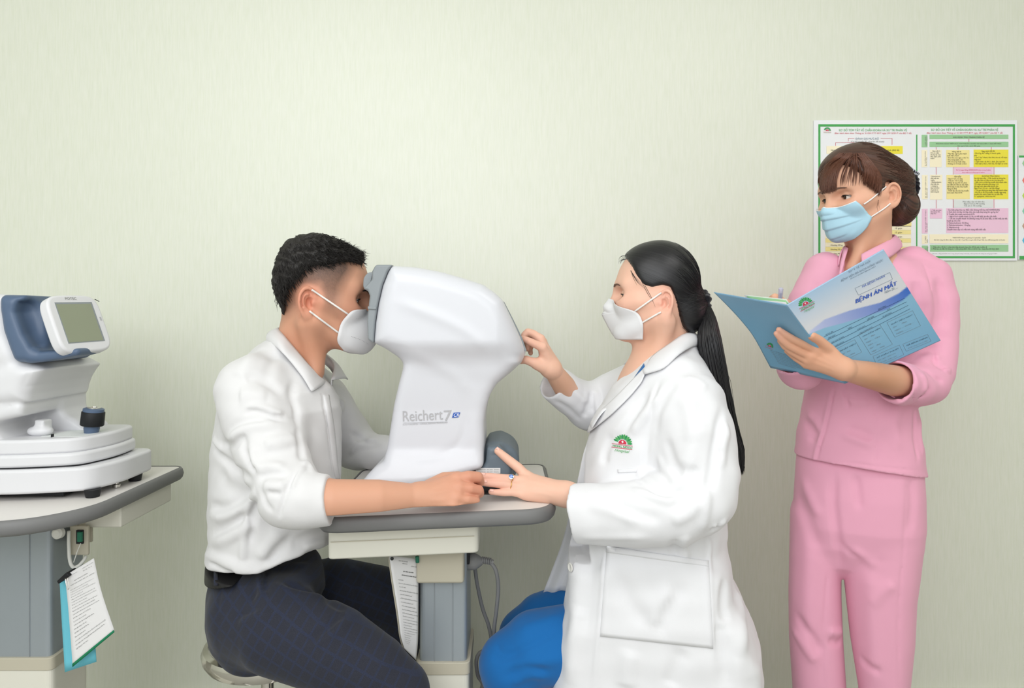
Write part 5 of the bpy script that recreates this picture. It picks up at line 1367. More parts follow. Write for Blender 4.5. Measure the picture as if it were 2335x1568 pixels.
for x, Y in ((1195, 1.47), (1195, 1.65)):
    so_ = Field(); a = P(x, 0, Y)
    so_.ell((a[0] - 0.05, a[1], 0.035), (0.12, 0.042, 0.034)); so_.cap((a[0] + 0.01, a[1], 0.05), (a[0] + 0.01, a[1], 0.09), 0.04, 0.038, k=0.03)
    so_.op(lambda p: 0.002 - p[:, 2], (-2, 0, -0.2), (2, 3, 0.3), 'i', 0.004)
    surface('shoe', so_, (a[0] - 0.2, a[1] - 0.06, 0.0), (a[0] + 0.09, a[1] + 0.06, 0.15), 0.006, M['leather'], doc)
# ---- the coat
ct = Field()
ct.loft([(768,1500,1580,0.050),(790,1478,1590,0.070),(815,1462,1606,0.098),(845,1432,1622,0.125),(880,1396,1640,0.150),(920,1372,1655,0.168),(960,1354,1668,0.172),(985,1345,1674,0.172),(1030,1330,1670,0.168),(1075,1320,1662,0.166),(1110,1312,1658,0.166),(1160,1305,1655,0.168),(1220,1302,1652,0.170),(1310,1304,1662,0.172),(1350,1298,1684,0.176),(1395,1290,1704,0.180),(1430,1284,1717,0.182),(1500,1274,1721,0.184),(1600,1262,1724,0.186),(1700,1255,1724,0.186)], 1.50, 2.4, rnd=0.02)
ct.loft([(1240,1304,1640,0.165),(1310,1303,1655,0.178),(1350,1297,1676,0.186),(1395,1289,1696,0.190),(1430,1283,1710,0.192),(1500,1273,1716,0.194),(1600,1261,1720,0.196),(1700,1254,1720,0.196)], 1.50, 6.0, k=0.03, rnd=0.03)
# near sleeve
ct.chain([P(1545,885,1.402), P(1566,925,1.368), P(1585,1000,1.345), P(1596,1075,1.328), P(1588,1125,1.316)], [0.068, 0.074, 0.076, 0.074, 0.072], k=0.03)
ct.chain([P(1588,1125,1.316), P(1540,1160,1.308), P(1450,1172,1.318), P(1380,1172,1.340), P(1290,1168,1.370)], [0.070, 0.066, 0.062, 0.0575, 0.056], k=0.015)
cn = P(1290,1168,1.370) - P(1380,1172,1.340); cn /= np.linalg.norm(cn)
tilt = V(cn[0], cn[1], cn[2] - 0.10); tilt /= np.linalg.norm(tilt)
ct.op(lambda p: -((p - P(1314,1172,1.36)) @ tilt), P(1200,1300,1.22), P(1312,1060,1.46), 's', 0.003)
ct.cap(P(1270,1166,1.376), P(1345,1170,1.352), 0.046, 0.046, k=0.003, mode='s')
# far sleeve
ct.chain([P(1450,890,1.62), P(1400,905,1.66), P(1345,928,1.668)], [0.066, 0.060, 0.054], k=0.03)
ct.chain([P(1345,928,1.668), P(1300,900,1.635), P(1262,872,1.600), P(1240,856,1.58)], [0.052, 0.045, 0.041, 0.041], k=0.015)
c2n = P(1240,856,1.58) - P(1300,900,1.635); c2n /= np.linalg.norm(c2n)
ct.op(lambda p: -((p - P(1259,877,1.598)) @ c2n), P(1190,930,1.50), P(1256,800,1.66), 's', 0.003)
ct.cap(P(1225,850,1.575), P(1268,879,1.607), 0.034, 0.032, k=0.003, mode='s')
# open neck
ct.chain([P(1515,735,1.50), P(1516,790,1.50), P(1486,846,1.485), P(1452,876,1.465)], [0.053, 0.054, 0.036, 0.016], k=0.006, mode='s')
for pts, w, h in [
    ([(1480,890),(1455,930),(1420,985),(1395,1010)], 0.010, -0.005), ([(1500,900),(1470,945),(1440,990)], 0.012, 0.004), ([(1545,868),(1520,895),(1500,940),(1490,990)], 0.012, -0.004), ([(1560,862),(1590,870),(1612,890)], 0.012, 0.003),
    ([(1395,990),(1380,1030),(1378,1060)], 0.012, -0.004), ([(1600,960),(1580,1020),(1560,1070)], 0.022, 0.004), ([(1646,935),(1638,985),(1630,1035),(1622,1085),(1612,1130)], 0.011, -0.0075), ([(1655,960),(1650,1010),(1642,1070)], 0.012, 0.004), ([(1505,868),(1490,910),(1482,960),(1476,1010),(1470,1060)], 0.007, -0.003), ([(1560,900),(1575,950),(1580,1010)], 0.018, 0.004), ([(1520,1000),(1535,1050),(1555,1085)], 0.012, -0.004), ([(1500,1040),(1520,1075),(1545,1100)], 0.010, 0.0035), ([(1660,985),(1650,1000),(1640,1030)], 0.008, 0.005),
    ([(1455,1092),(1470,1100),(1500,1120),(1530,1122)], 0.007, -0.006), ([(1450,1080),(1480,1082),(1520,1100)], 0.009, 0.006), ([(1440,1112),(1480,1128),(1520,1140),(1545,1135)], 0.009, 0.006), ([(1480,1115),(1520,1130),(1560,1118)], 0.007, -0.005), ([(1545,1140),(1570,1110),(1590,1060)], 0.012, -0.0045),
    ([(1400,1150),(1450,1170),(1510,1185)], 0.014, -0.0035), ([(1340,1150),(1400,1165),(1460,1190)], 0.014, 0.003), ([(1530,1190),(1570,1170),(1600,1140)], 0.014, 0.004), ([(1325,1225),(1400,1225),(1480,1225)], 0.010, 0.002),
    ([(1615,1100),(1610,1160),(1600,1210)], 0.010, 0.005), ([(1640,1190),(1632,1202),(1622,1208)], 0.007, -0.005), ([(1655,1185),(1640,1195),(1625,1200)], 0.008, 0.005), ([(1620,1215),(1618,1300),(1622,1400),(1630,1500)], 0.006, 0.003),
    ([(1540,1230),(1536,1250),(1540,1270)], 0.010, -0.004), ([(1565,1220),(1560,1250),(1568,1275)], 0.010, 0.004), ([(1400,1300),(1440,1380),(1480,1420)], 0.02, -0.004), ([(1540,1340),(1500,1380),(1490,1430)], 0.02, 0.005), ([(1560,1330),(1520,1390),(1500,1450)], 0.016, -0.004),
    ([(1380,1250),(1374,1330),(1366,1430),(1352,1568)], 0.006, 0.0025), ([(1350,1260),(1340,1350),(1330,1450)], 0.02, -0.004), ([(1320,1380),(1310,1450),(1300,1560)], 0.022, 0.005), ([(1655,1320),(1650,1380),(1660,1420)], 0.014, -0.005), ([(1680,1350),(1690,1400),(1690,1500)], 0.02, 0.006), ([(1560,1480),(1540,1530),(1530,1568)], 0.02, -0.004), ([(1440,1480),(1430,1530),(1430,1568)], 0.022, 0.004), ([(1640,1420),(1650,1480),(1655,1568)], 0.018, -0.005),
    ([(1350,895),(1348,915),(1352,940)], 0.007, -0.007), ([(1362,890),(1362,915),(1364,945)], 0.008, 0.006), ([(1280,870),(1310,895),(1340,920)], 0.010, 0.003), ([(1330,950),(1338,935),(1342,915)], 0.008, -0.005), ([(1265,912),(1300,935),(1325,960)], 0.009, -0.003)]:
    ct.fold(pts, w * 0.78, h * 1.7)
ct.apply_folds(1.1, 1.9)
ct.ripple(0.0012, 0.07, 9)
coat = surface('coat', ct, (0.02, 1.20, 0.30), (0.58, 1.78, 1.14), 0.0028, M['coat'], doc, smooth=2, label='long white doctor coat')
# pockets and lapels
patch('pocket', ct, [(1384,1244),(1368,1450),(1626,1478),(1616,1278)], M['coat'], coat, 24, 22, 0.0008, 0.0014)
patch('pocket_hem', ct, [(1408,1070),(1409,1078),(1452,1076),(1454,1067)], M['coat'], coat, 10, 4, 0.0006, 0.001)
patch('pocket_hem', ct, [(1384,1244),(1382,1258),(1616,1292),(1616,1278)], M['coat'], coat, 24, 4, 0.0020, 0.0010)
cmd = P(1520, 800, 1.50)
tn, _ = dbd.hits([(1474,842),(1490,815),(1520,785),(1550,764)], 1.3, 1.7)
bn, _ = ct.hits([(1475,857),(1515,842),(1548,815),(1575,795)], 1.1, 1.7)
tn = tn + dbd.grad(tn) * 0.008; bn = bn + ct.grad(bn) * 0.006
mird = lambda p: [q * V(1, -1, 1) + V(0, 2 * 1.50 + 0.005, 0) for q in p[::-1]]
collar(list(tn) + [P(1578,756,1.50)] + mird(tn), list(bn) + [P(1589,790,1.50)] + mird(bn), cmd, M['coat'], coat, 0.009, 0.0022)
patch('lapel', ct, None, M['coat'], coat, 18, 8, 0.006, 0.002, curve=([(1474,843),(1444,872),(1402,915),(1362,952),(1345,985)], [(1474,858),(1462,880),(1424,922),(1385,958),(1347,988)]))
flp = [P(1472,812,1.56), P(1440,848,1.575), P(1405,885,1.585), P(1370,925,1.57), P(1350,965,1.52)]
flq = [P(1474,842,1.500), P(1443,872,1.47), P(1402,915,1.43), P(1372,942,1.41), P(1350,975,1.42)]
A_, B_ = catmull(flp, 16), catmull(flq, 16); s_ = np.linspace(0, 1, 8)[None, :, None]
grid_obj('lapel', A_[:, None] * (1 - s_) + B_[:, None] * s_ + V(-0.35, -0.3, 0.2) * np.sin(s_ * np.pi) * 0.014, M['coat'], coat, 0.002)
patch('neckline', ct, [(1470,830),(1474,852),(1450,880),(1438,876)], M['scrub'], coat, 8, 6, 0.0022, 0.001, label='blue scrub collar showing in the neck opening')
# far front flap of the coat hanging over the knee, and a button
A_ = catmull([P(1312,1105,1.545), P(1300,1165,1.57), P(1282,1235,1.60), P(1262,1290,1.61), P(1238,1352,1.615)], 16)
B_ = catmull([P(1345,1105,1.50), P(1338,1170,1.52), P(1330,1240,1.545), P(1318,1290,1.56), P(1295,1345,1.57)], 16)
s_ = np.linspace(0, 1, 12)[None, :, None]
grid_obj('front_flap', A_[:, None] * (1 - s_) + B_[:, None] * s_ + V(0, 1, 0) * np.sin(s_ * 11) * 0.004, M['coat'], coat, 0.0015)
bq, ok = ct.hits([(1306, 1292)], 1.1, 1.9)
if ok[0]: lathe('button', [(0.008, 0), (0.009, 0.001), (0.009, 0.0022), (0.0075, 0.0028), (0.006, 0.002)], bq[0] + V(-0.004, -0.002, 0), (-0.9, -0.4, 0), M['button'], coat, 24)
# ---- the embroidered emblem: petals, half sun with cross, two bars and lettering
def emblem(parent, place, c, s, rot=0.0, off=0.0015, letters=True, script=True):
    """place(list of pixels) -> points; c = pixel of the half disc centre; s = pixel radius of the petal fan"""
    ca, sa = math.cos(rot), math.sin(rot)
    def mapx(pts): return place([(c[0] + s * (x * ca + y * sa), c[1] + s * (x * sa - y * ca)) for x, y in pts])
    vs, fs, mi = [], [], []
    def poly(pts, m):
        q = mapx(pts); b = len(vs); vs.extend(q); k = len(pts)
        cen = mapx([tuple(np.mean(pts, 0))])[0]; vs.append(cen)
        for i in range(k): fs.append((b + i, b + (i + 1) % k, b + k)); mi.append(m)
    for k in range(11):
        a = math.pi * (k + 0.55) / 12.1; w = 0.118
        L = 1.0
        pts = [(0.50 * math.cos(a - w * .8), 0.50 * math.sin(a - w * .8)), (0.84 * math.cos(a - w), 0.84 * math.sin(a - w)), (0.96 * math.cos(a - w * .5), 0.96 * math.sin(a - w * .5)), (L * math.cos(a), L * math.sin(a)), (0.96 * math.cos(a + w * .5), 0.96 * math.sin(a + w * .5)), (0.84 * math.cos(a + w), 0.84 * math.sin(a + w)), (0.50 * math.cos(a + w * .8), 0.50 * math.sin(a + w * .8))]
        poly(pts, 0 if k % 2 else 1)
    poly([(0.40 * math.cos(t), 0.40 * math.sin(t)) for t in np.linspace(0, math.pi, 15)], 2)
    vs = [np.asarray(v) for v in vs]
    z = len(vs)
    for x0, y0, x1, y1 in ((-0.04, 0.10, 0.04, 0.32), (-0.11, 0.17, 0.11, 0.25)):
        q = mapx([(x0, y0), (x1, y0), (x1, y1), (x0, y1)]); b = len(vs); vs.extend([p - V(0, 0.0004, 0) for p in q]); fs.append((b, b + 1, b + 2, b + 3)); mi.append(3)
    for y0 in (-0.06, -0.42):
        for i in range(8):
            xa, xb = -1.05 + 2.1 * i / 8, -1.05 + 2.1 * (i + 1) / 8
            q = mapx([(xa, y0 - 0.05), (xb, y0 - 0.05), (xb, y0), (xa, y0)]); b = len(vs); vs.extend(q); fs.append((b, b + 1, b + 2, b + 3)); mi.append(2)
    o = mesh_obj('emblem', vs, fs, [M['pgreen'], M['eg2'], M['pred'], M['pwhite']], parent, False, None, 'green petal emblem with red half sun and white cross')
    o.data.polygons.foreach_set('material_index', np.array(mi, dtype=np.int32))
    if letters:
        p0, p1, p2 = mapx([(-0.98, -0.36), (0.98, -0.36), (-0.98, -0.10)])
        p0 = p0 - V(0, 0.003, 0); p1 = p1 - V(0, 0.003, 0); p2 = p2 - V(0, 0.003, 0)
        text('HONG NGOC', p0, p1 - p0, p2 - p0, M['pgreen'], o, width=np.linalg.norm(p1 - p0), height=np.linalg.norm(p2 - p0) * 0.85, bold=0.02)
    if script:
        p0, p1, p2 = mapx([(-0.75, -0.80), (0.75, -0.80), (-0.75, -0.45)])
        p0 = p0 - V(0, 0.002, 0); p1 = p1 - V(0, 0.002, 0); p2 = p2 - V(0, 0.002, 0)
        text('Hospital', p0, p1 - p0, p2 - p0, M['pgreen'], o, width=np.linalg.norm(p1 - p0), height=np.linalg.norm(p2 - p0), shear=0.35)
    return o
M['eg2'] = mat('deep_green_print', (46, 150, 84), 0.5, 0.2)
def on_coat(px):
    h, ok = ct.hits(px, 1.1, 1.9)
    return h + ct.grad(h) * 0.0014
emblem(coat, on_coat, (1420, 1012), 22.5, rot=0.12)
# ------------------------------------------------------------------ the standing woman in pink
nur = thing('person', (0.80, 1.60, 0.0), 'standing woman in pink tunic and trousers, hair pinned up, blue mask, holding an open folder', 'person')
fN = V(-0.955, -0.301, 0); fN /= np.linalg.norm(fN); ph = math.radians(12)
HN = Head((0.7832, 1.56, 1.412), fN * math.cos(ph) + V(0, 0, -math.sin(ph)), V(0, 0, 1), 0.90, 1.15)
nb = Field()
HN.add(nb)
nb.chain([P(1978,505,1.565), P(1982,560,1.572), P(1978,612,1.585), P(1975,690,1.60)], [0.048, 0.046, 0.050, 0.08], k=0.035)
nb.cap(P(1995,500,1.535), P(1945,610,1.53), 0.012, 0.009, k=0.03)
nb.chain([P(1975,680,1.60), P(1970,850,1.60), P(1960,1000,1.60)], [0.10, 0.09, 0.10], k=0.05)
# her left arm carrying the folder
nb.chain([P(2050,680,1.60), P(2118,690,1.565), P(2130,790,1.55), P(2112,866,1.515), P(2040,868,1.435), P(1975,853,1.375), P(1926,842,1.342)], [0.045, 0.036, 0.034, 0.030, 0.032, 0.026, 0.0205], k=0.02)
Wn = P(1922,840,1.340)
nm = {'i': P(1862,801,1.336), 'm': P(1848,813,1.338), 'r': P(1841,822,1.343), 'p': P(1838,831,1.349)}
for kf, r in (('i', 0.0095), ('m', 0.0092), ('r', 0.0086), ('p', 0.0080)):
    nb.cap(Wn, nm[kf], 0.0175, r, k=0.010)
for pts, rs in (([nm['i'], P(1835,787,1.330), P(1809,774,1.325), P(1789,761,1.319), P(1776,751,1.314)], [0.0088, 0.0078, 0.0075, 0.0066, 0.0054]),
                ([nm['m'], P(1823,801,1.334), P(1798,788,1.330), P(1782,774,1.324), P(1770,760,1.319)], [0.0088, 0.0076, 0.0072, 0.0064, 0.0052]),
                ([nm['r'], P(1823,813,1.342), P(1803,801,1.340), P(1789,790,1.336), P(1778,777,1.331)], [0.0082, 0.0072, 0.0067, 0.0060, 0.0050]),
                ([nm['p'], P(1826,824,1.350), P(1812,815,1.350), P(1802,807,1.348), P(1793,800,1.346)], [0.0074, 0.0064, 0.0060, 0.0054, 0.0046])):
    nb.chain(pts, rs, k=0.0018)
nb.chain([P(1915,828,1.338), P(1892,798,1.334), P(1868,777,1.322), P(1851,765,1.312)], [0.0145, 0.0112, 0.0100, 0.0086], k=0.008)
for kf in 'imr': nb.ell(nm[kf] + (0, -0.005, 0.002), (0.008, 0.006, 0.007), k=0.007)
# her right arm and the writing hand behind the folder
nb.chain([P(1900,690,1.59), P(1850,700,1.56), P(1836,780,1.52), P(1822,838,1.485), P(1800,780,1.42), P(1782,735,1.392)], [0.045, 0.036, 0.036, 0.033, 0.026, 0.021], k=0.02)
Wp = P(1782,735,1.392)
nb.cap(Wp, P(1770,700,1.380), 0.021, 0.017, k=0.012)
for pts, rs in (([P(1776,700,1.375), P(1774,686,1.362), P(1781,685,1.350), P(1788,690,1.344)], [0.010, 0.0088, 0.008, 0.0066]),
                ([P(1768,700,1.382), P(1761,683,1.372), P(1767,678,1.358), P(1777,684,1.348)], [0.010, 0.0088, 0.0082, 0.0068]),
                ([P(1766,705,1.39), P(1756,690,1.385), P(1762,686,1.370), P(1772,690,1.360)], [0.0096, 0.0084, 0.0078, 0.0066]),
                ([P(1768,712,1.40), P(1758,700,1.398), P(1763,695,1.386)], [0.009, 0.0078, 0.007]),
                ([P(1786,715,1.38), P(1794,700,1.362), P(1795,692,1.350), P(1791,692,1.345)], [0.012, 0.0098, 0.0086, 0.0072])):
    nb.chain(pts, rs, k=0.004)
for a, b in (((1905,828),(1866,804)), ((1905,836),(1855,814)), ((1905,845),(1848,824))):
    nb.fold([a, ((a[0]+b[0])/2, (a[1]+b[1])/2 - 0.5), b], 0.003, 0.0007)
nb.apply_folds(1.1, 1.8)
earN = HN.w((-0.014, 0.08, 0.003))
def nur_col(v):
    return blend((222, 172, 144), [(earN, 0.030, (218, 158, 132), 0.6), (HN.w((0.07, 0.045, -0.005)), 0.03, (222, 162, 138), 0.5), (P(1850,800,1.32), 0.05, (208, 150, 120), 0.7), (P(1775,755,1.32), 0.02, (222, 164, 146), 0.6), (P(1990,870,1.38), 0.08, (196, 140, 106), 0.8), (P(1975,580,1.52), 0.05, (206, 150, 120), 0.5)], v)
surface('body', nb, (0.45, 1.27, 0.90), (0.98, 1.74, 1.56), 0.002, M['skin_m'], nur, color=nur_col, smooth=1, amp=0.004)
HN.eyes(nur, M['sclera'], (M['iris'], M['pupil']), (0.97, -0.24, -0.02), M['lash'], 1.15)
HN.brows(nur, M['browl'], nb, 1.0, 80, 7)
# ---- blue pleated mask
M['maskb'] = mat('light_blue_mask_fleece', (176, 213, 230), 0.85, 0.15, bump=(700, 0.12, 0.0005), mottle=(30, 0.02))
mn = face_mask(HN, nb, [(0.107,0.002),(0.116,-0.008),(0.122,-0.024),(0.121,-0.046),(0.117,-0.066),(0.110,-0.086),(0.098,-0.099),(0.080,-0.104)],
    [(0.067,0.0505,0.001),(0.062,0.054,-0.010),(0.056,0.0575,-0.024),(0.050,0.060,-0.039),(0.044,0.0625,-0.050),(0.047,0.056,-0.065),(0.055,0.044,-0.084),(0.066,0.028,-0.100)],
    [(0.099,0.026,-0.014),(0.104,0.036,-0.020),(0.106,0.040,-0.030),(0.106,0.042,-0.045),(0.103,0.045,-0.062),(0.097,0.044,-0.081),(0.090,0.034,-0.097),(0.078,0.018,-0.104)], M['maskb'], nur, n=64, mm=41,
    pleats=([0, .10, .11, .34, .36, .40, .54, .56, .60, .74, .76, .80, 1], [0.0005, 0.001, 0, 0.0035, -0.0008, 0.0, 0.0035, -0.0008, 0.0, 0.0035, -0.0008, 0.0, 0.0]))
mn['label'] = 'light blue pleated face mask'
M['maskw2'] = mat('white_mask_binding', (238, 240, 242), 0.8, 0.15, bump=(700, 0.1, 0.0004))
tpm = MASK_TOP[mn]
tube('mask_binding', tpm + HN.R[:, 0] * 0.0006, 0.0011, M['maskw2'], mn, 60, 6)
for sg in (1, -1):
    strap(HN, nb, [(0.066,0.0520*sg,-0.012),(0.010,0.0735*sg,0.018),(0.002,0.077*sg,0.0215)], M['elastic'], mn, 0.0016)
    strap(HN, nb, [(0.045,0.0625*sg,-0.050),(0.008,0.0735*sg,-0.029),(0.0,0.077*sg,-0.0245)], M['elastic'], mn, 0.0016)
# ---- hair pinned up
rootN = HN.w((-0.135, 0.02, 0.03))
M['hair_n'] = hair_mat('dark_brown_hair', (44, 28, 23), (98, 62, 48), rootN, HN.R @ V(0.9, 0, 0.42), 22.0, 0.40)
hn = Field()
facen = np.array([(0.20,-0.20),(0.20,0.112),(0.088,0.110),(0.072,0.096),(0.060,0.076),(0.050,0.052),(0.034,0.036),(0.018,0.018),(0.012,-0.006),(0.002,0.000),(0.0,0.028),(-0.014,0.034),(-0.030,0.022),(-0.038,-0.01),(-0.044,-0.036),(-0.060,-0.058),(-0.09,-0.085),(-0.14,-0.2)])
def nur_hair(p):
    q = HN.l(p)
    big = d_ell(q, (0.002, 0, 0.050), (0.096, 0.0845, 0.0945))
    big = smin(big, d_ell(q, (0.036, 0, 0.048), (0.068, 0.074, 0.082)), 0.02)
    big = smin(big, d_ell(q, (-0.070, 0, 0.030), (0.068, 0.076, 0.068)), 0.03)
    d = smax(big, -d_poly(q[:, [0, 2]], facen), 0.008)
    bun = d_ell(q, (-0.090, 0.018, -0.030), (0.042, 0.052, 0.050))
    return smin(d, bun, 0.014) * HN.sc
hn.op(nur_hair, HN.O - 0.2, HN.O + 0.2, 'u', 0, 0)
hn.fold([(1955,352),(1990,360),(2030,385),(2062,420)], 0.006, -0.002); hn.fold([(1952,352),(1985,375),(2025,400),(2060,430)], 0.008, 0.002); hn.fold([(1950,356),(1985,395),(2030,418),(2062,440)], 0.006, -0.0018); hn.fold([(1960,345),(2005,345),(2045,365)], 0.006, -0.0016)
hn.fold([(2028,478),(2045,470),(2068,470)], 0.006, -0.003); hn.fold([(2035,512),(2055,490),(2068,460)], 0.006, 0.0015)
hn.apply_folds(1.3, 1.75)
hairN = surface('hair', hn, HN.O - (0.14, 0.14, 0.13), HN.O + (0.18, 0.16, 0.17), 0.0025, M['hair_n'], nur, smooth=2, label='dark brown hair with fringe, pinned up at the back')
st = starts_on(hn, HN, 700, lambda q: (q[:, 2] > -0.03) & (q[:, 0] > -0.08) & (q[:, 0] < 0.01), 12)
q, rad = comb(hn, rootN, st, seed=16, r=(0.0003, 0.0006, 0.0006, 0.0004), spread=0.03)
v, f = tubes(q, rad, 4)
mesh_obj('hair_strands', v, f, M['hair_n'], hairN)['kind'] = 'stuff'
# bun strands
rs = np.random.RandomState(31); bs = []
for i in range(260):
    a0 = rs.uniform(0, 2 * np.pi); 
    th = np.linspace(0, 2.6, 14) + a0; k = rs.uniform(-0.9, 0.9)
    d = np.stack([np.cos(th) * math.sqrt(1 - k * k), np.full(14, k), np.sin(th) * math.sqrt(1 - k * k)], 1)
    bs.append(HN.w(np.array([-0.090, 0.018, -0.030]) + d * (0.042, 0.052, 0.050) * 1.012))
v, f = tubes(np.array(bs), np.interp(np.linspace(0, 1, 14), [0, .5, 1], [.0003, .0007, .0003]), 4)
mesh_obj('hair_strands', v, f, M['hair_n'], hairN)['kind'] = 'stuff'
# fringe
M['hair_b'] = mat('warm_brown_fringe', (98, 60, 44), 0.42, 0.4, mottle=(220, 0.35))
both = Field(); both.ops = nb.ops[:1] + hn.ops
def fringe(ends, n, seed, sx, mid, thin=1.0):
    rs = np.random.RandomState(seed); out = []
    ends = catmull(ends, 60); mid = catmull(mid, 60)
    px = []
    for i in range(n):
        t = rs.uniform(0, 1); k = t * 59; e = np.array([np.interp(k, range(60), ends[:, j]) for j in (0, 1)]); m = np.array([np.interp(k, range(60), mid[:, j]) for j in (0, 1)])
        s = np.array([sx + (m[0] - sx) * 0.25 + rs.uniform(-5, 5), 353 + rs.uniform(-5, 4)])
        e = e + (rs.uniform(-3, 3), rs.uniform(-9, 2)); m = m + rs.uniform(-2.5, 2.5, 2)
        px.append(catmull([s, (s + m) / 2 + (0, -3), m, (m + e) / 2 + ((m - s)[0] * 0.10, 0), e], 16))
    px = np.array(px); h, ok = both.hits(px.reshape(-1, 2), 1.35, 1.75, 0.003)
    h = h.reshape(n, 16, 3); ok = ok.reshape(n, 16)
    for i in range(n):
        g = np.flatnonzero(ok[i])
        Ys = np.interp(range(16), g, h[i, g, 1]) if len(g) else np.full(16, 1.52)
        Ys = np.convolve(np.pad(Ys, 2, mode='edge'), np.ones(5) / 5, 'valid')
        lift = rs.uniform(0.001, 0.006)
        out.append(np.array([P(x, y, Y - lift) for (x, y), Y in zip(px[i], Ys)]))
    return np.array(out)
fr = np.concatenate([fringe([(1867,425),(1873,436),(1882,440)], 160, 9, 1930, [(1878,386),(1884,380),(1892,378)]), fringe([(1870,434),(1878,441),(1892,440),(1907,436)], 330, 1, 1948, [(1882,392),(1890,390),(1902,388),(1914,384)]),
                     fringe([(1968,420),(1982,428),(1996,440),(2006,448)], 300, 2, 1956, [(1972,384),(1984,386),(1996,390),(2006,398)]),
                     fringe([(1912,432),(1930,424),(1950,424),(1966,420)], 26, 3, 1952, [(1922,386),(1936,384),(1952,384),(1968,384)])])
rad = np.interp(np.linspace(0, 1, 16), [0, 0.3, 0.8, 1], [0.0007, 0.0009, 0.0007, 0.0001])
v, f = tubes(fr, rad, 4)
mesh_obj('fringe', v, f, M['hair_b'], hairN)['kind'] = 'stuff'
wis = []
for a, b, c in (((2004,448),(2003,462),(2006,476)), ((2006,450),(2000,470),(2003,486))):
    wis.append(catmull([P(*a, 1.49), P(*b, 1.488), P(*c, 1.488)], 12))
v, f = tubes(np.array(wis), np.interp(np.linspace(0, 1, 12), [0, .5, 1], [.0004, .0004, .0001]), 4)
mesh_obj('hair_wisps', v, f, M['hair_b'], hairN)['kind'] = 'stuff'
# claw clip with striped bow and dark net
M['cliplight'] = mat('silver_grey_stripe', (186, 190, 200), 0.4, 0.5, mottle=(60, 0.03))
cl = Field(); cc = P(2076, 424, 1.60)
for k in range(14):
    t = -1.2 + 2.6 * k / 13
    cl.ell(P(2072 + 14 * math.cos(t) , 424 + 26 * math.sin(t), 1.60 + 0.006 * math.sin(7 * k)), (0.0085, 0.014, 0.0075), k=0.003)
cl.ripple(0.0012, 0.008, 2)
clip = surface('hair_clip', cl, cc - 0.06, cc + 0.06, 0.0016, M['velvet'], nur, smooth=1, label='black frilled hair clip with striped bow')
bow = [P(2060,372,1.575), P(2072,378,1.57), P(2084,388,1.568), P(2094,396,1.57)]
bl2 = [P(2066,392,1.565), P(2076,395,1.56), P(2086,397,1.562), P(2093,399,1.566)]
grid_obj('bow', np.stack([catmull(bow, 14), catmull(np.array(bow) * .5 + np.array(bl2) * .5 + V(0, -0.006, 0), 14), catmull(bl2, 14)], 1), M['velvet'], clip, 0.0025)
for i in range(7):
    t = i / 7 + 0.03; a = catmull(bow, 50)[int(t * 49)]; b = catmull(bl2, 50)[int(t * 49)]
    tube('bow_stripe', [a + V(0, -0.002, 0), (a + b) / 2 + V(0, -0.0085, 0), b + V(0, -0.002, 0)], 0.0009, M['cliplight'], clip, 8, 5)
tube('bow_edge', [p + V(0, -0.002, 0) for p in bl2], 0.0016, M['cliplight'], clip, 12, 6)
# ---- pink tunic
M['pink'] = cloth_mat('pink_uniform_cotton', (230, 166, 189), weave=800)
YN = 1.60
tu = Field()
tu.loft([(560,1955,2010,0.040),(585,1925,2050,0.055),(600,1890,2085,0.068),(618,1858,2112,0.080),(645,1838,2126,0.092),(690,1831,2120,0.102),(750,1831,2100,0.108),(820,1833,2090,0.108),(880,1832,2086,0.106),(925,1825,2090,0.106),(985,1812,2098,0.110),(1040,1805,2106,0.116),(1110,1803,2116,0.120)], YN, 2.3, rnd=0.02)
tu.chain([P(2080,600,1.585), P(2118,632,1.568), P(2132,690,1.555), P(2134,780,1.545), P(2124,845,1.522), P(2108,872,1.500)], [0.040, 0.046, 0.047, 0.044, 0.046, 0.046], k=0.03)
tu.chain([P(2108,872,1.500), P(2085,878,1.470), P(2048,870,1.438)], [0.046, 0.043, 0.040], k=0.012)
kn = P(2020,866,1.41) - P(2090,878,1.475); kn /= np.linalg.norm(kn)
tu.op(lambda p: smax(d_cap(p, P(2100,880,1.484), P(2010,865,1.40), 0.0445, 0.0430), np.abs((p - P(2052,871,1.440)) @ kn) - 0.024, 0.003), P(2010,930,1.38), P(2100,810,1.52), 'u', 0.0025)
tu.cap(P(2062,873,1.450), P(1990,862,1.385), 0.0375, 0.0385, k=0.002, mode='s')
tu.op(lambda p: -((p - (P(2052,871,1.440) + kn * 0.024)) @ kn), P(1960,940,1.33), P(2040,790,1.44), 's', 0.002)
# right arm sleeve behind the folder
tu.chain([P(1880,620,1.58), P(1852,690,1.565), P(1842,780,1.525), P(1826,838,1.488)], [0.045, 0.050, 0.047, 0.046], k=0.03)
tu.chain([P(1826,838,1.488), P(1812,815,1.455)], [0.045, 0.043], k=0.012)
tu.cap(P(1822,830,1.478), P(1800,795,1.42), 0.038, 0.040, k=0.002, mode='s')
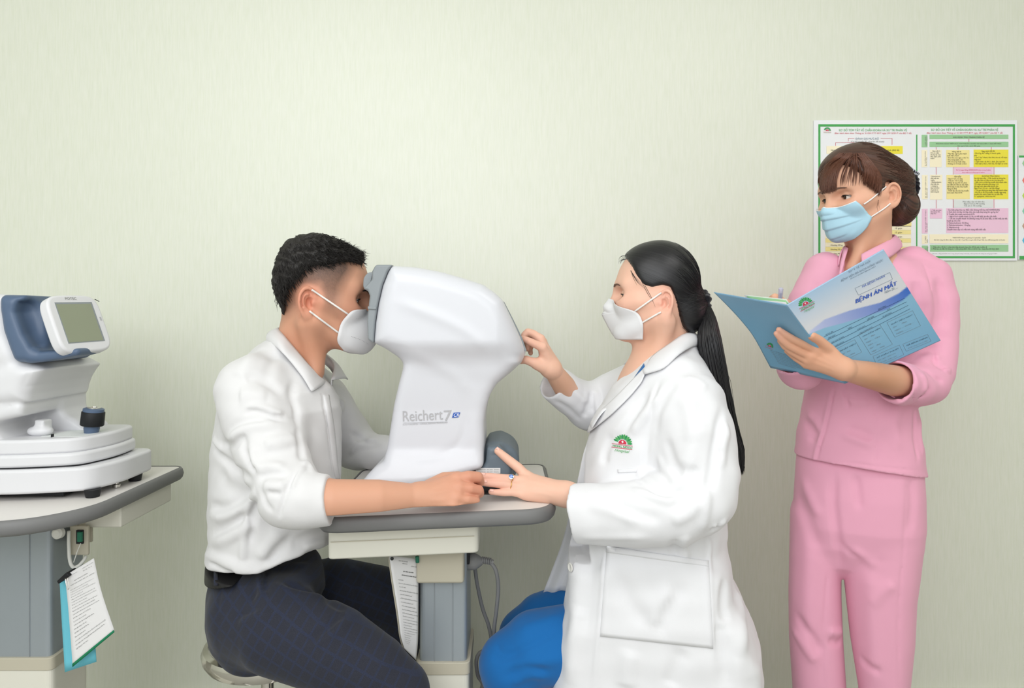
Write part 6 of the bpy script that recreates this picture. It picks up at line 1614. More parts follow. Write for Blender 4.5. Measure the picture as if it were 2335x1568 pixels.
# neck opening
tu.chain([P(1982,520,1.565), P(1980,560,1.572), P(1958,596,1.545), P(1943,628,1.505)], [0.043, 0.041, 0.025, 0.008], k=0.004, mode='s')
for pts, w, h in [
    ([(1903,882),(1895,920),(1882,975),(1866,1030),(1858,1068)], 0.0028, -0.0042), ([(1897,882),(1889,920),(1876,975),(1860,1030),(1852,1068)], 0.005, 0.0025),
    ([(1995,900),(1998,960),(1998,1020),(1998,1075)], 0.0026, -0.0016), ([(1925,880),(1930,905),(1935,930)], 0.006, -0.0035), ([(1915,900),(1950,915),(1985,912)], 0.012, 0.003), ([(1930,975),(1965,985),(1990,1000)], 0.012, -0.003), ([(1920,990),(1960,1005),(1990,1015)], 0.010, 0.003), ([(1840,940),(1860,960),(1870,985)], 0.012, 0.003), ([(1835,960),(1855,985),(1850,1010)], 0.012, -0.003),
    ([(2110,640),(2118,700),(2105,760),(2090,790)], 0.012, 0.005), ([(2085,640),(2096,700),(2092,750)], 0.012, -0.005), ([(2140,630),(2150,690),(2150,750)], 0.012, -0.004), ([(2105,600),(2118,630),(2122,670)], 0.003, -0.0025),
    ([(2095,820),(2120,812),(2145,818)], 0.010, 0.006), ([(2090,835),(2115,845),(2135,862),(2150,868)], 0.006, -0.005), ([(2100,850),(2110,870),(2108,895)], 0.008, 0.004), ([(2120,880),(2110,900),(2095,912)], 0.008, -0.003), ([(2125,800),(2135,830),(2158,840)], 0.007, -0.005), ([(2150,840),(2160,844),(2166,842)], 0.006, 0.005),
    ([(2060,850),(2062,880),(2058,910)], 0.0022, 0.001), ([(2087,858),(2088,890),(2082,920)], 0.003, -0.0035), ([(2030,900),(2045,905),(2060,912)], 0.005, -0.003),
    ([(2098,930),(2096,980),(2104,1040)], 0.008, 0.004), ([(2085,935),(2086,985),(2092,1050)], 0.007, -0.0035), ([(1865,640),(1850,700),(1845,760)], 0.012, -0.003), ([(2060,900),(2040,960),(2045,1030)], 0.016, 0.0025)]:
    tu.fold(pts, w * 0.8, h * 1.6)
tu.fold([(1866,1053),(1940,1056),(2000,1063),(2050,1069),(2100,1072)], 0.0022, -0.0022)
tu.apply_folds(1.1, 1.9)
tu.ripple(0.0009, 0.06, 13)
def nhem(p):
    return p[:, 2] - np.interp(p[:, 0], [P(1805,0,YN)[0], P(1856,0,1.50)[0], P(1864,0,1.50)[0], P(1940,0,1.48)[0], P(2040,0,1.49)[0], P(2112,0,1.56)[0]],
                               [P(0,1038,YN)[2], P(0,1068,1.50)[2], P(0,1060,1.50)[2], P(0,1068,1.48)[2], P(0,1079,1.49)[2], P(0,1083,1.56)[2]])
tu.op(lambda p: -nhem(p), (0.4, 1.3, 0.6), (1.2, 1.9, 0.9), 'i', 0.002)
tunic = surface('tunic', tu, (0.56, 1.36, 0.78), (1.04, 1.76, 1.33), 0.0026, M['pink'], nur, smooth=2, label='pink tunic with stand collar and turned-up sleeves')
# hem stitch line and stand collar
ctp = [P(1925,562,1.555), P(1940,556,1.60), P(1985,545,1.628), P(2028,536,1.61), P(2040,537,1.565), P(2022,550,1.528), P(1990,566,1.510), P(1964,580,1.500)]
cbt = [P(1912,606,1.535), P(1930,600,1.62), P(1985,580,1.655), P(2036,562,1.635), P(2056,562,1.57), P(2032,584,1.512), P(1998,602,1.492), P(1968,612,1.482)]
cob = collar(ctp, cbt, P(1985,575,1.575), M['pink'], tunic, 0.004, 0.0026)
lf = [P(1925,562,1.555), P(1920,585,1.540), P(1916,604,1.520), P(1912,640,1.490)]
rf2 = [P(1934,566,1.545), P(1927,590,1.528), P(1922,612,1.508), P(1913,642,1.487)]
grid_obj('collar_edge', np.stack([catmull(lf, 10), catmull(rf2, 10)], 1), M['pink'], tunic, 0.003)
# ---- pink trousers
pn = Field()
pn.loft([(1015,1814,2096,0.092),(1060,1810,2102,0.104),(1120,1806,2106,0.108),(1190,1802,2107,0.106),(1235,1806,2098,0.094),(1280,1828,2070,0.068),(1310,1860,2030,0.03)], YN, 2.5, rnd=0.01)
pn.loft([(1150,1804,1930,0.075),(1250,1799,1922,0.078),(1310,1798,1918,0.076),(1350,1797,1918,0.076),(1450,1798,1922,0.074),(1568,1806,1930,0.074),(1760,1812,1934,0.076),(1860,1812,1934,0.078)], YN + 0.03, 2.4, k=0.012, rnd=0.02)
pn.loft([(1150,1918,2106,0.092),(1230,1914,2106,0.094),(1300,1920,2098,0.092),(1360,1926,2090,0.088),(1450,1936,2086,0.084),(1568,1956,2074,0.080),(1760,1958,2072,0.080),(1860,1958,2072,0.082)], YN - 0.02, 2.4, k=0.006, rnd=0.02)
for pts, w, h in [([(1904,1082),(1900,1140),(1906,1200),(1912,1250),(1918,1290)], 0.010, -0.006), ([(1950,1080),(1955,1120),(1960,1160)], 0.010, -0.004), ([(1830,1090),(1850,1140),(1870,1180)], 0.014, 0.003), ([(1810,1100),(1840,1180),(1870,1260)], 0.018, -0.003),
    ([(2068,1086),(2065,1180),(2060,1260),(2052,1350),(2048,1450),(2052,1568)], 0.003, -0.0025), ([(2076,1090),(2080,1150),(2072,1220)], 0.012, -0.003), ([(1905,1230),(1930,1255),(1960,1270)], 0.010, -0.003), ([(1940,1250),(1970,1270),(2000,1290)], 0.012, 0.003),
    ([(1888,1300),(1882,1380),(1876,1480),(1876,1560)], 0.003, -0.0025), ([(1815,1400),(1850,1450),(1875,1490)], 0.014, -0.004), ([(1805,1430),(1840,1480),(1860,1510)], 0.012, 0.004), ([(1890,1440),(1915,1440),(1930,1430)], 0.010, 0.004), ([(1890,1460),(1910,1466),(1928,1450)], 0.009, -0.005), ([(2040,1330),(2010,1350),(1985,1380)], 0.014, 0.003), ([(1985,1300),(1990,1400),(2000,1568)], 0.022, 0.003), ([(1850,1200),(1845,1350),(1845,1500)], 0.022, 0.003), ([(1960,1500),(1985,1520),(2010,1530)], 0.012, -0.003)]:
    pn.fold(pts, w * 0.8, h * 1.6)
pn.apply_folds(1.1, 1.9)
surface('trousers', pn, (0.58, 1.44, 0.02), (1.02, 1.78, 0.87), 0.0034, M['pink'], nur, smooth=2, label='straight pink trousers')
M['shoew'] = mat('white_clog_rubber', (228, 226, 222), 0.5, 0.4, mottle=(20, 0.02))
for x, Y in ((1870, YN + 0.02), (2010, YN - 0.02)):
    so_ = Field(); a = P(x, 0, Y)
    so_.ell((a[0] - 0.05, a[1] - 0.02, 0.035), (0.12, 0.045, 0.034)); so_.op(lambda p: 0.002 - p[:, 2], (-2, 0, -0.2), (2, 3, 0.3), 'i', 0.004)
    surface('shoe', so_, (a[0] - 0.2, a[1] - 0.08, 0.0), (a[0] + 0.1, a[1] + 0.05, 0.09), 0.006, M['shoew'], nur)
# ------------------------------------------------------------------ the open folder in her hands
fo = thing('folder', P(1860, 790, 1.34), 'open light blue patient record folder held up by the woman in pink', 'folder')
sT, sB = P(1793.6, 694.7, 1.26), P(1927, 874, 1.38)
def plane(a, b, c): 
    n = np.cross(b - a, c - a); return n / np.linalg.norm(n), a
plR = plane(sT, sB, P(2014, 568, 1.33)); plL = plane(sT, sB, P(1628, 666, 1.33))
def onpl(px, pl):
    px = np.atleast_2d(np.asarray(px, float)); n, a = pl
    d = np.stack([(px[:, 0] - CX) / F, np.ones(len(px)), (CY - px[:, 1]) / F], 1); o = V(0, 0, ZC)
    t = ((a - o) @ n) / (d @ n)
    return o + d * t[:, None]
def sheet_px(tl, tr, bl, br, n, m, left=None, right=None):
    """pixel grid n rows x m columns, with optional curved left / right border"""
    s = np.linspace(0, 1, n)[:, None, None]; t = np.linspace(0, 1, m)[None, :, None]
    L = catmull(left, n)[:, None] if left else np.array(tl) * (1 - s) + np.array(bl) * s
    R = catmull(right, n)[:, None] if right else np.array(tr) * (1 - s) + np.array(br) * s
    return L * (1 - t) + R * t
M['cover'] = mat('printed_glossy_card', (150, 190, 220), 0.35, 0.4, attr=True, bump=(60, 0.05))
# front cover: grey-white upper field, a blue wave and light blue lower field, printed
TL, TR, BL, BR = (1793.6, 694.7), (2014, 568), (1927, 874), (2144.5, 776)
n_, m_ = 110, 150
px = sheet_px(TL, TR, BL, BR, n_, m_)
g = onpl(px.reshape(-1, 2), plR)
u = np.tile(np.linspace(0, 1, m_)[None], (n_, 1)); w = np.tile(np.linspace(0, 1, n_)[:, None], (1, m_))
wave = np.interp(u, [0, .03, .20, .435, .71, .90, 1], [.37, .35, .317, .355, .426, .43, .41])           # lower rim of the white field, in w
wave2 = np.interp(u, [0, .157, .30, .49, .72, .90, 1], [.372, .392, .43, .473, .512, .505, .48])
c = np.zeros((n_, m_, 3))
top = lin((172, 200, 226)) * 0 + lin((208, 212, 222))
edge = np.clip(np.minimum(w / 0.30, (1 - u) * 0 + 1), 0, 1)[..., None]
c[:] = lin((164, 194, 222)) * (1 - edge) + lin((214, 216, 222)) * edge
blue = lin((46, 104, 196)) * u[..., None] ** 0.8 + lin((196, 202, 232)) * (1 - u[..., None] ** 0.8)
low = lin((146, 192, 216)) + (lin((118, 172, 208)) - lin((146, 192, 216))) * w[..., None]
dn = 1.0 / n_
a1 = np.clip((w - wave) / dn + 0.5, 0, 1)[..., None]; a2 = np.clip((w - wave2) / dn + 0.5, 0, 1)[..., None]
c = c * (1 - a1) + blue * a1; c = c * (1 - a2) + low * a2
fc = grid_obj('front_cover', g.reshape(n_, m_, 3), M['cover'], fo, 0.0012, c.reshape(-1, 3), 0, 'front cover with white field, blue wave and light blue form')
px = sheet_px((1628, 666), TL, (1757, 838), BL, 40, 40, left=[(1628,666),(1663,701),(1693,734),(1720,770),(1757,838)])
g = onpl(px.reshape(-1, 2), plL)
u = np.tile(np.linspace(0, 1, 40)[None], (40, 1)); w = np.tile(np.linspace(0, 1, 40)[:, None], (1, 40))
c = lin((120, 160, 188)) * (1 - w[..., None]) + lin((124, 182, 216)) * w[..., None]
bk = grid_obj('back_cover', g.reshape(40, 40, 3), M['cover'], fo, 0.0012, c.reshape(-1, 3), 0, 'plain blue back cover')
nR = plR[0] if plR[0][1] < 0 else -plR[0]; nL = plL[0] if plL[0][1] < 0 else -plL[0]
# inside sheets seen over the top edge
for k, (m__, off, e) in enumerate(((M['paper'], 0.003, (0, -1)), (M['pgreen2'], 0.006, (10, -4)), (M['paper'], 0.009, (4, -3)))):
    px = sheet_px((1690 + e[0], 684 + e[1]), (1790, 692 + e[1] * .4), (1775, 800), (1900, 842), 12, 12)
    q = onpl(px.reshape(-1, 2), plL) - nL * off
    grid_obj('inner_sheet', q.reshape(12, 12, 3), m__, fo, 0.0004)
def ftext(body, p0, p1, pup, m, width=True, h=None, bold=0.0, pl=plR, parent=None, lift=0.0012):
    a, b, c3 = onpl([p0, p1, pup], pl); nn = nR if pl is plR else nL
    text(body, a + nn * lift, b - a, c3 - a, m, parent or fc, width=np.linalg.norm(b - a), height=np.linalg.norm(c3 - a) if h is None else h, bold=bold)
def fline(p0, p1, m, wpx=0.8, pl=plR, parent=None):
    a, b = onpl([p0, p1], pl); nn = nR if pl is plR else nL; d = b - a; L = np.linalg.norm(d); d /= L
    wd = wpx * 1.35 / F
    prism('rule', [(0, 0), (L, 0), (L, wd), (0, wd)], a + nn * 0.0008, d, np.cross(nn, d), 0.0002, m, parent or fc)
M['fblue'] = mat('royal_blue_print', (72, 104, 190), 0.5, 0.2); M['fgrey'] = mat('cool_grey_print', (128, 144, 160), 0.5, 0.2); M['fink'] = mat('dark_form_print', (52, 78, 104), 0.5, 0.2)
ftext('SỞ Y TẾ HÀ NỘI', (1934,622), (1983,597), (1931,616), M['fgrey'])
ftext('BỆNH VIỆN ĐA KHOA HỒNG NGỌC', (1917,642), (2012,594.5), (1913.5,635), M['fgrey'], bold=0.012)
ftext('KHOA KHÁM BỆNH MẮT', (1938,637), (1996,608), (1936,633), M['fgrey'])
ftext('MÃ BỆNH NHÂN', (1965,656), (2016,631), (1962,649.5), M['fblue'], bold=0.006)
ftext('BỆNH ÁN MẮT', (1949,692), (2042,650), (1942.5,679), M['fblue'], bold=0.035)
ftext('Năm 20......', (2016,669), (2046,656.5), (2014,664.5), M['fgrey'])
for a, b in (((1949,657),(2028,621)), ((2028,621),(2034,636)), ((2034,636),(1957,672)), ((1957,672),(1949,657))): fline(a, b, M['fgrey'], 0.7)
for (a, b, words) in (((1878,768),(2062,680),('HỌ VÀ TÊN','','GIỚI TÍNH')), ((1884,776),(2066,688),('SINH NGÀY','THÁNG','NĂM SINH','TUỔI')), ((1892,785),(2070,696),('ĐỊA CHỈ: SỐ NHÀ','THÔN (PHỐ)','XÃ (PHƯỜNG)')), ((1898,794),(2074,704),('HUYỆN (QUẬN)','TỈNH (THÀNH PHỐ)',''))):
    fline(a, b, M['fink'], 0.7)
    for k, wd in enumerate(words):
        if not wd: continue
        t = 0.02 + k * (0.98 / max(len(words), 1)); a_ = np.array(a) * (1 - t) + np.array(b) * t; t2 = t + 0.0105 * len(wd); b_ = np.array(a) * (1 - t2) + np.array(b) * t2
        ftext(wd, a_ + (-0.4, -1.6), b_ + (-0.4, -1.6), a_ + (-1.9, -5.0), M['fink'])
def fbox(tl, tr, br, bl, head, rows):
    for a, b in ((tl, tr), (tr, br), (br, bl), (bl, tl)): fline(a, b, M['fgrey'], 0.55)
    tl, tr, bl, br = map(np.array, (tl, tr, bl, br)); up = (tl - bl) / np.linalg.norm(tl - bl)
    def q(u, v): return (tl * (1 - u) + tr * u) * (1 - v) + (bl * (1 - u) + br * u) * v
    n = len(rows) + 1.6
    ftext(head, q(0.08, 1.1 / n), q(0.92, 1.1 / n), q(0.08, 1.1 / n) + up * 4, M['fink'], bold=0.0)
    for i, r in enumerate(rows):
        v = (2.1 + i) / n
        if r: ftext(r, q(0.08, v), q(0.08 + min(0.80, 0.042 * len(r)), v), q(0.08, v) + up * 2.8, M['fgrey'])
fbox((1957,763), (2005,739), (2034,784), (1985,808), 'CHUYỂN VIỆN', ['Giờ     Phút', 'Ngày ... tháng ...', 'Năm ......', 'Giờ     Phút', 'Ngày ... tháng'])
fbox((2022,735), (2080,708), (2098,742), (2040,768), 'XUẤT VIỆN: NGÀY', ['Giờ      Phút', 'Ngày ... tháng ...', 'Năm ..........'])
fbox((1906,795), (1948,774), (1964,802), (1922,822), 'NHẬP VIỆN', ['Giờ    Phút', 'Ngày ... tháng'])
fbox((2058,784), (2114,762), (2122,777), (2066,800), 'MÃ BỆNH CHÍNH', ['Chẩn đoán khi ra viện'])
fbox((1990,812), (2050,786), (2060,808), (2000,834), 'SỐ PHẪU THUẬT', ['Số ngày điều trị', 'Số tiền viện phí'])
fbox((1940,838), (1980,822), (1986,838), (1950,856), 'GIẢI PHẪU BỆNH', ['Sau mổ'])
def on_front(pts): return onpl(pts, plR) + nR * 0.0009
emblem(fc, on_front, (1837, 694), 17.5, rot=-0.50)
def on_back(pts): return onpl(pts, plL) + nL * 0.0009
emblem(bk, on_back, (1755, 789), 9, rot=0.35, letters=False, script=False)
for i in range(8):
    a = (1757 + i * 2.6, 798 + i * 4.2); L = [44, 62, 60, 62, 58, 60, 62, 40][i]
    ftext('Địa chỉ: Số 55 phố Yên Ninh, quận Ba Đình, thành phố Hà Nội'[: 30 + 3 * i], a, (a[0] + L, a[1] + L * 0.30), (a[0] - 1, a[1] - 3), M['fgrey'], pl=plL, parent=bk)
# ------------------------------------------------------------------ pen
pe = thing('pen', P(1781, 684, 1.34), 'clear plastic pen standing up from the fingers behind the blue folder', 'pen')
M['clear'] = mat('clear_plastic', (226, 226, 244), 0.12, 0.5, trans=0.5, mottle=(40, 0.02))
pa, pb = P(1778, 694, 1.350), P(1781, 656, 1.332)
pd_ = pb - pa; pl_n = np.linalg.norm(pd_)
lathe('barrel', [(0.0036, -0.05), (0.0040, 0.0), (0.0042, pl_n * .8), (0.0046, pl_n * .9), (0.0038, pl_n * .97), (0.0015, pl_n)], pa, pd_, M['clear'], pe, 20)
lathe('ink_tube', [(0.0012, -0.05), (0.0012, pl_n * .7)], pa, pd_, M['pblue'], pe, 10)
lathe('pen_tip', [(0.0006, -0.066), (0.0034, -0.050)], pa, pd_, M['cliplight'], pe, 12)
# ------------------------------------------------------------------ wall poster
YP = WY - 0.006
po = thing('poster', (0.98, WY, 1.2), 'framed flow chart poster with green border on the wall behind the woman in pink', 'poster')
def PW(x, y, d=0.0): return P(x, y, YP - d)
def wbox(name, x0, y0, x1, y1, m, d, parent, th=0.0006):
    a, b = PW(x0, y1), PW(x1, y0)
    return bm_obj(name, box_bm((a[0], YP - d - th, a[2]), (b[0], YP - d, b[2])), m, parent)
b_ = PW(1856, 594); t_ = PW(2320, 274)
bm_ = bm_obj('board', box_bm((b_[0], YP, b_[2]), (t_[0], WY - 0.0005, t_[2])), M['board'], po, bevel=0.001)
for r in ((1866,283.5,2314,288.5), (1866,584,2314,588.5), (1866,288.6,1870.5,583.9), (2309.5,288.6,2314,583.9)): wbox('green_border', *r, M['pgreen'], 0.0002, po)
wbox('divider', 2089, 307, 2091.5, 576, M['pgreen'], 0.0002, po)
def wtext(s, x0, y0, x1, y1, m, bold=0.0, fit='w', align='LEFT', parent=None, d=0.0014, lines=1.0, rot=False):
    p = PW(x0, y1, d); W = (x1 - x0) * YP / F; H = (y1 - y0) * YP / F
    if rot:
        text(s, PW(x1, y1, d), (0, 0, 1), (-1, 0, 0), m, parent or po, width=H, height=W, bold=bold, lines=lines)
    elif '\n' in s:
        k = s.count('\n')
        text(s, PW(x0, y1, d) + V(0, 0, H * (k / (k + 0.75))), (1, 0, 0), (0, 0, 1), m, parent or po, width=W, height=H, bold=bold, lines=lines)
    else:
        text(s, p, (1, 0, 0), (0, 0, 1), m, parent or po, width=W, height=H, bold=bold)
wtext('SƠ ĐỒ TÓM TẮT VỀ CHẨN ĐOÁN VÀ XỬ TRÍ PHẢN VỆ', 1913, 290, 2068, 299, M['pgreen'], 0.01)
wtext('(Ban hành kèm theo Thông tư 51/2017/TT-BYT ngày 29/12/2017 của Bộ Y tế)', 1903, 299.5, 2078, 305, M['pred'], 0.006)
wtext('SƠ ĐỒ CHI TIẾT VỀ CHẨN ĐOÁN VÀ XỬ TRÍ PHẢN VỆ', 2123, 289, 2276, 298, M['pgreen'], 0.01)
wtext('(Ban hành kèm theo Thông tư 51/2017/TT-BYT ngày 29/12/2017 của Bộ Y tế)', 2113, 299, 2286, 304.5, M['pred'], 0.006)
def on_wall(pts): return np.array([PW(x, y, 0.0006) for x, y in pts])
emblem(po, on_wall, (1886.5, 298), 8.5, 0, letters=False, script=False)
wtext('HỒNG NGỌC', 1878, 300.5, 1895, 303, M['pgreen'])
wtext('ĐÁNH GIÁ MỨC ĐỘ', 1951, 311, 2004, 318, M['fgrey'], 0.01)
wtext('(Có thể chuyển độ, nặng lên rất nhanh)', 1940, 319, 2016, 324, M['inksoft'], shear if False else 0.0)
for r in ((1934,315,1948,315.6), (2008,315,2034,315.6), (2033.6,315,2034.2,330), (1934,315,1934.5,322), (1905,325,1960,325.6), (1905,325,1905.6,332)): wbox('connector', *r, M['pred'], 0.0002, po)
B = wbox('green_box', 2119.5, 307, 2299, 317, M['pgreen2'], 0.0002, po); wtext('XÁC ĐỊNH TÌNH TRẠNG PHẢN VỆ', 2173, 309.5, 2245, 314, M['ink'], 0.01)
B = wbox('green_box', 2119.5, 323, 2299, 335, M['pgreen2'], 0.0002, po); wtext('NGỪNG NGAY TIẾP XÚC VỚI THUỐC HOẶC DỊ NGUYÊN + GỌI HỖ TRỢ', 2134, 324.5, 2284, 328.5, M['ink'], 0.01); wtext('Gọi người bên cạnh đến giúp', 2183, 330, 2235, 333.5, M['ink'], 0.01)
for x0, y0, x1, y1, m, s in ((2101.5,307.5,2114.5,335.5,'pgreen2','I. XÁC ĐỊNH\nTÌNH TRẠNG'), (2101.5,342,2114,381,'pcream','II. CHẨN ĐOÁN\nMỨC ĐỘ'), (2102,399,2115,454,'pcream','III. XỬ TRÍ CẤP CỨU\nPHẢN VỆ'), (2102,476,2115,532,'ppink','IV. XỬ TRÍ TIẾP THEO\nTẠI CHỖ'), (2102,535,2115,556,'pcream','V. THEO\nDÕI'), (2102,559.5,2115.5,580,'pgreen2','VI. DỰ\nPHÒNG')):
    wbox('side_box', x0, y0, x1, y1, M[m], 0.0002, po); wtext(s, x0 + 3, y0 + 3, x1 - 3, y1 - 3, M['inksoft'], 0.0, rot=True)
cells = [
 (2120,341,2147,381,'pcream','    Nhẹ (độ I)\nChỉ có triệu\nchứng da: mày\nđay, ngứa, phù\nmạch', 0.55),
 (2157.5,342,2210.5,381,'pyel2','          Nặng (độ II)\n- Mày đay, ngứa, phù mạch\nxuất hiện nhanh\n- Khó thở, tức ngực, thở rít\n- Đau bụng quặn, nôn\n- HA chưa tụt hoặc tăng\n- Không có rối loạn ý thức', 0.86),
 (2220,341,2299,381,'pyel','              Nguy kịch (độ III)\n- Đường thở: tiếng rít thanh quản,\nphù\n- Thở: thở nhanh, khò khè, tím tái, rối loạn\nnhịp thở\n- Tuần hoàn: da nhợt, lạnh, ẩm, tụt HA\n- Rối loạn ý thức, hôn mê, rối loạn cơ tròn', 0.86),
 (2120.5,398.5,2148.5,455,'pcream','- Diphenhydramin\nuống hoặc tiêm\n1mg/kg\n- Methylprednisolon\nuống hoặc tiêm\n1-2 mg/kg tùy\ntheo mức độ dị\nứng (thuốc và\nthanh trùng tại)', 0.72),
 (2158,399,2211,454,'pyel2','              TIÊM BẮP\n- Người lớn: 1/2 ống\n- Trẻ em: 1/5-1/3 ống\n- Nhắc lại sau mỗi 3-5 phút\ncho đến khi hết các dấu hiệu\nvề hô hấp và tiêu hóa, huyết\nđộng ổn định\n- Thiết lập sẵn đường truyền\ntĩnh mạch NaCl 0,9%', 0.80),
 (2220,398,2299,454,'pyel','                ĐƯỜNG TĨNH MẠCH\nSau khi tiêm bắp > 3 lần huyết áp không lên,\ncác dấu hiệu hô hấp và tiêu hóa nặng lên:\n- Nếu chưa có đường truyền tĩnh mạch: tiêm\nTM chậm adrenalin pha loãng 1/10\n(0,1mg/1ml), tiêm nhắc lại khi cần\nNgười lớn: 0,5 ml - 1ml (50-100µg)\n- Trẻ em: không áp dụng tiêm tĩnh mạch chậm\n- Khi đã có đường truyền: chuyển ngay sang\ntruyền tĩnh mạch chậm liên tục bắt đầu\n0,1 µg/kg/phút, chỉnh theo HA', 0.94),
 (2120.5,475.5,2148.5,498,'ppink','1. Tiếp tục theo\ndõi mạch, HA,\nnhịp thở', 0.60),
 (2157.5,474.5,2299,531,'ppink','  Các biện pháp khác tùy điều kiện (không thể thay thế ADRENALIN)\n1. Kích thích hô hấp: hô hấp nhân tạo hoặc bóp bóng khi ngừng thở\n2. Truyền tĩnh mạch natriclorid 0,9%\n   - Người lớn truyền nhanh 1-2 lít, có thể nhắc lại nếu cần thiết\n   - Trẻ em: truyền nhanh 10-20ml/kg trong 10-20 phút đầu, có thể nhắc lại nếu\nhuyết áp chưa lên\n3. Diphenhydramin: 25-50mg\n4. Methylprednisolon: 1-2mg/kg\n5. Salbutamol xịt\nChuyển theo cấp cứu nếu tình trạng diễn biến xấu', 0.92)]
for x0, y0, x1, y1, m, s, fr_ in cells:
    wbox('text_box', x0, y0, x1, y1, M[m], 0.0002, po)
    wtext(s, x0 + 1.8, y0 + 1.5, x1 - 2.2, y0 + (y1 - y0) * fr_, M['ink'], 0.004, lines=1.0)
wbox('pink_box', 2176, 381.5, 2263, 396.5, M['ppink'], 0.0003, po); wtext('Xử trí ngay bằng ADRENALIN tiêm trong 3 phút', 2180, 384.5, 2259, 388.5, M['pred'], 0.006, d=0.0016); wtext('Duy nhất cứu sống người bệnh!', 2194, 390.5, 2245, 394, M['pred'], 0.006, d=0.0016)
wbox('grey_box', 2174, 456, 2264, 472.5, M['pgrey'], 0.0002, po); wtext('Mục tiêu: duy trì tâm thu\n  Người lớn ≥ 90 mmHg\n  Trẻ em ≥ 70 mmHg', 2195, 457.5, 2245, 471, M['inksoft'], 0.0)
wbox('cream_box', 2119.5, 534, 2299, 554.5, M['pcream'], 0.0002, po); wtext('THEO DÕI: Mạch, huyết áp 3-5 phút/lần - SpO2', 2172, 539, 2248, 543, M['ink']); wtext('Khi tình trạng ổn định: tiếp tục theo dõi 1-2 giờ/lần trong ít nhất 24 giờ tiếp theo (đề phòng phản vệ 2 pha)', 2130, 544, 2291, 548, M['ink'])
wbox('green_box', 2120.5, 558, 2299, 573.5, M['pgreen2'], 0.0002, po); wtext('1. Nhân viên y tế được phép tiêm bắp adrenalin theo phác đồ khi xảy ra phản vệ\n2. Phải báo cáo đầy đủ thông tin + nhắc phòng bệnh nhân có thẻ dị ứng - mang theo khi khám bệnh', 2124, 560.5, 2278, 569.5, M['ink'], 0.004)
wtext('*Ghi chú: 1 ống adrenalin 1ml = 1mg, cần pha loãng 1/10 hoặc 1/20 tùy theo cân nặng của từng người bệnh', 2125, 575.5, 2274, 579, M['inksoft'])
for x in (2209, 2134, 2184, 2260): wbox('connector', x, 335.5 if x != 2209 else 317, x + 0.6, 341 if x != 2209 else 323, M['pred'], 0.0002, po)
for x, y0, y1 in ((2134,381,398), (2134,455,475), (2173,381,398), (2266,381,398), (2173,454,474), (2266,454,474)): wbox('connector', x, y0, x + 0.6, y1, M['pred'], 0.0002, po)
# left half, mostly behind her head
for x0, x1, m, s in ((1884.5, 1926.5, 'pcream', 'Nhẹ (Độ I)'), (1940, 1986, 'pyel2', 'Nặng (Độ II)'), (2000, 2058, 'pyel', 'Nguy kịch (Độ III)')):
    wbox('grade_box', x0, 333, x1, 351, M[m], 0.0002, po); wtext(s, x0 + 10, 339, x1 - 8, 344, M['ink'])
wbox('list_panel', 1874, 376, 1920, 500, M['pyel2'], 0.0002, po)
wbox('list_panel', 2030, 452, 2078, 516, M['pyel2'], 0.0002, po)
rows = ['Khoảng 10 kg', 'Khoảng 15 kg', 'Khoảng 20 kg', 'Khoảng 25 kg', 'Khoảng 30 kg', 'Khoảng 35 kg', 'Khoảng 40 kg']
for i, s in enumerate(rows):
    y = 515 + i * 9.6
    wbox('table_row', 1882, y, 2077, y + 9.2, M['pyel2'] if i % 2 else M['pcream'], 0.0002, po)
    wtext(s, 1894, y + 2.5, 1921, y + 6.8, M['ink'], 0.01); wtext('%d giọt' % (10 + 3 * i), 2040, y + 2.5, 2056, y + 6.8, M['ink'])
# second poster cut by the picture edge
p2 = thing('poster', (1.49, WY, 1.2), 'white poster with green bars and coloured hexagons at the right picture edge', 'poster')
b_ = PW(2323, 592); t_ = PW(2640, 354)
bm_obj('board', box_bm((b_[0], YP, b_[2]), (t_[0], WY - 0.0005, t_[2])), M['board'], p2, bevel=0.001)
wbox('green_bar', 2323.5, 354.5, 2640, 359, M['pgreen'], 0.0002, p2); wbox('green_bar', 2324.5, 583.5, 2640, 591.5, M['pgreen'], 0.0002, p2)
M['pred2'] = mat('coral_print', (240, 130, 118), 0.5, 0.2); M['plime'] = mat('lime_print', (190, 216, 96), 0.5, 0.2); M['pteal'] = mat('teal_print', (140, 206, 178), 0.5, 0.2); M['pbrown'] = mat('tan_print', (196, 158, 136), 0.5, 0.2); M['psky'] = mat('sky_blue_print', (92, 190, 226), 0.5, 0.2)
for y, k in ((372, 'pgreen2'), (411, 'pred2'), (446, 'plime'), (481, 'pteal'), (515, 'pbrown'), (548, 'psky')):
    r = 12 * YP / F; c0 = PW(2343, y, 0.0003)
    prism('hexagon', [(r * math.cos(t), r * math.sin(t)) for t in np.arange(6) * math.pi / 3], c0, (1, 0, 0), (0, 0, 1), 0.0005, M[k], p2)
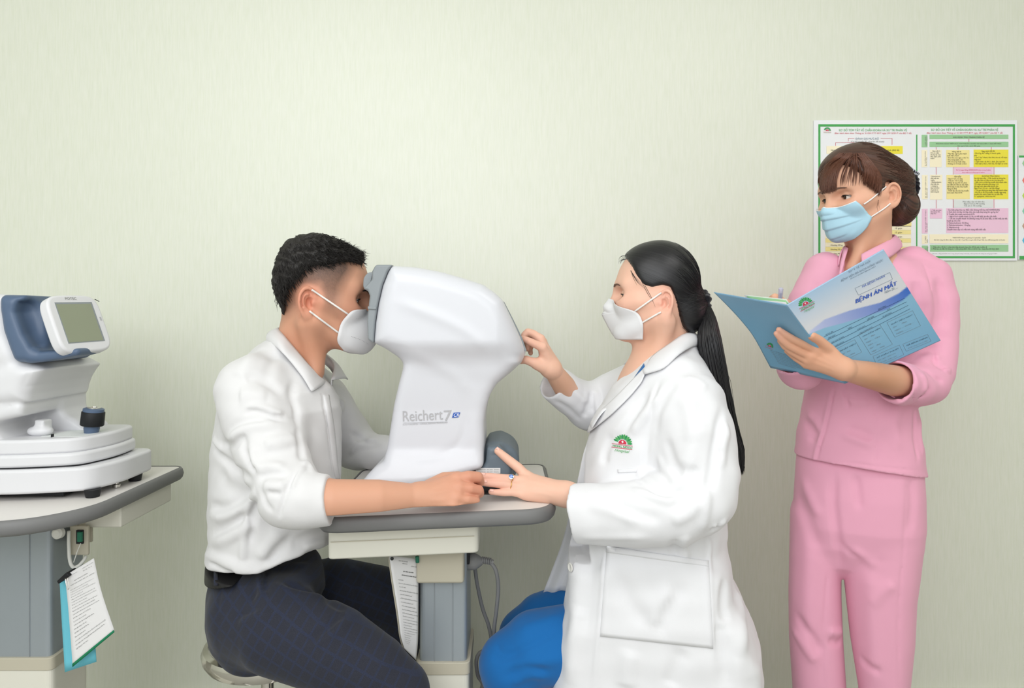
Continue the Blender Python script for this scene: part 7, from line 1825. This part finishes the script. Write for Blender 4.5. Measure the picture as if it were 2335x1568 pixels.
# ------------------------------------------------------------------ papers hanging from the tables
def paper(root, name, px_l, px_r, yl, yr, n, m__, thick=0.0006, off=0.0):
    A = np.array([P(x, y, Y + off) for (x, y), Y in zip(catmull(px_l, n), np.interp(np.linspace(0, 1, n), np.linspace(0, 1, len(yl)), yl))])
    Bb = np.array([P(x, y, Y + off) for (x, y), Y in zip(catmull(px_r, n), np.interp(np.linspace(0, 1, n), np.linspace(0, 1, len(yr)), yr))])
    s = np.linspace(0, 1, 10)[None, :, None]
    g = A[:, None] * (1 - s) + Bb[:, None] * s
    return grid_obj(name, g, m__, root, thick), g
def print_lines(g, parent, rows, m__, lift=0.0012):
    """rows = (v, u0, u1, words, bold): lettering laid along the sheet grid"""
    n, k, _ = g.shape
    def at(u, v):
        i = min(int(v * (n - 1)), n - 2); a = v * (n - 1) - i; j = min(int(u * (k - 1)), k - 2); b = u * (k - 1) - j
        return (g[i, j] * (1 - b) + g[i, j + 1] * b) * (1 - a) + (g[i + 1, j] * (1 - b) + g[i + 1, j + 1] * b) * a
    for v, u0, u1, s, bold in rows:
        a, b, c = at(u0, v), at(u1, v), at(u0, v - 0.013)
        nn = np.cross(b - a, c - a); nn /= np.linalg.norm(nn)
        if nn[1] > 0: nn = -nn
        text(s, a + nn * lift, b - a, c - a, m__, parent, width=np.linalg.norm(b - a), height=np.linalg.norm(c - a), bold=bold)
words = 'Kiểm tra nguồn điện và công tắc trước khi bật máy. Lau tựa cằm, tựa trán bằng cồn sau mỗi lượt bệnh nhân. Hướng dẫn bệnh nhân ngồi đúng tư thế, nhìn thẳng vào tiêu điểm. Ghi kết quả đo vào phiếu khám và sổ theo dõi hằng ngày. Tắt máy, phủ khăn che bụi khi kết thúc ca làm việc. Báo ngay kỹ thuật viên khi máy có sự cố'
def sentence(i, L): return words[(i * 37) % 180:][:L].strip()
pp = thing('paper_stack', P(190, 1400, 1.40), 'clipped instruction sheets with turquoise backing hanging from the left table column', 'papers')
bk_, g0 = paper(pp, 'backing_card', [(136,1322),(140,1400),(148,1532)], [(200,1300),(212,1400),(220,1508)], [1.415]*3, [1.425]*3, 14, M['cyan'], 0.001)
bk_['label'] = 'turquoise backing card'
cv_, g1 = paper(pp, 'top_sheet', [(148,1312),(156,1390),(166,1520)], [(214,1272),(232,1350),(262,1440)], [1.400]*3, [1.412]*3, 20, M['paper'])
rws = [(0.05, 0.12, 0.42, 'BỆNH VIỆN HỒNG NGỌC', 0.01), (0.05, 0.58, 0.95, 'CỘNG HÒA XÃ HỘI', 0.0), (0.09, 0.60, 0.90, 'Độc lập - Tự do', 0.0), (0.155, 0.28, 0.72, 'QUY TRÌNH SỬ DỤNG', 0.02), (0.20, 0.15, 0.92, 'MÁY ĐO KHÚC XẠ TỰ ĐỘNG', 0.02)]
for i in range(19):
    v = 0.27 + i * 0.034
    L = (60, 44, 62, 30, 58, 61, 36, 60, 52, 61, 40, 28, 44, 26, 30, 22, 62, 58, 24)[i]
    rws.append((v, 0.12, 0.12 + 0.0125 * L, sentence(i, L), 0.004))
print_lines(g1, cv_, rws, M['ink'])
A_ = g1[-3:, :]; 
foot = np.stack([g1[-1] * 0.45 + g1[-2] * 0.55, g1[-1]], 0) + V(0, -0.0012, 0)
grid_obj('green_footer', foot, M['dkgreen'], cv_, 0.0003)
bc_ = thing('binder_clip', P(152, 1318, 1.40), 'black binder clip holding the sheets on the left table column', 'clip')
prism('clip_body', [tuple(v) for v in (P(130,1324,1.396)[[0,2]], P(134,1331,1.396)[[0,2]], P(160,1312,1.396)[[0,2]], P(152,1304,1.396)[[0,2]])], (0, 1.424, 0), (1, 0, 0), (0, 0, 1), 0.03, M['black'], bc_, 0.002)
tube('wire_handle', [P(149,1318,1.392), P(151,1332,1.388), P(155,1343,1.387), P(157,1338,1.388), P(154,1316,1.392)], 0.0009, M['chrome'], bc_, 24, 6)
tube('wire_handle', [P(141,1322,1.43), P(143,1334,1.434), P(146,1338,1.434), P(148,1318,1.43)], 0.0009, M['chrome'], bc_, 24, 6)
hs = thing('instruction_sheet', P(922, 1380, 1.42), 'narrow printed sheet hanging beside the grey column under the centre table', 'paper')
sh_, g2 = paper(hs, 'sheet', [(887,1266),(897,1330),(908,1400),(914,1450),(922,1478)], [(953,1274),(954,1340),(953,1410),(952,1460),(948,1503)], [1.40,1.40,1.40,1.40,1.405], [1.435]*5, 22, M['paper'])
paper(hs, 'backing_card', [(884,1266),(893,1330),(904,1400),(910,1448),(917,1474)], [(953,1274),(954,1340),(954,1410),(953,1460),(949,1505)], [1.408]*5, [1.439]*5, 22, M['creamd'], 0.0008)
rws = [(0.04, 0.30, 0.62, 'BỆNH VIỆN ĐA KHOA', 0.01), (0.075, 0.72, 0.96, 'CỘNG HÒA', 0.0), (0.06, 0.42, 0.60, 'HỒNG NGỌC', 0.0), (0.13, 0.42, 0.80, 'QUY TRÌNH VẬN HÀNH', 0.02), (0.165, 0.35, 0.90, 'MÁY ĐO NHÃN ÁP KHÔNG TIẾP XÚC', 0.02)]
for i in range(22):
    v = 0.21 + i * 0.030; L = (16, 60, 22, 61, 40, 60, 44, 52, 58, 62, 46, 61, 60, 36, 60, 61, 50, 32, 26, 28, 24, 20)[i]
    rws.append((v, 0.20, 0.20 + 0.0125 * L, sentence(i + 5, L), 0.004))
print_lines(g2, sh_, rws, M['ink'])
lathe('eyelet', [(0.0035, 0), (0.0035, 0.001), (0.002, 0.0012)], P(894, 1273, 1.3985), (0, -1, 0), M['ink'], sh_, 16)
tube('green_tag', [P(951,1268,1.42), P(952,1282,1.42)], 0.004, M['switch'], hs, 6, 8, label='green plastic tag at the top')
fit_texts()
